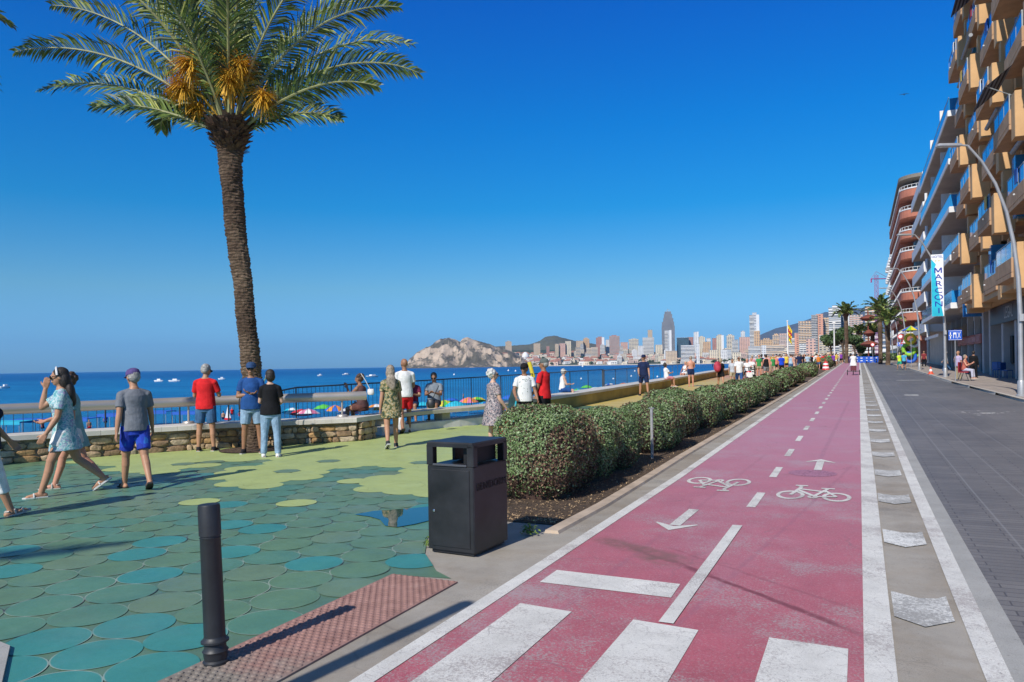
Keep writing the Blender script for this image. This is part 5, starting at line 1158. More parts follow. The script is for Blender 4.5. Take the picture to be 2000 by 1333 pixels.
CITY=[(987,999,668,3000,'beige','tower standing alone above the headland saddle',dict(top=4)),(1042,1055,671,3000,'beige','tower pair left of the round hill foot',{}),(1067,1073,677,2950,'red','slim block left of the pink stepped hill blocks',{}),(1084,1091,672,2950,'beige','slim slab at the left of the stepped hill blocks',{}),(1092,1104,671,2960,'pink','stepped block on the hill',{}),(1104,1115,667,2970,'cream','taller stepped block on the hill',{}),
(1125,1139,666,3000,'beige','pair of hill blocks, left one',{}),(1139,1151,662,3020,'tan','taller of the pair of hill blocks before the round hill',dict(style='pent')),(1164,1180,660,2900,'red','left tower of the twin brick towers',dict(style='pent',side='blind')),(1183,1190,664,2950,'white','narrow tower between the twin brick towers',{}),(1190,1210,657,2880,'red','right tower of the twin brick towers',dict(style='pent',bal=1)),(1212,1226,669,3000,'pink','lower blocks right of the twin brick towers',{}),(1228,1247,663,2900,'cream','squat tower with columns right of the brick towers',dict(bal=1,top=3)),
(1255,1277,660,2850,'white','broad rounded block with a thin tan tower on its roof',dict(bal=1)),(1265,1274,645,3000,'beige','thin tower behind the broad rounded block',{}),(1322,1345,660,2700,'teal','dark glass office block right of the great tower',{}),(1343,1354,659,2720,'red','slim block against the dark glass office',{}),(1355,1364,649,2600,'white','tall slim tower with round top',dict(side='blind')),(1364,1377,659,2600,'cream','tower group right of the slim tall tower, left one',dict(style='pent')),(1373,1388,668,2450,'tan','tower in front of the cream tower group',{}),(1380,1388,661,2620,'white','slim tower closing the cream tower group',{}),
(1391,1400,661,2500,'red','half of the two tone tower',{}),(1399,1413,656,2490,'cream','half of the two tone tower with stair',dict(style='pent',side='blind')),(1419,1434,656,2300,'cream','stepped tower with many balconies, left part',dict(bal=1,style='pent')),(1430,1442,664,2280,'band','stepped tower with many balconies, right part',dict(bal=1)),(1447,1455,648,2600,'white','small distant tower with antennas',dict(top=3)),(1444,1465,659,2350,'pink','broad block beside the tall slender tower',{}),
(1330,1356,675,2250,'band','low banded hotel on the far shore',dict(bal=1)),(1360,1366,672,2200,'white','thin low block by the banded hotel',{}),(1462,1485,677,1850,'band','low banded beach hotel below the tall slender tower',dict(bal=1)),(1485,1510,664,1900,'tan','low stepped block right of the tall slender tower',dict(style='pent')),(1487,1498,675,1700,'white','small low block by the beach hotel',{}),(1497,1531,675,1650,'tband','long low banded hotel behind the crowd',dict(bal=1)),(1509,1524,655,1800,'tan','stepped block left of the flag',dict(bal=1,style='pent')),(1522,1540,652,1780,'pink','stepped block right behind the flag',dict(bal=1)),
(1537,1552,661,1500,'band','striped grey block right of the flag pole',dict(bal=1)),(1552,1562,651,1480,'salmon','narrow block right of the flag pole',{}),(1560,1584,628,1450,'tan','tall sandy grid tower',dict(bal=1)),(1585,1596,616,1400,'grey','balcony side of the tall salmon tower',dict(bal=1)),(1594,1607,614,1400,'salmon','tall tower with blank front',{}),(1606,1621,621,1420,'tan','tall tower right of the blank fronted one',dict(bal=1)),(1562,1580,672,1250,'white','low block in front of the sandy grid tower',dict(bal=1)),(1600,1620,655,1150,'cream','mid block left of the round trees',dict(bal=1)),
(1619,1641,602,1100,'band','tall tower with blue balconies behind the round trees',dict(bal=1,top=4)),(1641,1657,604,1120,'grey','dark glazed side of the tall tower behind the round trees',dict(side='blind')),(1660,1684,616,1200,'pink','sandy pink tower right of the tall slender palm',dict(bal=1)),(1690,1708,599,900,'tan','balconied tower left of the crane',dict(bal=1)),(1684,1700,668,700,'white','low blocks behind the red disc sculpture',dict(bal=1)),(1700,1722,655,650,'white','low flats behind the bushy palms',dict(bal=1)),(1716,1732,655,420,'band','flats at the end of the road beside the bushy palms',dict(bal=1)),
(1640,1662,650,900,'cream','low tower behind the largest round tree',dict(bal=1)),(1575,1592,662,1100,'pink','lower block left of the mid block',{}),(1408,1420,684,2150,'white','low villa block on the far shore',{}),(1300,1322,686,2350,'beige','low block at the foot of the great tower',{}),(1246,1256,676,2700,'white','little block left of the broad rounded block',{}),(1280,1294,674,2650,'cream','little block right of the broad rounded block',{}),(1385,1402,684,2200,'cream','low beach block right of the tan tower',{}),(1430,1447,689,2000,'cream','low beach block before the stepped tower',{})]
used=set()
for (a,b_,yt,D,col,lb,kw) in CITY:
    L=NM[col]+' '+lb; block(a,b_,yt,D,col,' '.join(L.split()[:16]),**kw)
# the great grey tower with its white slab
D=2800; q=atD(1306,700,D); t=empty('skyscraper',(q.x,q.y,-4),math.atan2(q.y,q.x)-PI/2,'great grey glass skyscraper with stepped pointed top, tallest in the skyline','building')
k=D/F
for (a,e,yt) in ((-12.5,12.5,637),(-12,11.5,629),(-9.5,10,622),(-8,8,614),(-6.5,6,609)):
    mb=MB(); h=atD(1306,yt,D).z+4; mb.box(a*k,e*k,-2-abs(e)*.1,26+abs(e)*.1,0,h); mb.build('glass_tier',FM['grey'],t)
mb=MB(); h0=atD(1306,609,D).z+4; mb.box(-1*k,0*k,8,10,h0,h0+10); mb.box(2*k,2.6*k,8,10,h0,h0+9); mb.box(-3.5*k,-3*k,8,10,h0,h0+7); mb.build('roof_mast',roofm,t)
block(1298,1311,646,2650,'band','white slab block standing in front of the great grey skyscraper',bal=2,side='blind',name='slab_block')
# slender white tower
block(1464,1482,616,2000,'band','tall slender white tower with dark balconies, highest between skyscraper and flag',bal=2,side='blind',name='tower_block',top=7)
block(1473,1484,647,1990,'tan','sandy lower wing against the tall slender white tower')
rg=random.Random(77)
ADJ=['squat','plain','narrow','stepped','wide']
for i in range(64):
    px_=rg.uniform(1120,1640); D=shoreD(px_)+rg.uniform(90,520); w=rg.uniform(6,17); yb=hz(px_)-(landz(px_,D)-H)*F/D; hh=rg.uniform(8,26); col=rg.choice(('beige','cream','white','tan','band','pink','tband','cream','white')); 
    block(px_-w/2,px_+w/2,yb-hh,D,col,'one of many mid rise %s blocks filling the town behind the far beach'%NM[col],bal=rg.choice((0,1,1)),style=rg.choice(('flat','pent')),name='mid_rise_block',group='%s mid rise blocks of the far town'%NM[col])
# houses and trees on the slope
rg=random.Random(21); hm=[pm('villa_white',(.72,.70,.66),.8,.05,.1),pm('villa_cream',(.62,.54,.42),.8,.06,.1),pm('villa_pink',(.58,.42,.34),.8,.06,.1)]
vm=[]
for m in hm:
    for st in range(3):
        body=MB(); body.box(-6,6,-5,5,-5,6)
        if st: body.box(-9,-6,-3,4,-5,3)
        rf=MB()
        if st==2: rf.box(-6.3,6.3,-5.3,5.3,6,6.4)
        else: rf.poly([(-6.6,-5.6,6),(6.6,-5.6,6),(4,0,8.2),(-4,0,8.2)]); rf.poly([(6.6,5.6,6),(-6.6,5.6,6),(-4,0,8.2),(4,0,8.2)]); rf.tri((6.6,-5.6,6),(6.6,5.6,6),(4,0,8.2)); rf.tri((-6.6,5.6,6),(-6.6,-5.6,6),(-4,0,8.2))
        wn_=MB()
        for x in (-4,-1,2.4): wn_.box(x,x+1.5,-5.12,-5.002,1.5,3.4); wn_.box(x,x+1.5,-5.12,-5.002,-1.5,.4)
        vm.append((body.mesh('wall',[m]),rf.mesh('roof',[trm if st<2 else roofm]),wn_.mesh('window_row',[m_win])))
cells={}
def house(px_,D,sc,grp,lb):
    q=atD(px_,CY,D); z=landz(px_,D); t=empty('hillside_house',(q.x,q.y,z),rg.uniform(-.5,.5)+math.atan2(q.y,q.x)-PI/2,lb,'house',grp); t.scale=(sc,sc,sc); a=vm[rg.randrange(9)]
    for n_,me in zip(('wall','roof','window_row'),a): o=bpy.data.objects.new(n_,me); C.objects.link(o); o.parent=t
for i in range(260):
    px_=rg.choice((rg.uniform(955,1290),rg.uniform(1000,1200),rg.uniform(1200,1560))); s_=rg.uniform(70,520) if px_<1290 else rg.uniform(60,260); 
    house(px_,shoreD(px_)+s_,rg.uniform(1.1,2.1)*(.6 if px_>1400 else 1),'small houses scattered on the slope above the far shore','small pale house among many on the slope above the far shore')
for i in range(150):
    px_=rg.uniform(940,1620); s_=rg.uniform(60,560) if px_<1290 else rg.uniform(45,260); D=shoreD(px_)+s_; q=atD(px_,CY,D)
    if i<8:
        tr0=tree((q.x,q.y,landz(px_,D)),11,7,'dark green tree among the houses above the far shore','trees among the houses above the far shore',420,1.1,5,seed=i+50); 
        if i==0: TR=[]
        TR.append(tr0)
        if i==7: km_=KID()
    else: c_=copy_tree(TR[i%8],kidmap=km_,loc=(q.x,q.y,landz(px_,D)),rz=rg.random()*6); c_.scale=(rg.uniform(.7,1.5),)*2+(rg.uniform(.6,1.1),)
block(950,995,691,2720,'pink','long low red roofed hotel at the foot of the headland',style='tile',dep=20,name='long_hotel')
block(948,962,701,2660,'white','white stepped villa block by the water under the headland',name='villa_block'); block(964,985,703,2670,'cream','row of low white villas right of the stepped villa block',style='tile',name='villa_row')
q=atD(1026,684,2900); t=empty('round_building',(q.x,q.y,landz(1026,2900)),0,'white dome shaped building on the slope left of the hill blocks','building'); mb=MB(); mb.ell((0,0,10),(14,14,22),18,12); mb.build('dome',FM['blind'],t); mb=MB(); mb.box(-8,8,-16,-12,0,14); mb.build('porch',FM['white'],t)
# crane
m_crane=pm('crane_magenta',(.35,.04,.16),.5); D=420; q=atD(1714,703,D); zt=atD(1714,545,D).z; t=empty('tower_crane',(q.x,q.y,1),YAW,'thin magenta tower crane above the palms','crane')
mb=MB(); h=zt-1; s_=.7
for a in (-1,1):
    for e in (-1,1): mb.tube([(a*s_,e*s_,0),(a*s_,e*s_,h+2)],.12,4)
z=0
while z<h: mb.tube([(-s_,-s_,z),(s_,-s_,z+1.6)],.08,4); mb.tube([(s_,-s_,z+1.6),(-s_,-s_,z+3.2)],.08,4); z+=3.2
mb.build('mast',m_crane,t); mb=MB(); mb.tube([(-3,0,h),(7.5,0,h)],.25,4); mb.tube([(-3,0,h),(0,0,h+4),(7.5,0,h)],.1,4); mb.tube([(-2.8,0,h),(-2.8,0,h-2)],.4,4); mb.build('jib',m_crane,t)
# flag pole
D=118; q=atD(1539,703,D); y=q.y; zt=atD(1539,629,D).z; t=empty('flagpole',(q.x,q.y,gz(y)),YAW,'white flagpole with hanging red and yellow flag beyond the crowd','flagpole')
mb=MB(); h=zt-gz(y); mb.tube([(0,0,0),(0,0,h)],[.14,.07],10); mb.ell((0,0,h+.1),.14,8,6); mb.build('pole',m_wht,t)
fmats=[pm('flag_red',(.55,.03,.05),.8),pm('flag_yellow',(.75,.55,.03),.8),pm('flag_green',(.3,.5,.05),.8),pm('flag_blue',(.05,.12,.5),.8)]
mb=MB(); n=10
for i in range(n):
    for j in range(8):
        def f(a,c_): return (.1+a*.055+.04*math.sin(c_*2),.12*math.sin(a*1.7+c_*.6),h-.35-c_*.30-a*.09)
        mb.quad(f(i,j),f(i+1,j),f(i+1,j+1),f(i,j+1),1 if j in (0,1,4) else (0 if j in (2,3,5) else (2 if j==6 else 1)))
mb.build('flag',fmats,t)
t=empty('light_mast',tuple(atD(1630,703,110).xy)+(1.0,),0,'plain white mast beside the round green trees','mast'); mb=MB(); mb.tube([(0,0,0),(0,0,atD(1630,632,110).z-1)],[.12,.07],8); mb.build('pole',m_wht,t); mb=MB(); mb.bbox(-.2,.2,-.1,.1,atD(1630,632,110).z-1,atD(1630,632,110).z-.8); mb.build('cap',m_wht,t)
# ---------------- people ----------------
def remesh(mb,name,mat_,parent,vox,it=4,fac=.5):
    me=mb.mesh(name,[mat_]); o=bpy.data.objects.new(name,me); C.objects.link(o)
    m=o.modifiers.new('r','REMESH'); m.mode='VOXEL'; m.voxel_size=vox; m.use_smooth_shade=True
    s_=o.modifiers.new('s','SMOOTH'); s_.factor=fac; s_.iterations=it
    dg=bpy.context.evaluated_depsgraph_get(); nm=bpy.data.meshes.new_from_object(o.evaluated_get(dg)); nm.name=name
    o.modifiers.clear(); o.data=nm; bpy.data.meshes.remove(me)
    if not nm.materials: nm.materials.append(mat_)
    nm.polygons.foreach_set('use_smooth',[True]*len(nm.polygons)); o.parent=parent; return o
def loft(mb,rings,M,n=18):
    R_=[]
    for z,rx,ry,*oy in rings:
        y0=oy[0] if oy else 0; x0=oy[1] if len(oy)>1 else 0
        R_.append([mb.p(M@Vector((x0+rx*math.cos(2*PI*k/n),y0+ry*math.sin(2*PI*k/n),z))) for k in range(n)])
    for a,b_ in zip(R_,R_[1:]):
        for k in range(n): mb.face([a[k],a[(k+1)%n],b_[(k+1)%n],b_[k]])
    mb.face(R_[0][::-1]); mb.face(R_[-1])
def cone(mb,a,b_,r0,r1,round_=True,n=12):
    a=Vector(a); b_=Vector(b_); L=(b_-a).length
    if L<1e-5: return
    d=(b_-a)/L
    pts=[a,b_]; rr=[r0,r1]
    if round_:
        pts=[a-d*r0*.95,a-d*r0*.7,a,b_,b_+d*r1*.7,b_+d*r1*.95]; rr=[r0*.25,r0*.72,r0,r1,r1*.72,r1*.25]
    mb.tube(pts,rr,n)
def cloth(name,col,var=.16,rough=.85,scale=7,bs=.55):
    return pm('cloth_'+name,col,rough,var,scale,bs=bs,bscale=7,bd=.035,spec=.2,obj=True)
def printm(name,stops,scale,feat='F1',distort=1.2):
    if ('P',name) in _mc: return _mc[('P',name)]
    m,nt,b=nmat(name); v=N(nt,'TexCoord').outputs['Object']; c_=ramp(nt,noi(nt,scale,v,3,.55),stops); r=c_.node.color_ramp if hasattr(c_,'node') else None
    if r: r.interpolation='CONSTANT'
    nt.links.new(c_,b.inputs['Base Color']); b.inputs['Roughness'].default_value=.85; nt.links.new(bump(nt,noi(nt,9,v),.5,.02),b.inputs['Normal']); _mc[('P',name)]=m; return m
SK={'tan':(.42,.22,.13),'fair':(.56,.34,.24),'brown':(.30,.15,.085),'red':(.55,.26,.17)}
HAIR={'grey':(.32,.31,.29),'white':(.62,.60,.56),'dark':(.025,.018,.014),'brown':(.09,.05,.03),'blond':(.42,.33,.21),'ash':(.30,.24,.18)}
def skin(k): return pm('skin_'+k,SK[k],.5,.08,6,spec=.35,obj=True)
def hairm(k): return pm('hair_'+k,HAIR[k],.6,.35,28,bs=.9,bscale=55,bd=.01,obj=True)
DEFP=dict(la=(5,8,12,0),ra=(5,8,12,0),ll=(0,2,0),rl=(0,2,0),lean=0,turn=0,nod=0,twist=0)
def person(x,y,rel,hgt_,pose,top,bottom,hair,shoes,label,skin_='tan',g=1.0,fem=False,vox=.0075,z=None,group=None,lift=0,hat=None,glasses=False,extra=None,sit=None,rz=None,name='person'):
    P_=dict(DEFP); P_.update(pose); s=hgt_/1.75
    z0=gz(y) if z is None else z
    va=math.atan2(-x,y); ang=(va+R(rel)) if rz is None else rz
    t=empty(name,(x,y,z0),ang,label,'person',group)
    Sm=Matrix.Scale(s,4)
    # legs first, to find the pelvis height
    def rot(sw,out,side): # swing forward about x, out sideways
        d=Vector((0,0,-1)); d=Matrix.Rotation(R(sw),3,'X')@d; d=Matrix.Rotation(-R(out)*side,3,'Y')@d; return d
    legs={}
    for side,k in ((-1,'ll'),(1,'rl')):
        sw,out,bd,*ft=P_[k]; hip=Vector((.088*side,0,0)); d1=rot(sw,out,side); kn=hip+d1*.42; d2=rot(sw-bd,out*.6,side); an=kn+d2*.405
        fp=ft[0] if ft else max(0,-(sw-bd))*.75*(1 if bd>18 else 0)     # heel lifted
        fy=R(8*side if len(ft)<2 else ft[1]); fd=Vector((math.sin(fy)*math.cos(R(fp)),math.cos(fy)*math.cos(R(fp)),-math.sin(R(fp))))
        legs[side]=(hip,kn,an,fd)
    low=min(min(l[2].z-.07,(l[2]+l[3]*.15).z-.045) for l in legs.values())
    pz=-low if sit is None else (sit/s)
    for side in legs:
        h,k_,a,fd=legs[side]; legs[side]=(h+Vector((0,0,pz)),k_+Vector((0,0,pz)),a+Vector((0,0,pz)),fd)
    T=Matrix.Translation((0,0,pz))@Matrix.Rotation(-R(P_['lean']),4,'X')@Matrix.Rotation(R(P_['twist']),4,'Z')@Matrix.Translation((0,0,-.91))
    sw_=.148 if fem else .172
    arms={}
    for side,k in ((-1,'la'),(1,'ra')):
        sw,out,bd,inw=P_[k]; sh=T@Vector((sw_*side,0,1.385)); R3=T.to_3x3(); d1=R3@rot(sw,out,side); el=sh+d1*.285
        d2=rot(sw+bd,out,side); d2=Matrix.Rotation(R(inw)*side,3,'Z')@d2; d2=(R3@d2).normalized(); wr=el+d2*.25; arms[side]=(sh,el,wr,d1,d2)
    Hd=T@Matrix.Translation((0,.0,1.49))@Matrix.Rotation(R(P_['turn']),4,'Z')@Matrix.Rotation(-R(P_['nod']),4,'X')@Matrix.Translation((0,0,-1.49))
    fine=vox<.012
    # ---- body
    mb=MB(); mb.M=Sm
    wf=.9 if fem else 1.0
    # mb.M applies scaling; points below are in 1.75 m units
    tor=[(.84,.12,.09),(.90,.155*(1.04 if fem else 1),.108),(.98,.158,.110*g),(1.08,.138*wf*g,.098*g,.012*(g-1)*4),(1.18,.140*wf,.10*g**.6,.008),(1.28,.158*wf,.112,.004),(1.36,.165*wf,.104),(1.41,.135*wf,.084),(1.445,.085,.066),(1.49,.055,.056)]
    loft(mb,tor,T)
    if fem:
        for q in (-.07,.07): mb.ell(T@Vector((q,.085,1.27)),(.062,.055,.06),10,8)
    for side,(h,k_,a,fd) in legs.items():
        cone(mb,h+Vector((0,0,-.02)),k_,.088*g**.4,.056); cone(mb,k_,k_.lerp(a,.35)+Vector((0,-.012,0)),.053,.054); cone(mb,k_.lerp(a,.3)+Vector((0,-.012,0)),a,.053,.036)
        cone(mb,a,a+Vector((0,0,-.025)),.036,.038)
        up=Vector((0,0,1)); heel=a-fd*.045+Vector((0,0,-.035)); toe=a+fd*.15+Vector((0,0,-.045)); cone(mb,heel,a+fd*.06+Vector((0,0,-.03)),.034,.036); cone(mb,a+fd*.05+Vector((0,0,-.035)),toe,.036,.024); cone(mb,a+fd*.09+fd.cross(up)*.02+Vector((0,0,-.045)),toe+fd.cross(up)*.018,.028,.02)
        if fine and shoes in ('sandal','flip','bare'):
            sd_=fd.cross(up).normalized()
            for q in range(5): cone(mb,toe+sd_*(.034-.016*q)*1.0-fd*.01,toe+sd_*(.036-.018*q)+fd*(.028-.004*q)+Vector((0,0,-.006)),.010,.008,n=7)
    for side,(sh,el,wr,d1,d2) in arms.items():
        cone(mb,sh+Vector((0,0,-.01)),sh+d1*.1,.055,.050); cone(mb,sh+Vector((0,0,.0)),T@Vector((.045*side,-.005,1.44)),.045,.042); cone(mb,sh+d1*.08,el,.050,.039); cone(mb,el,el.lerp(wr,.3),.040,.041); cone(mb,el.lerp(wr,.3),wr,.041,.026)
        # hand: palm, four fingers and thumb
        ax=d2; ref=T.to_3x3()@Vector((side*1.0,0,0)); wd=ref-ax*ref.dot(ax)
        thumbdir=(T.to_3x3()@Vector((0,1,0))); thumbdir=thumbdir-ax*thumbdir.dot(ax)
        if thumbdir.length<.3: thumbdir=T.to_3x3()@Vector((0,0,1)); thumbdir=thumbdir-ax*thumbdir.dot(ax)
        thumbdir.normalize(); pal=ax.cross(thumbdir).normalized()*(-side)   # palm faces the body
        for q in range(4):
            b0=wr+ax*.015+thumbdir*(.018-.012*q); b1=wr+ax*.088+thumbdir*(.031-.0205*q); cone(mb,b0,b1,.016,.0135,n=8)
            if fine:
                L=(.040,.046,.042,.032)[q]; f1=b1+(ax*.93+pal*.35)*L; f2=f1+(ax*.6+pal*.8)*L*.8; cone(mb,b1,f1,.0105,.0095,n=8); cone(mb,f1,f2,.0095,.0082,n=8)
            else: cone(mb,b1,b1+(ax*.8+pal*.5)*.06,.013,.011,n=6)
        t0=wr+ax*.03+thumbdir*.022; t1=t0+(ax*.6+thumbdir*.75+pal*.2).normalized()*.045; cone(mb,t0,t1,.014,.011,n=8); cone(mb,t1,t1+(ax*.9+thumbdir*.25+pal*.3).normalized()*.032,.0105,.009,n=8)
    cone(mb,T@Vector((0,-.005,1.43)),Hd@Vector((0,.008,1.56)),.058 if not fem else .048,.052 if not fem else .045)
    mb.ell(Hd@Vector((0,-.008,1.645)),(.078,.097,.098),16,12,Hd.to_3x3()); mb.ell(Hd@Vector((0,.022,1.60)),(.062,.076,.09),14,10,Hd.to_3x3()); mb.ell(Hd@Vector((0,.045,1.55)),(.040,.045,.035),12,8,Hd.to_3x3())
    cone(mb,Hd@Vector((0,.096,1.635)),Hd@Vector((0,.118,1.605)),.010,.014,n=8); cone(mb,Hd@Vector((-.03,.088,1.652)),Hd@Vector((.03,.088,1.652)),.014,.014,n=8)
    cone(mb,Hd@Vector((-.02,.096,1.572)),Hd@Vector((.02,.096,1.572)),.011,.011,n=8)
    for q in (-1,1): mb.ell(Hd@Vector((q*.08,-.005,1.615)),(.012,.022,.032),8,6,Hd.to_3x3())
    remesh(mb,'body',skin(skin_),t,vox,3)
    def E(cs,nm,mt,v=None,it=3):
        mb2=MB(); mb2.M=Sm; cs(mb2); return remesh(mb2,nm,mt,t,v or vox*1.25,it)
    # ---- eyes, glasses
    if fine:
        mb2=MB(); mb2.M=Sm
        for q in (-.031,.031): mb2.ell(Hd@Vector((q,.093,1.632)),(.010,.006,.006),8,6,Hd.to_3x3())
        mb2.build('eyes',pm('eye_dark',(.03,.02,.015),.2),t,smooth=True)
    if glasses:
        mb2=MB(); mb2.M=Sm
        for q in (-.034,.034): mb2.ell(Hd@Vector((q,.106,1.632)),(.031,.010,.023),12,8,Hd.to_3x3())
        for q in (-.076,.076): cone(mb2,Hd@Vector((q*.8,.1,1.64)),Hd@Vector((q*1.08,0,1.635)),.005,.005,n=6)
        mb2.build('sunglasses',pm('sunglasses_black',(.01,.01,.012),.12),t,smooth=True)
    # ---- trousers / shorts / skirt
    kind,mt=bottom
    if kind:
        def f(m):
            loft(m,[(.80,.145,.115),(.86,.168,.125),(.93,.170,.125*g**.5),(1.0,.163,.118*g),(1.035,.152*g**.5,.112*g)],T)
            fr={'shorts':.78,'short':.50,'trousers':1,'capri':1}[kind]
            for side,(h,k_,a,fd) in legs.items():
                e=h.lerp(k_,fr); fl={'shorts':.093,'short':.102,'trousers':.070,'capri':.074}[kind]
                cone(m,h+Vector((0,0,.0)),e,.106*g**.4,fl,False)
                m.ell(h,(.102*g**.4,.106,.10),12,8)
                if kind in('trousers','capri'):
                    e2=k_.lerp(a,.97 if kind=='trousers' else .45); cone(m,k_-(k_-h)*.03,e2,.071,.062,False); m.ell(k_,(.071,.071,.071),10,8)
        E(f,{'trousers':'trousers','capri':'trousers'}.get(kind,'shorts'),mt)
    # ---- top
    kind,mt=top
    if kind:
        lo={'tee':.86,'polo':.86,'tank':.88,'long':.86,'dress':.50,'tunic':.66,'skirtdress':.55}[kind]
        def f(m):
            inf=.016; rings=[]
            if kind in('dress','tunic','skirtdress'):
                w=.235 if kind!='tunic' else .215
                rings=[(lo,w*g,.20*g),(lo+.12,w*.93*g,.175*g),(.86,.195*g,.148*g)]
            else: rings=[(lo,.182*g**.6,.138*g**.8),(.92,.180*g**.6,.135*g**.9)]
            rings+=[(1.0,.172*g**.8,.128*g,.01*(g-1)*3),(1.1,.160*wf*g**.8,.122*g,.02*(g-1)*4),(1.2,.160*wf*g**.3,.122*g**.6,.01),(1.29,.172*wf,.130,.006),(1.36,.172*wf,.118),(1.41,.140*wf,.098),(1.442,.100,.080),(1.458,.074,.070)]
            if kind=='tank': rings=rings[:-3]+[(1.42,.135*wf,.095),(1.445,.10,.08)]
            loft(m,rings,T,22)
            if fem:
                for q in (-.07,.07): m.ell(T@Vector((q,.088,1.27)),(.072,.062,.07),10,8)
            for side,(sh,el,wr,d1,d2) in arms.items():
                if kind=='tank': continue
                fr={'long':1,'polo':.72}.get(kind,.66)
                m.ell(sh+Vector((0,0,-.008)),(.063,.066,.060),12,8); cone(m,sh,T@Vector((.05*side,-.004,1.432)),.055,.048); cone(m,sh,sh.lerp(el,fr),.062,.066 if fr<1 else .053,False)
                if kind=='long': m.ell(el,(.054,.054,.054),10,8); cone(m,el,el.lerp(wr,.92),.054,.043,False)
        E(f,{'dress':'dress','tunic':'tunic','skirtdress':'dress','tank':'tank_top'}.get(kind,'shirt'),mt,it=4)
    # ---- hair and hats
    hk,hc=hair
    if hk and hk!='bald':
        def f(m):
            rot3=Hd.to_3x3(); m.ell(Hd@Vector((0,-.022,1.662)),(.089,.100,.095),16,12,rot3)
            if hk in('short','curly','bob'): m.ell(Hd@Vector((0,-.045,1.625)),(.084,.075,.085),14,10,rot3)
            if hk=='curly':
                r_=random.Random(1)
                for _ in range(26):
                    a=r_.random()*2*PI; b2=r_.uniform(-.3,1.3); m.ell(Hd@Vector((.088*math.cos(a)*math.cos(b2),-.028+.098*math.sin(a)*math.cos(b2)-(.03 if math.sin(a)>0 else 0),1.66+.088*math.sin(b2))),(.032,.032,.03),8,6)
            if hk=='bob': m.ell(Hd@Vector((0,-.03,1.60)),(.096,.085,.10),14,10,rot3); 
            if hk=='long':
                m.ell(Hd@Vector((0,-.05,1.58)),(.098,.082,.13),14,10,rot3); m.ell(T@Vector((0,-.10,1.42)),(.105,.062,.15),14,10,rot3); m.ell(T@Vector((.03,-.12,1.33)),(.07,.045,.11),12,8,rot3)
        o=E(f,'hair',hairm(hc),vox*1.3,2)
    if hat:
        hk2,hm=hat
        def f(m):
            rot3=Hd.to_3x3()
            if hk2 in('cap','visor'): 
                m.M=Sm@Hd; loft(m,[(1.655,.096,.108,-.012),(1.70,.094,.104,-.014),(1.735,.078,.086,-.016),(1.755,.045,.05,-.018),(1.76,.01,.01,-.018)] if hk2=='cap' else [(1.65,.098,.112,-.01),(1.69,.097,.11,-.01)],Matrix.Identity(4)); 
                loft(m,[(1.652,.075,.085,.095),(1.663,.072,.085,.092)],Matrix.Translation((0,0,0))); m.M=Sm
            if hk2=='sun': m.M=Sm@Hd; loft(m,[(1.655,.17,.19,-.01),(1.67,.165,.185,-.01)],Matrix.Identity(4)); loft(m,[(1.66,.098,.112,-.012),(1.74,.088,.1,-.014),(1.765,.05,.06,-.015)],Matrix.Identity(4)); m.M=Sm
        E(f,'cap' if hk2!='sun' else 'sun_hat',hm,vox*.9,2)
    # ---- shoes
    if shoes and shoes!='bare':
        for side,(h,k_,a,fd) in legs.items():
            up=Vector((0,0,1)); sd_=fd.cross(up).normalized(); un=sd_.cross(fd).normalized()
            mb2=MB(); mb2.M=Sm; B3=Matrix((sd_,fd,un)).transposed()
            def pt(x_,y_,z_): return a+B3@Vector((x_,y_,z_))
            col=SHO[shoes if shoes in SHO else 'sneaker_dark']
            solez=-.070
            out_=[(-.034,-.075),(.034,-.075),(.045,.0),(.050,.10),(.035,.19),(-.01,.21),(-.042,.17),(-.045,.05)]
            i0=[mb2.p(pt(x_,y_,solez)) for x_,y_ in out_]; i1=[mb2.p(pt(x_,y_,solez+.022)) for x_,y_ in out_]
            mb2.face(i0); mb2.face(i1[::-1]); [mb2.face([i0[k],i1[k],i1[(k+1)%8],i0[(k+1)%8]]) for k in range(8)]
            so=mb2.build('shoe_sole',SHO['sole' if shoes not in('sandal','flip','flipdark') else shoes],t)
            mb2=MB(); mb2.M=Sm
            if shoes in('sandal','flip','flipdark'):
                for yy,rr in ((.11,.040),(.03,.038)) if shoes=='sandal' else ((.08,.042),):
                    mb2.tube([pt(-.042,yy,-.05),pt(-.036,yy,-.02+(.0 if yy>.05 else .02)),pt(0,yy,-.008+(0 if yy>.05 else .03)),pt(.036,yy,-.02+(0 if yy>.05 else .02)),pt(.044,yy,-.05)],.011,6)
                if shoes=='sandal': mb2.tube([pt(-.035,-.03,0),pt(0,-.065,.0),pt(.035,-.03,0)],.010,6)
                mb2.build('strap',SHO[shoes],so)
            else:
                cone(mb2,pt(0,-.035,-.03),pt(0,.05,-.028),.044,.045); cone(mb2,pt(0,.04,-.03),pt(0,.155,-.042),.045,.034); cone(mb2,pt(0,-.01,-.02),pt(0,-.005,.028),.047,.045,False)
                remesh(mb2,'shoe',col,t,vox*1.2,2)
    t['_']=0; del t['_']
    return t,dict(T=T,Hd=Hd,arms=arms,legs=legs,Sm=Sm,M=Matrix.Translation((x,y,z0))@Matrix.Rotation(ang,4,'Z')@Sm)
SHO={'sole':pm('rubber_sole',(.5,.5,.48),.7),'sneaker_dark':cloth('shoe_black',(.02,.02,.022)),'sneaker_white':cloth('shoe_white',(.72,.72,.70)),'sneaker_pink':cloth('shoe_mauve',(.35,.17,.28)),'sandal':pm('sandal_grey_beige',(.48,.44,.38),.6),'flip':pm('flipflop_white',(.7,.68,.64),.6),'flipdark':pm('flipflop_black',(.02,.02,.02),.6),'slipper':cloth('shoe_charcoal',(.035,.04,.045))}
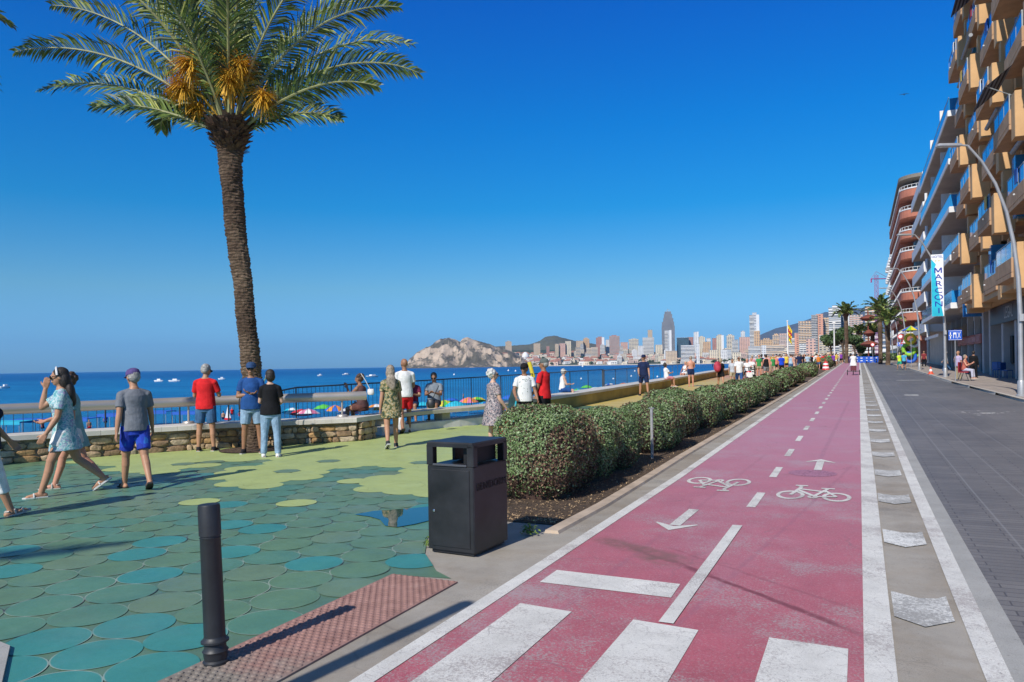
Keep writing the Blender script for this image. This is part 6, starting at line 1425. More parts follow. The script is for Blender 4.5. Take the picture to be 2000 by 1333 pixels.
red=cloth('red',(.62,.018,.022)); navy=cloth('navy',(.012,.022,.065)); blue=cloth('blue',(.018,.075,.24)); blk=cloth('black',(.010,.010,.012)); wht=cloth('white',(.72,.71,.69)); gry=cloth('grey_marl',(.17,.18,.20)); denim=cloth('denim',(.05,.12,.24),.3); lden=cloth('light_denim',(.25,.37,.50),.25); roy=cloth('royal_blue',(.012,.06,.55)); teal_=cloth('teal',(.02,.22,.24)); kha=cloth('khaki',(.36,.30,.2)); cyan_=cloth('light_blue',(.35,.48,.58))
camo=printm('print_olive',[(.0,(.03,.05,.03)),(.42,(.10,.12,.04)),(.48,(.28,.20,.09)),(.54,(.45,.36,.22)),(.60,(.05,.12,.07)),(.68,(.30,.18,.07))],16)
flor=printm('print_grey_rose',[(.0,(.06,.06,.08)),(.44,(.34,.30,.30)),(.5,(.10,.10,.12)),(.55,(.42,.26,.24)),(.6,(.5,.48,.46)),(.66,(.12,.12,.14))],30)
turq=printm('print_turquoise',[(.0,(.10,.30,.32)),(.40,(.22,.45,.46)),(.47,(.48,.55,.55)),(.52,(.16,.36,.38)),(.58,(.30,.22,.40)),(.62,(.35,.50,.50))],14)
G2=lambda px_,py_: G(px_,py_)
def at_(px_,py_): q=G(px_,py_); return q.x,q.y
# --- the near walkers
x,y=at_(128,967); _w=person(x,y,88,1.78,dict(la=(12,10,22,0),ra=(58,8,132,38),ll=(22,2,6,0),rl=(-20,2,28),turn=0,nod=4,lean=3),('tunic',turq),('short',wht),('long','dark'),'flip','woman in turquoise print tunic with long dark hair and white headband walking left',skin_='tan',fem=True,glasses=True,g=1.02)
hd_=_w[1]; mb=MB(); mb.M=hd_['M']@hd_['Hd']; mb.tube([(.100*math.cos(a),.02+.0*a,1.655+.100*math.sin(a)) for a in [PI*k/12 for k in range(13)]],.014,6); hb=mb.mesh('headband',[wht]); hb.transform(_w[0].matrix_basis.inverted()); o=bpy.data.objects.new('headband',hb); C.objects.link(o); o.parent=_w[0]
q=person(x-.38,y+.40,90,1.70,dict(la=(0,8,20,10),ra=(20,10,60,20),ll=(-16,2,24),rl=(20,2,5,0),nod=8,lean=4),('tunic',cloth('pale_turq',(.22,.42,.43))),('short',wht),('curly','brown'),'sandal','woman with hand raised to her face, hidden behind the turquoise tunic woman',skin_='red',fem=True,glasses=True)
x,y=at_(266,955); person(x,y,14,1.72,dict(la=(-10,9,8,0),ra=(12,12,16,0),ll=(15,2,6),rl=(-16,0,20),turn=12,nod=10,lean=3),('tee',gry),('shorts',printm('shorts_blue_fade',[(0,(.01,.03,.30)),(.5,(.012,.05,.42)),(.6,(.02,.14,.5))],5)),('short','grey'),'flipdark','man in grey t-shirt, blue swim shorts and purple cap walking away',skin_='tan',hat=('cap',cloth('purple_cap',(.10,.07,.20))),g=1.05)
x,y=at_(403,876); x*=.962; y*=.962; person(x,y,-18,1.79,dict(la=(18,14,78,20),ra=(18,14,78,20),ll=(0,5,0),rl=(0,5,0),turn=-25,nod=14),('polo',red),('shorts',denim),('short','grey'),'sneaker_dark','man in red t-shirt and denim shorts leaning over the steel pipe rail',skin_='tan',g=1.12,glasses=True)
x,y=at_(493,886); person(x,y,176,1.80,dict(la=(10,12,95,70),ra=(8,14,92,65),ll=(0,6,0),rl=(0,6,4),turn=-4,nod=2),('tee',blue),('shorts',lden),('short','dark'),'sneaker_dark','man in blue t-shirt and blue cap facing the camera before the palm',skin_='brown',hat=('cap',cloth('blue_cap',(.03,.07,.16))),glasses=True,g=1.22)
x,y=at_(530,894); person(x,y,-6,1.66,dict(la=(14,12,70,45),ra=(6,12,60,40),ll=(4,5,4),rl=(-2,4,2),turn=28,nod=6),('tee',blk),('trousers',lden),('bob','dark'),'sneaker_white','woman in black t-shirt and light jeans seen from behind beside the palm',skin_='fair',fem=True,g=1.18)
x,y=at_(765,876); person(x,y,4,1.70,dict(la=(-8,8,10,0),ra=(10,8,14,0),ll=(-14,1,22),rl=(10,1,4),turn=-8),('tunic',camo),('short',camo),('long','ash'),'slipper','woman in olive print shirt and shorts with long ash hair walking away',skin_='tan',fem=True,g=1.0)
x,y=at_(792,846); person(x,y,8,1.85,dict(la=(5,8,12,0),ra=(14,8,60,20),ll=(-12,2,26),rl=(14,2,4),turn=20,nod=6),('tee',wht),('shorts',red),('bald','grey'),'flipdark','bald man in white t-shirt and red shorts just behind the olive print woman',skin_='brown',g=1.1,vox=.009)
x,y=at_(965,880); person(x,y,-58,1.58,dict(la=(4,8,14,0),ra=(8,10,30,10),ll=(0,2,0),rl=(2,2,2),turn=-20),('skirtdress',flor),('',None),('curly','white'),'slipper','white haired woman in a grey floral dress talking behind the litter bin',skin_='fair',fem=True,g=1.25,glasses=True)
x,y=at_(1026,855); person(x,y,-168,1.66,dict(la=(8,14,30,10),ra=(10,18,45,10),ll=(0,4,0),rl=(0,4,0),turn=-30,nod=0),('tee',printm('tee_white_print',[(0,(.70,.69,.66)),(.55,(.70,.69,.66)),(.60,(.3,.33,.3)),(.66,(.70,.69,.66))],9)),('shorts',blk),('short','dark'),'sneaker_dark','man in white printed t-shirt and dark glasses carrying beach clothes',skin_='brown',glasses=True,g=1.1,hat=('cap',cloth('cap_black',(.015,.012,.012))))
x,y=at_(1064,852); person(x,y,62,1.76,dict(la=(10,8,30,0),ra=(14,8,34,0),ll=(0,4,0),rl=(0,4,0),turn=10),('tee',red),('shorts',blk),('short','grey'),'sneaker_dark','man in red t-shirt and grey cap standing behind the hedge',skin_='brown',g=1.12,hat=('cap',cloth('cap_grey',(.12,.14,.13))))
# seated on the benches
def seatpos(px_,py_,dz=.5): q=G(px_,py_,dz); return q.x,q.y
x,y=seatpos(715,777,.5)
_q=atD(708,760,17.75); person(_q.x,_q.y,52,1.62,dict(la=(50,12,110,0),ra=(15,10,60,0),ll=(84,6,80),rl=(80,6,84),turn=10,lean=8),('tank',cloth('dark_print_top',(.10,.05,.05))),('short',cloth('brown_skirt',(.12,.05,.04))),('curly','brown'),'bare','short haired woman with white shoulder strap at the end of the steel rail',skin_='brown',fem=True,vox=.009,z=gz(14.4),sit=.70)
x,y=-10.0,18.1
def sitter(px_,py_,rel,h,label,top,bottom,hair,shoes,seat=.5,pose=None,**kw):
    q=G(px_,py_,seat); p_=dict(la=(25,8,70,30),ra=(25,8,70,30),ll=(84,5,86,0),rl=(84,5,84,0),lean=-6); p_.update(pose or {})
    return person(q.x,q.y,rel,h,p_,top,bottom,hair,shoes,label,sit=seat+.11,**kw)
sitter(848,795,172,1.72,'seated man in grey t-shirt with a black strap and dark shorts on the curved bench',('tee',cloth('tee_slate',(.20,.23,.26))),('shorts',cloth('shorts_dark',(.03,.03,.035))),('short','dark'),'flipdark',skin_='brown',glasses=True,vox=.009,g=1.15,pose=dict(nod=28,ll=(82,14,80,0),rl=(86,-6,60,0)))
sitter(806,797,176,1.6,'seated person in dark red top between the bald man and the grey shirt man',('tee',cloth('tee_maroon',(.16,.02,.05))),('shorts',navy),('short','dark'),'flipdark',skin_='tan',vox=.01,pose=dict(nod=20))
sitter(1098,767,-78,1.58,'seated woman in white vest, blue shorts and white sun visor on the yellow wall',('tank',wht),('shorts',blue),('bob','grey'),'sneaker_pink',skin_='fair',fem=True,vox=.01,hat=('visor',cloth('visor_white',(.7,.68,.6))),glasses=True,pose=dict(lean=6))
sitter(1302,742,-60,1.62,'seated woman in white top and pink shorts with dark hair on the yellow wall',('tee',wht),('shorts',cloth('pink',(.62,.25,.27))),('bob','dark'),'flip',skin_='tan',fem=True,vox=.014)
sitter(1338,733,150,1.6,'seated blond woman in white vest leaning on one arm beside the shirtless man',('tank',wht),('short',wht),('bob','blond'),'bare',skin_='red',fem=True,vox=.015,pose=dict(ra=(-20,35,5,0)))
# standing middle distance
def stander(px_,py_,rel,h,label,top,bottom,hair,shoes,pose=None,**kw):
    x,y=at_(px_,py_); kw.setdefault('vox',.014 if y>25 else .01); return person(x,y,rel,h,pose or {},top,bottom,hair,shoes,label,**kw)
WALK=dict(la=(-18,8,10,0),ra=(20,8,18,0),ll=(20,2,5,0),rl=(-18,2,24)); WALK2=dict(la=(18,8,22,0),ra=(-16,8,8,0),ll=(-16,2,22),rl=(18,2,5,0)); STD=dict(ll=(0,5,0),rl=(0,5,2))
stander(1258,774,172,1.84,'man in navy t-shirt, navy shorts and cap standing on the yellow promenade',('tee',navy),('shorts',navy),('short','dark'),'sneaker_dark',dict(ll=(8,8,4,0),rl=(-4,8,4),ra=(10,8,40,20)),skin_='tan',hat=('cap',navy),g=1.05,vox=.012)
stander(1350,756,10,1.72,'shirtless sunburnt man in navy shorts facing the sea',('',None),('short',navy),('short','ash'),'bare',dict(ll=(0,2,0),rl=(2,2,0),la=(20,10,100,30),ra=(20,10,100,30),nod=20),skin_='red',g=1.15)
stander(1408,760,10,1.62,'blond woman with a red backpack walking along the promenade',('tee',blk),('short',blk),('bob','blond'),'sneaker_dark',WALK,skin_='tan',fem=True)
stander(1431,753,176,1.55,'boy in pale grey t-shirt and beige shorts coming toward the camera',('tee',cloth('pale_grey',(.45,.47,.5))),('shorts',kha),('short','dark'),'sneaker_dark',WALK2,skin_='tan')
stander(1444,759,-172,1.72,'man in white shirt and blue trousers beside the mobility scooter',('polo',wht),('trousers',cloth('trouser_blue',(.03,.08,.22))),('short','grey'),'sneaker_dark',WALK,skin_='brown',glasses=True,g=1.1)
stander(1497,741,4,1.75,'man in black vest and grey shorts walking away past the hedge',('tank',blk),('shorts',cloth('grey_sh',(.16,.17,.18))),('short','dark'),'flip',WALK2,skin_='red',g=1.1,vox=.02)
stander(1527,735,4,1.72,'man in bright royal blue t-shirt and black trousers seen from behind',('tee',roy),('trousers',blk),('short','ash'),'sneaker_dark',STD,skin_='tan',g=1.1,vox=.02)
stander(1549,728,2,1.7,'woman in peach print dress walking arm in arm in the crowd',('skirtdress',printm('print_peach',[(0,(.62,.36,.28)),(.5,(.66,.52,.42)),(.56,(.45,.16,.12))],9)),('',None),('bob','brown'),'sandal',WALK,skin_='fair',fem=True,g=1.15,vox=.022)
stander(1562,731,2,1.82,'tall man in navy t-shirt and blue jeans in the crowd',('tee',navy),('trousers',denim),('short','grey'),'sneaker_dark',STD,skin_='tan',g=1.1,vox=.022)
stander(1578,726,2,1.75,'man in pale blue t-shirt behind the black pushchair in the crowd',('tee',cyan_),('shorts',denim),('short','grey'),'sneaker_dark',WALK,skin_='tan',vox=.022)
stander(1757,723,20,1.68,'person in neon yellow top and green shorts at the kerb of the right pavement',('tee',cloth('neon',(.55,.70,.04))),('shorts',cloth('green_sh',(.02,.35,.24))),('short','blond'),'sneaker_dark',WALK,skin_='tan',vox=.022)
stander(1766,723,-4,1.7,'person in light blue top with dark shorts beside the neon yellow walker',('tee',cloth('sky_top',(.08,.38,.55))),('shorts',navy),('short','dark'),'sneaker_dark',WALK2,skin_='tan',vox=.022)
stander(1722,706,0,1.6,'tiny figure crossing near the planted island at the far end of the road',('tee',wht),('short',kha),('short','brown'),'sneaker_dark',WALK,skin_='red',vox=.03)
# right pavement
stander(1872,744,140,1.72,'man in lilac shirt and beige trousers standing by the thin sign post',('polo',cloth('lilac',(.45,.38,.55))),('trousers',kha),('bald','grey'),'sneaker_dark',dict(ra=(10,8,120,40)),skin_='tan',g=1.15,vox=.018)
stander(1902,742,0,1.7,'person in dark jacket and trousers standing in the shade of the shop',('long',blk),('trousers',blk),('short','dark'),'sneaker_dark',STD,skin_='brown',vox=.018)
stander(1805,718,170,1.75,'man in dull red t-shirt standing in the shade before the shops',('tee',cloth('dull_red',(.22,.035,.04))),('trousers',blk),('short','dark'),'sneaker_dark',STD,skin_='tan',vox=.025)
stander(1848,727,90,1.7,'shaded walker beyond the banner lamp post before the shop glass',('long',gry),('trousers',denim),('short','grey'),'sneaker_dark',WALK,skin_='fair',vox=.025)
# lone legs at the left edge of the frame
x,y=at_(25,1024); person(x-.46,y+.02,-80,1.72,dict(la=(20,8,20,0),ra=(-15,8,10,0),ll=(18,2,2,-12),rl=(-22,2,30)),('tee',cloth('dark_blue_bag_top',(.02,.02,.04))),('capri',wht),('short','grey'),'sandal','walker at the left edge in white cropped trousers, only the front leg in view',skin_='tan',fem=True)
x,y=-14.2,7.0; person(x,y,0,1.7,dict(ll=(0,4,0),rl=(0,4,0),ra=(0,14,40,0)),('tee',cloth('dark_tee_left',(.02,.025,.045))),('shorts',blk),('short','dark'),'sneaker_dark','dark clothed person cut off by the left edge near the stone wall',skin_='brown',vox=.01)
# --- crowd farther along: six figures built once, then copied with their own clothes
protos=[]
for i,(po,tp,bt,hr,fe_) in enumerate([(WALK,'tee','shorts','short',False),(WALK2,'tee','trousers','short',False),(STD,'tee','short','bob',True),(WALK,'skirtdress','', 'bob',True),(WALK2,'tank','shorts','short',False),(WALK,'tee','capri','bob',True)]):
    t,_=person(-5,60+i,0,1.7,po,(tp,wht),(bt,blk if bt else None),(hr,'dark'),'sneaker_dark','x',skin_='tan',fem=fe_,vox=.032,g=1.1); protos.append((t,tp,bt,hr))
km=KID()
CC=[('red',red),('white',wht),('navy blue',navy),('black',blk),('purple',cloth('purple',(.20,.05,.35))),('orange',cloth('orange',(.62,.20,.03))),('turquoise',cloth('turquoise',(.02,.40,.42))),('pink',cloth('pink2',(.60,.28,.32))),('pale blue',cyan_),('yellow',cloth('yellow',(.65,.50,.06))),('grey',gry),('green',cloth('green',(.04,.25,.07))),('coral',cloth('coral',(.62,.22,.16))),('striped cream',cloth('cream',(.58,.5,.38)))]
BB=[('black',blk),('denim',denim),('white',wht),('khaki',kha),('navy',navy)]
HH=['dark','grey','blond','brown','white','ash']; crowd=[(1470,738),(1477,736),(1483,739),(1488,733),(1505,731),(1510,735),(1516,730),(1521,729),(1536,729),(1541,727),(1545,731),(1553,725),(1557,722),(1568,723),(1572,722),(1585,722),(1590,720),(1594,719),(1599,722),(1603,717),(1607,719),(1612,715),(1616,714),(1620,716),(1510,722),(1517,720),(1524,721),(1531,719),(1538,717),(1546,716),(1555,714),(1563,714),(1570,713),(1580,713),(1588,713),(1597,711),(1606,710),(1614,710),(1622,710),(1628,711),(1634,713),(1640,709),(1643,712),(1628,718),(1632,716),(1649,706),(1655,706),(1661,706),(1494,727),(1500,725)]
rg=random.Random(9); seen=set()
for i,(px_,py_) in enumerate(crowd):
    t,tp,bt,hr=protos[i%6]; 
    while True:
        a,b_,h_=rg.randrange(len(CC)),rg.randrange(5),rg.randrange(6)
        if (a,b_,h_,i%6) not in seen: seen.add((a,b_,h_,i%6)); break
    x,y=at_(px_,py_); away=rg.random()<.6
    if y>145: y=145-rg.random()*8; x=ray(px_,py_)[0]/ray(px_,py_)[1]*y
    garm={'skirtdress':'dress','tank':'vest','tee':'top'}[tp]; lb='%s haired %s in %s %s%s, %s'%({'dark':'dark','grey':'grey','blond':'blond','brown':'brown','white':'white','ash':'ash'}[HH[h_]],'woman' if hr=='bob' else 'man',CC[a][0],garm,(' and %s %s'%(BB[b_][0],'trousers' if bt in('trousers','capri') else 'shorts')) if bt else '','walking away in the crowd' if away else 'coming nearer in the crowd')
    if i<6: n=t; n.location=(x,y,gz(y))
    else: n=copy_tree(t,kidmap=km,loc=(x,y,gz(y)))
    n['label']=lb; n['group']='people in the distant crowd'; n.rotation_euler[2]=math.atan2(-x,y)+(R(rg.uniform(-25,25)) if away else PI+R(rg.uniform(-25,25))); k=rg.uniform(.93,1.06); n.scale=(k,k,k)
    skn=skin(rg.choice(('tan','fair','red','brown')))
    for ch in list(C.objects) if False else []: pass
    n['_i']=i
kk=KID()
for n in [o for o in C.objects if '_i' in o.keys()]:
    i=n['_i']; lb=n['label']; del n['_i']
    a=next(c for nm,c in CC if ' in '+nm+' ' in lb); b_=next((c for nm,c in BB if ' and '+nm+' ' in lb),blk); hc=lb.split()[0]; sk=skin(('tan','fair','red','brown')[i%4])
    for ch in kk.get(n.name,[]):
        nm=ch.name.split('.')[0]; m={'body':sk,'shirt':a,'dress':a,'tank_top':a,'shorts':b_,'trousers':b_,'hair':hairm(hc)}.get(nm)
        if m: 
            ch.material_slots[0].link='OBJECT'; ch.material_slots[0].material=m
# ---------------- things people carry and wheels ----------------
m_blkp=pm('black_plastic',(.02,.02,.022),.45,.1); m_redp=pm('red_paint',(.45,.015,.03),.35,.05); m_tyre=pm('tyre_rubber',(.015,.015,.016),.85,.1)
def bag(px_,py_,D,w,h,d,mt,label,rz=0,strap=None,name='shoulder_bag',cat='bag'):
    q=atD(px_,py_,D); t=empty(name,tuple(q),YAW+rz,label,cat); mb=MB()
    for i,(zz,k) in enumerate(((0,.7),(.12,.95),(.5,1),(.85,.85),(1,.6))): pass
    loft(mb,[(-h,w*.30,d*.5),(-h*.9,w*.47,d*.62),(-h*.5,w*.5,d*.6),(-h*.15,w*.46,d*.4),(0,w*.42,d*.2)],Matrix.Identity(4),14); auto(mb.build('pouch',mt,t),60)
    if strap: mb=MB(); mb.tube([Vector(a) for a in strap],.009,6); mb.build('strap',mt,t)
    return t
bag(513,772,15.5,.36,.36,.16,pm('bag_olive_green',(.26,.32,.10),.7,.15,9,bs=.3),'olive green shoulder bag hanging from the black shirted woman',0,[(-.12,0,-.02),(.05,.05,.35),(.2,.02,.52),(.14,0,-.02)])
bag(474,779,15.5,.18,.24,.08,m_blkp,'small black crossbody bag at the hip of the blue capped man',0,[(-.06,0,0),(.2,-.16,.32),(.42,-.12,.5)],'crossbody_bag')
bag(724,760,17.6,.16,.14,.08,pm('bag_white',(.7,.68,.64),.6),'small white bag on a strap behind the woman at the rail end',0,[(-.02,0,0),(-.12,0,.2),(-.22,0,.36)])
bag(842,780,18.5,.20,.22,.1,m_blkp,'black pouch on the seated grey shirted man',0,[(.04,-.06,0),(.14,-.10,.2),(.20,-.03,.33)],'waist_pouch')
# towel and beach clothes over an arm
q=G(1008,852); t=empty('beach_towel',(q.x,q.y,gz(q.y)),YAW,'dark green towel with turquoise stripe hanging from the white shirted man','towel'); mb=MB()
loft(mb,[(.35,.05,.04,0,-.12),(.6,.10,.06,0,-.08),(.85,.15,.08,0,0),(1.05,.13,.08,0,.05),(1.12,.05,.04,0,.08)],Matrix.Identity(4),12); auto(mb.build('cloth',pm('towel_dark_green',(.015,.05,.055),.9,.3,8,bs=.5),t),60)
mb=MB(); loft(mb,[(.28,.03,.03,-.08,-.06),(.6,.04,.03,-.09,-.02),(.9,.03,.03,-.09,.06)],Matrix.Identity(4),8); mb.build('stripe',pm('towel_turquoise',(.02,.38,.48),.8),t)
q=G(985,862); t=empty('beach_bag',(q.x,q.y,gz(q.y)),YAW,'red beach bag standing low behind the dark green towel','bag'); mb=MB(); loft(mb,[(.02,.14,.1),(.2,.2,.13),(.42,.17,.1),(.5,.1,.05)],Matrix.Identity(4),14); auto(mb.build('pouch',red,t),60)
mb=MB(); mb.tube([(-.1,0,.48),(-.05,0,.68),(.05,0,.68),(.1,0,.48)],.012,6); mb.build('handle',red,t)
q=G(782,848); t=empty('carrier_bag',(q.x,q.y,gz(q.y)+.05),YAW,'white plastic carrier bag low beside the bald man','bag'); mb=MB(); loft(mb,[(.0,.06,.05),(.12,.13,.08),(.3,.10,.06),(.42,.02,.02)],Matrix.Identity(4),12); auto(mb.build('pouch',wht,t),60); mb=MB(); mb.tube([(-.02,0,.4),(-.04,0,.55),(.03,0,.55),(.02,0,.4)],.008,5); mb.build('handle',wht,t)
q=G(1408,760); t=empty('backpack',(q.x-.12,q.y-.22,gz(q.y)+1.05),YAW+.1,'red and grey backpack worn by the blond woman','backpack'); mb=MB(); mb.ell((0,0,.08),(.2,.13,.28),14,10); mb.ell((0,-.1,0),(.14,.08,.16),12,8); mb.build('pack',pm('backpack_red',(.40,.03,.06),.7,.2,8),t,smooth=True); mb=MB(); mb.tube([(-.12,.05,.3),(-.14,.2,.36),(-.14,.3,.1)],.02,6); mb.tube([(.12,.05,.3),(.14,.2,.36),(.14,.3,.1)],.02,6); mb.build('shoulder_straps',blk,t)
def wheel(mb,c,r,w,ax='X',n=18):
    M=Matrix.Translation(c)@(Matrix.Rotation(PI/2,4,'Y') if ax=='X' else Matrix.Rotation(PI/2,4,'X')); old=mb.M; mb.M=M if old is None else old@M; mb.lathe([(r*.6,-w/2),(r,-w/2*.8),(r,w/2*.8),(r*.6,w/2)],(0,0,0),n); mb.M=old
# mobility scooter with rider
def scooter(px_,py_,label,body,rz_,plabel):
    x,y=at_(px_,py_); z=gz(y); t=empty('mobility_scooter',(x,y,z),rz_,label,'scooter')
    mb=MB(); mb.bbox(-.30,.30,-.15,.55,.12,.30,.05); mb.bbox(-.26,.26,.2,.62,.30,.48,.05); mb.bbox(-.22,.22,-.62,-.12,.13,.20,.02); loft(mb,[(.2,.22,.12,-.68),(.5,.2,.1,-.72),(.75,.15,.08,-.70),(.85,.1,.05,-.68)],Matrix.Identity(4),12); auto(mb.build('chassis',body,t))
    mb=MB(); mb.tube([(0,-.66,.8),(0,-.52,1.02)],.03,8); mb.tube([(-.28,-.5,1.04),(.28,-.5,1.04)],.018,6); mb.build('handlebar',m_blkp,t)
    mb=MB(); mb.bbox(-.16,.16,-.86,-.76,.52,.78,.02); mb.build('front_basket',wht,t)
    mb=MB(); mb.bbox(-.25,.25,.0,.45,.55,.66,.04); mb.bbox(-.23,.23,.42,.54,.62,1.12,.04); mb.bbox(-.31,-.25,.05,.4,.78,.84,.02); mb.bbox(.25,.31,.05,.4,.78,.84,.02); auto(mb.build('seat',m_blkp,t))
    for c_ in ((-.24,-.62,.14),(.24,-.62,.14),(-.27,.38,.15),(.27,.38,.15)): mb=MB(); wheel(mb,c_,.15,.09); mb.build('wheel',m_tyre,t)
    d=Vector((math.sin(-rz_)*.0,0)); off=Matrix.Rotation(rz_,3,'Z')@Vector((0,.2,0))
    person(x+off.x,y+off.y,0,1.6,dict(la=(42,10,40,0),ra=(42,10,40,0),ll=(78,6,66,0),rl=(78,6,66,0),lean=-6),('tee',wht),('shorts',blk),('short','grey'),'sneaker_dark',plabel,skin_='red',g=1.15,vox=.018,sit=.78,rz=rz_+PI)
scooter(1461,756,'red mobility scooter with pale front basket on the promenade',m_redp,math.atan2(-(-5.5),42.8)*1.0+.1,'rider in white shirt sitting on the red mobility scooter')
scooter(1468,748,'dark mobility scooter following close behind the red one',m_blkp,.12,'second rider in white top following behind the red scooter')
# tricycle rider on the pink path, seen from behind
x,y=at_(1667,733); z=gz(y); t=empty('cargo_tricycle',(x,y,z),.02,'low black four wheeled pedal cart carrying the rider on the pink path','tricycle')
mb=MB(); mb.tube([(-.42,-.25,.3),(.42,-.25,.3)],.03,8); mb.tube([(0,-.25,.3),(0,.1,.75)],.03,8); mb.tube([(0,.1,.45),(0,1.0,.4)],.03,8); mb.tube([(0,1.0,.4),(0,.9,1.0)],.025,8); mb.tube([(-.3,.85,1.0),(.3,.85,1.0)],.018,6); mb.build('frame',m_blkp,t)
mb=MB(); mb.bbox(-.17,.17,-.05,.25,.74,.82,.03); mb.build('saddle',m_blkp,t)
for c_ in ((-.42,-.25,.2),(.42,-.25,.2),(0,1.0,.22)): mb=MB(); wheel(mb,c_,.21,.06); mb.build('wheel',m_tyre,t)
mb=MB(); mb.bbox(-.2,.2,-.32,-.05,.35,.72,.03); mb.build('battery_box',pm('dark_red_box',(.12,.02,.03),.5),t)
person(x,y+.1,0,1.72,dict(la=(40,16,30,0),ra=(40,16,30,0),ll=(66,8,66,0),rl=(58,8,50,0),lean=6),('tunic',wht),('shorts',blk),('short','white'),'sneaker_dark','rider in loose white shirt seen from behind on the pedal cart',skin_='fair',g=1.25,vox=.018,sit=.9,rz=.02,hat=('cap',wht))
# pushchair and striped bollard
x,y=at_(1578,729); t=empty('pushchair',(x,y,gz(y)),.1,'black hooded pushchair at the end of the hedge row','pushchair'); mb=MB(); loft(mb,[(.3,.26,.25),(.6,.29,.3),(.85,.28,.28),(1.0,.2,.2)],Matrix.Identity(4),14); auto(mb.build('hood',m_blkp,t)); mb=MB(); mb.tube([(-.25,-.3,1.0),(-.25,.3,.15)],.02,6); mb.tube([(.25,-.3,1.0),(.25,.3,.15)],.02,6); mb.tube([(-.25,-.3,1.0),(.25,-.3,1.0)],.02,6); mb.build('frame',m_galv,t)
for c_ in ((-.27,-.3,.13),(.27,-.3,.13),(-.27,.3,.13),(.27,.3,.13)): mb=MB(); wheel(mb,c_,.13,.04); mb.build('wheel',m_tyre,t)
x,y=at_(1613,723); t=empty('striped_bollard',(x,y,gz(y)),0,'red and white striped dome bollard between the last bushes','bollard')
for i in range(5): 
    mb=MB(); z0,z1=.17*i,.17*(i+1); r0,r1=(.36-.035*i,.36-.035*(i+1)); mb.lathe([(r0,z0),(r1,z1)],(0,0,0),18); mb.build('stripe_band',mw_ if i%2 else mr_,t)
mb=MB(); mb.tube([(0,0,.85),(0,0,1.15)],.03,6); mb.build('spike',mr_,t)
# traffic cone
x,y=at_(1818,734); t=empty('traffic_cone',(x,y,gz(y)+.1),0,'orange and white traffic cone on the right pavement','traffic cone'); mc=pm('cone_orange',(.65,.08,.03),.5,.05)
mb=MB(); mb.bbox(-.2,.2,-.2,.2,0,.04,.02); mb.lathe([(.15,.04),(.105,.2)],(0,0,0),18); mb.lathe([(.07,.36),(.03,.52)],(0,0,0),18); mb.build('cone_body',mc,t); mb=MB(); mb.lathe([(.107,.2),(.072,.36)],(0,0,0),18); mb.build('white_band',mw_,t)
# bench seat with a man in a wheelchair-like red chair on the pavement edge
x,y=at_(1884,748); z=gz(y)+.1; t=empty('folding_chair',(x,y,z),1.2,'dark red folding chair at the kerb with two people around it','chair')
mb=MB(); mb.bbox(-.26,.26,-.24,.24,.44,.49,.02); mb.build('seat',pm('chair_dark_red',(.28,.015,.03),.6),t); mb=MB(); mb.bbox(-.26,.26,.2,.25,.49,1.0,.02); mb.build('backrest',pm('chair_dark_red',(.28,.015,.03),.6),t)
for c_ in ((-1,-1),(1,-1),(-1,1),(1,1)): mb=MB(); mb.tube([(c_[0]*.24,c_[1]*.1,.46),(c_[0]*.24,c_[1]*.26,0)],.016,6); mb.build('leg',m_blkp,t)
person(x,y,0,1.66,dict(la=(40,10,80,30),ra=(30,14,90,20),ll=(84,6,80,0),rl=(84,6,84,0),lean=4),('tank',cloth('top_coral2',(.42,.12,.09))),('trousers',cloth('pale_print_trs',(.45,.45,.55))),('bob','ash'),'sandal','woman in coral top and pale trousers sitting in the dark red chair',skin_='red',fem=True,g=1.2,vox=.018,sit=.6,rz=1.2+PI,z=z)
# cafe chairs in the shade
def cafe(x,y,label,mt):
    z=gz(y)+.1; t=empty('cafe_chair',(x,y,z),random.random()*3,label,'chair','blue chairs in the shade of the bar')
    mb=MB(); mb.bbox(-.22,.22,-.22,.22,.43,.47,.02); mb.build('seat',mt,t); mb=MB(); mb.bbox(-.22,.22,.2,.23,.5,.9,.01); mb.build('backrest',mt,t)
    for a in (-1,1):
        for b_ in (-1,1): mb=MB(); mb.tube([(a*.2,b_*.2,0),(a*.2,b_*.2,.44)],.015,6); mb.build('leg',mt,t)
cb_=pm('cafe_blue',(.02,.10,.32),.5)
for x,y,l in ((7.5,53.0,'blue cafe chair nearest the pale shop pillar'),(7.3,51.6,'blue cafe chair in the middle of the shaded three'),(7.5,50.2,'blue cafe chair nearest the right edge, in the shade')): cafe(x,y,l,cb_)
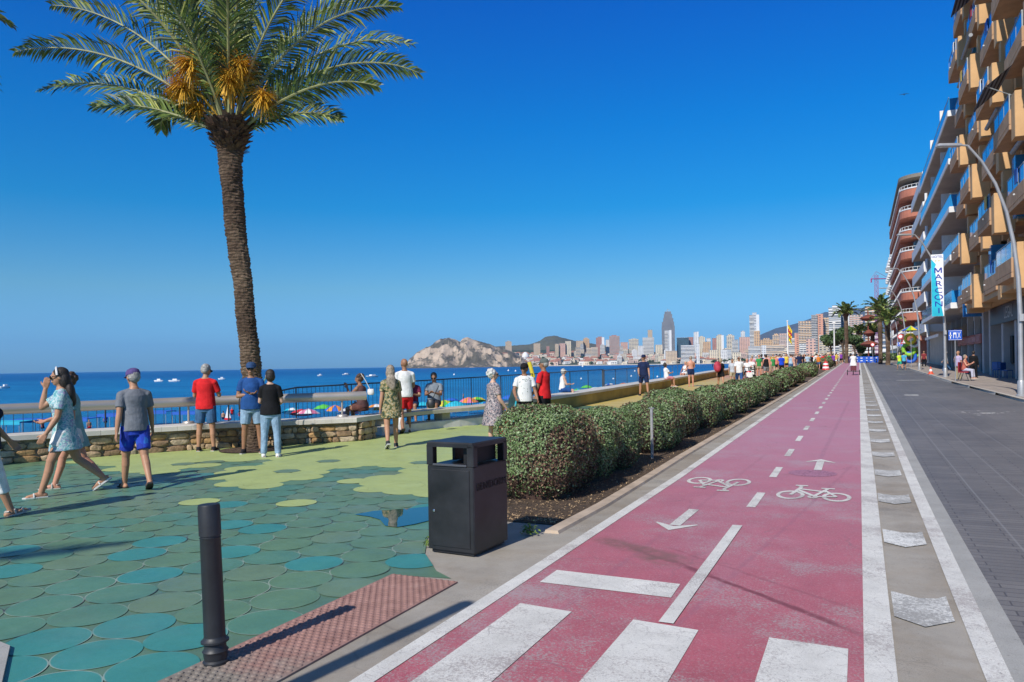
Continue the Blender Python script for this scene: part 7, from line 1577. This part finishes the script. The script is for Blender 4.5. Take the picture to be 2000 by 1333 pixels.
# beach shop display: parasols and inflatables
t=empty('parasol',(4.9,88.5,gz(88)+.1),0,'blue yellow and green parasol standing open over the beach shop display','parasol'); mb=MB(); mb.tube([(0,0,0),(0,0,4.2)],.03,6); mb.build('pole',m_pole,t)
sc=[pm('display_yellow',(.75,.60,.03),.5),pm('display_blue',(.02,.12,.55),.5),pm('display_green',(.25,.50,.04),.5),pm('display_black',(.03,.03,.03),.6),pm('display_white',(.75,.75,.7),.5)]
mb=MB(); n=12; tp=mb.p((0,0,4.25)); rr=[mb.p((1.1*math.cos(2*PI*k/n),1.1*math.sin(2*PI*k/n),3.75)) for k in range(n)]
for k in range(n): mb.face([tp,rr[k],rr[(k+1)%n]],k%3)
mb.build('canopy',sc,t)
rg=random.Random(3)
for i,(dx,dz,r,mi,lb) in enumerate([(.1,3.0,.45,0,'yellow inflatable ring hanging below the parasol'),(.5,2.6,.4,4,'pale square float hanging beside the yellow ring'),(.0,1.9,.55,2,'big green inflatable ring in the middle of the display'),(.1,1.1,.5,1,'dark blue inflatable ring at the foot of the display'),(-.5,1.6,.42,3,'black tyre shaped float at the left of the display'),(.55,1.5,.4,2,'small lime inflatable ring at the right of the display')]):
    mb=MB(); o_=Vector((4.8+dx,90+.1*i,gz(90)+dz)); pts=[o_+Vector((r*math.cos(a),0,r*math.sin(a))) for a in [2*PI*k/16 for k in range(17)]]; mb.tube(pts,r*.36,8,caps=False); tag(mb.build('inflatable_ring',sc[mi],smooth=True),lb,'inflatable')
t=empty('display_rack',(4.85,90.5,gz(90)+.1),0,'tall dark display rack holding the inflatables','rack'); mb=MB(); [mb.tube([(a,0,0),(a,0,3.3)],.03,6) for a in (-.6,.7)]; [mb.tube([(-.6,0,z),(.7,0,z)],.025,6) for z in (.4,1.4,2.4,3.3)]; mb.build('frame',m_blkp,t)
# ---------------- beach and sea ----------------
def beachz(x,y): return -3.3-1.3*max(0,min(1,(wallx(min(y,400))-x)/42))
uc=[('red',(.55,.03,.04)),('yellow',(.70,.55,.04)),('blue',(.02,.12,.50)),('turquoise',(.02,.42,.55)),('green',(.10,.50,.06)),('pink',(.65,.18,.30)),('orange',(.70,.25,.03)),('white',(.70,.70,.68)),('purple',(.22,.08,.42))]
um=[pm('parasol_'+n_,c_,.7,.08,3) for n_,c_ in uc]
def parasol(x,y,i,j,label,r=1.15,h=2.15,tilt=0):
    z=beachz(x,y); t=empty('beach_parasol',(x,y,z),0,label,'parasol','parasols on the beach'); mb=MB(); mb.tube([(0,0,0),(0,0,h)],.022,5); mb.build('pole',m_pole,t)
    mb=MB(); n=10; tp=mb.p((0,0,h+.12)); r1=[mb.p((r*.6*math.cos(2*PI*k/n),r*.6*math.sin(2*PI*k/n),h-.08)) for k in range(n)]; r2=[mb.p((r*math.cos(2*PI*k/n),r*math.sin(2*PI*k/n),h-.40)) for k in range(n)]
    for k in range(n): mb.face([tp,r1[k],r1[(k+1)%n]],k%2); mb.face([r1[k],r2[k],r2[(k+1)%n],r1[(k+1)%n]],k%2)
    cp=mb.build('canopy',[um[i],um[j]],t); t.rotation_euler=(R(tilt),R(tilt*.6),0); return t
rg=random.Random(31); seenp=set(); NP=0
pos_=['near the stone wall end','below the curved bench','below the yellow wall','near the water line','far along the beach']
def pat(px_,py_,zt): # place so that the canopy top shows at this height above the wall
    x0,y0,z0=ray(px_,py_); lo,hi=12,160
    for _ in range(40):
        m=(lo+hi)/2; k=m/F; 
        if H+z0*k-(beachz(x0*k,y0*k)+zt)>0: lo=m
        else: hi=m
    k=lo/F; return x0*k,y0*k
ext=dict(zip(range(40),''.split()))
def ulab(i,j,where):
    base_='%s and %s parasol on the sand'%(uc[i][0],uc[j][0]) if i!=j else 'plain %s parasol on the sand'%uc[i][0]
    return base_+' '+where
for k,(px_,py_,i,j,w) in enumerate([(570,797,7,3,'left of the red one beyond the wall'),(587,800,0,0,'beyond the wall right of the black shirted woman'),(632,791,4,4,'low beyond the stone wall, bright green'),(655,792,2,6,'beyond the stone wall beside the bright green one'),(682,797,5,7,'beyond the stone wall end under the rail'),(735,790,7,6,'beyond the gap at the wall end'),(826,786,3,3,'behind the seated man on the curved bench'),(868,782,4,1,'just right of the seated grey shirt man'),(882,778,2,2,'dark blue beyond the fence'),(890,784,3,3,'in front of the dark blue one beyond the fence'),(915,777,5,6,'beyond the fence left of the floral dress'),(932,776,4,1,'close left of the floral dress'),(945,786,2,3,'low behind the floral dress woman'),(996,772,2,2,'between the floral dress and the white shirt man'),(1146,753,4,4,'just past the visor woman'),(1163,756,3,7,'second past the visor woman'),(1178,755,7,3,'above the yellow wall before the navy man'),(1192,749,7,2,'beside the navy man on his left'),(1218,748,0,6,'at the knees of the navy man'),(1128,760,3,4,'half hidden by the wall past the visor woman'),(700,786,1,5,'beside the end of the steel rail'),(602,800,7,5,'low between the red and the bright green ones')]):
    x,y=pat(px_,py_,2.2); parasol(x,y,i,j,ulab(i,j,w),tilt=rg.uniform(-14,14))
for k,(px_,py_,i,w) in enumerate([(60,808,2,'at the far left below the wall'),(150,806,2,'behind the turquoise tunic woman'),(232,797,2,'behind the grey shirt man'),(305,792,2,'right of the grey shirt man'),(375,793,2,'behind the red shirt man'),(20,812,3,'at the left edge below the wall')]):
    x,y=pat(px_,py_+12,2.0); z=beachz(x,y); t=empty('sun_shelter',(x,y,z),YAW,'flat blue canvas sun shelter on the beach '+w,'sun shelter','blue sun shelters'); mb=MB(); mb.prism([(-1.6,-1.2),(1.6,-1.2),(1.6,1.2),(-1.6,1.2)],2.0,2.06); mb.prism([(-1.6,-1.22),(1.6,-1.22),(1.6,-1.2),(-1.6,-1.2)],1.8,2.05); mb.build('canvas',um[i],t)
    mb=MB(); [mb.tube([(a*1.5,b_*1.1,0),(a*1.5,b_*1.1,2)],.03,5) for a in (-1,1) for b_ in (-1,1)]; mb.build('frame',m_pole,t)
# white buoys, small boats, bathers
def seaat(px_,py_): x,y,z=ray(px_,py_); k=(-4-H)/z; return x*k,y*k
wb_=pm('buoy_white',(.8,.8,.78),.5); 
for i,(px_,py_) in enumerate([(887,733),(993,725),(1138,717),(1217,713),(1007,726),(1135,741),(1178,736),(1198,741),(1233,736),(1284,737),(1300,722),(1345,719),(1240,726)]):
    x,y=seaat(px_,py_); d=math.hypot(x,y); r=max(.25,d*.0011); mb=MB(); mb.ell((0,0,r*.35),(r,r,r*1.25),12,8); mb.lathe([(r*.25,r*1.2),(r*.12,r*2)],(0,0,0),8); o=mb.build('buoy',wb_,smooth=True); o.location=(x,y,-4); tag(o,'small white mooring buoy floating in the bay','buoy','white buoys in the bay')
for i,(px_,py_,L,lb) in enumerate([(310,746,5,'white motor boat on the open water right of the grey shirt man'),(341,746,6,'longer white boat at sea left of the red shirt man'),(433,742,4,'small white boat at sea just right of the red shirt man'),(625,735,4,'tiny white boat left of the woman at the rail end'),(676,733,7,'white boat with raised bow beside the raised hand'),(727,737,10,'low white motor yacht behind the woman at the rail end'),(10,759,4,'tiny white boat at the far left of the sea')]):
    x,y=seaat(px_,py_); t=empty('motor_boat',(x,y,-4),YAW+.2*i,lb,'boat'); mb=MB(); Lh=L; n=6
    loft(mb,[(-.1,Lh*.42,Lh*.12),(.5,Lh*.5,Lh*.17),(.8,Lh*.5,Lh*.17)],Matrix.Identity(4),12); mb.build('hull',wb_,t); mb=MB(); mb.bbox(-Lh*.15,Lh*.2,-Lh*.1,Lh*.1,.8,1.5,.1); mb.build('cabin',mw_,t)
for i,(px_,py_,lb) in enumerate([(83,822,'bather standing in the shallow water behind the turquoise tunic woman'),(174,823,'bather sitting at the water edge left of the grey shirt man'),(206,812,'bather in the water right beside the grey shirt man'),(436,806,'child at the water edge with a red top right of the red shirt man'),(468,800,'bather standing behind the small white sail shape'),(905,771,'bather standing in the water left of the floral dress woman'),(453,798,'bather swimming beyond the steel rail')]):
    x,y=pat(px_,py_,1.4); z=beachz(x,y); person(x,y,rg.uniform(-60,200),1.6,STD if i%2 else WALK,('',None) if i%2 else ('tee',(red,blk,roy)[i%3]),('short',(navy,red,blk)[i%3]),('short','dark'),'bare',lb,skin_=('red','tan')[i%2],vox=.03,z=z,group='bathers by the water')
t=empty('toy_sailboat',tuple(Vector((*pat(445,815,1.3),-3.6))),0,'small white triangular sail on the sand right of the red shirt man','sail'); mb=MB(); mb.prism([(-.35,0),(.35,0),(.0,.0001)],0,0.02); mb=MB(); i0=[mb.p(q) for q in ((-.4,0,.2),(.4,0,.2),(0,0,1.4),(-.4,.05,.2),(.4,.05,.2),(0,.05,1.4))]; mb.face(i0[:3]); mb.face(i0[3:][::-1]); [mb.face([i0[k],i0[(k+1)%3],i0[(k+1)%3+3],i0[k+3]]) for k in range(3)]; mb.build('sail',wht,t); mb=MB(); mb.bbox(-.4,.4,-.12,.14,0,.18,.03); mb.build('hull',red,t)
# yellow crane-like slide post behind the white shirt man
x,y=pat(1040,735,1.6); t=empty('yellow_pole',tuple(atD(1040,732,30)),YAW,'yellow inflatable tube raised behind the white shirted man','tube'); mb=MB(); mb.tube([(-.35,0,-.12),(.06,0,-.10)],.07,8); mb.tube([(.04,0,-.12),(-.12,0,.5)],.08,8); mb.build('tube',um[1],t)
# bird
t=empty('bird',tuple(atD(1766,185,60)),0,'tiny dark bird high in the sky left of the buildings','bird'); mb=MB(); mb.ell((0,0,0),(.05,.16,.05),8,6); mb.build('body',m_blkp,t); 
for s_ in (-1,1): mb=MB(); mb.prism([(0,-.06),(s_*.18,-.02),(s_*.34,.08),(s_*.15,.06),(0,.05)],.03,.045); mb.build('wing',m_blkp,t)
# ---------------- haze: one even volume of sea air round everything ----------------
mb=MB(); mb.box(-15000,9000,-6000,15000,-60,600); hzo=mb.build('haze',[],kind='stuff'); hzm=bpy.data.materials.new('haze_air'); hzm.use_nodes=True; nt=hzm.node_tree
nt.nodes.remove(nt.nodes['Principled BSDF']); pv=nt.nodes.new('ShaderNodeVolumePrincipled'); pv.inputs['Color'].default_value=(.30,.62,1,1); pv.inputs['Density'].default_value=.000045; pv.inputs['Anisotropy'].default_value=.1
nt.links.new(pv.outputs[0],nt.nodes['Material Output'].inputs['Volume']); hzo.data.materials.append(hzm)
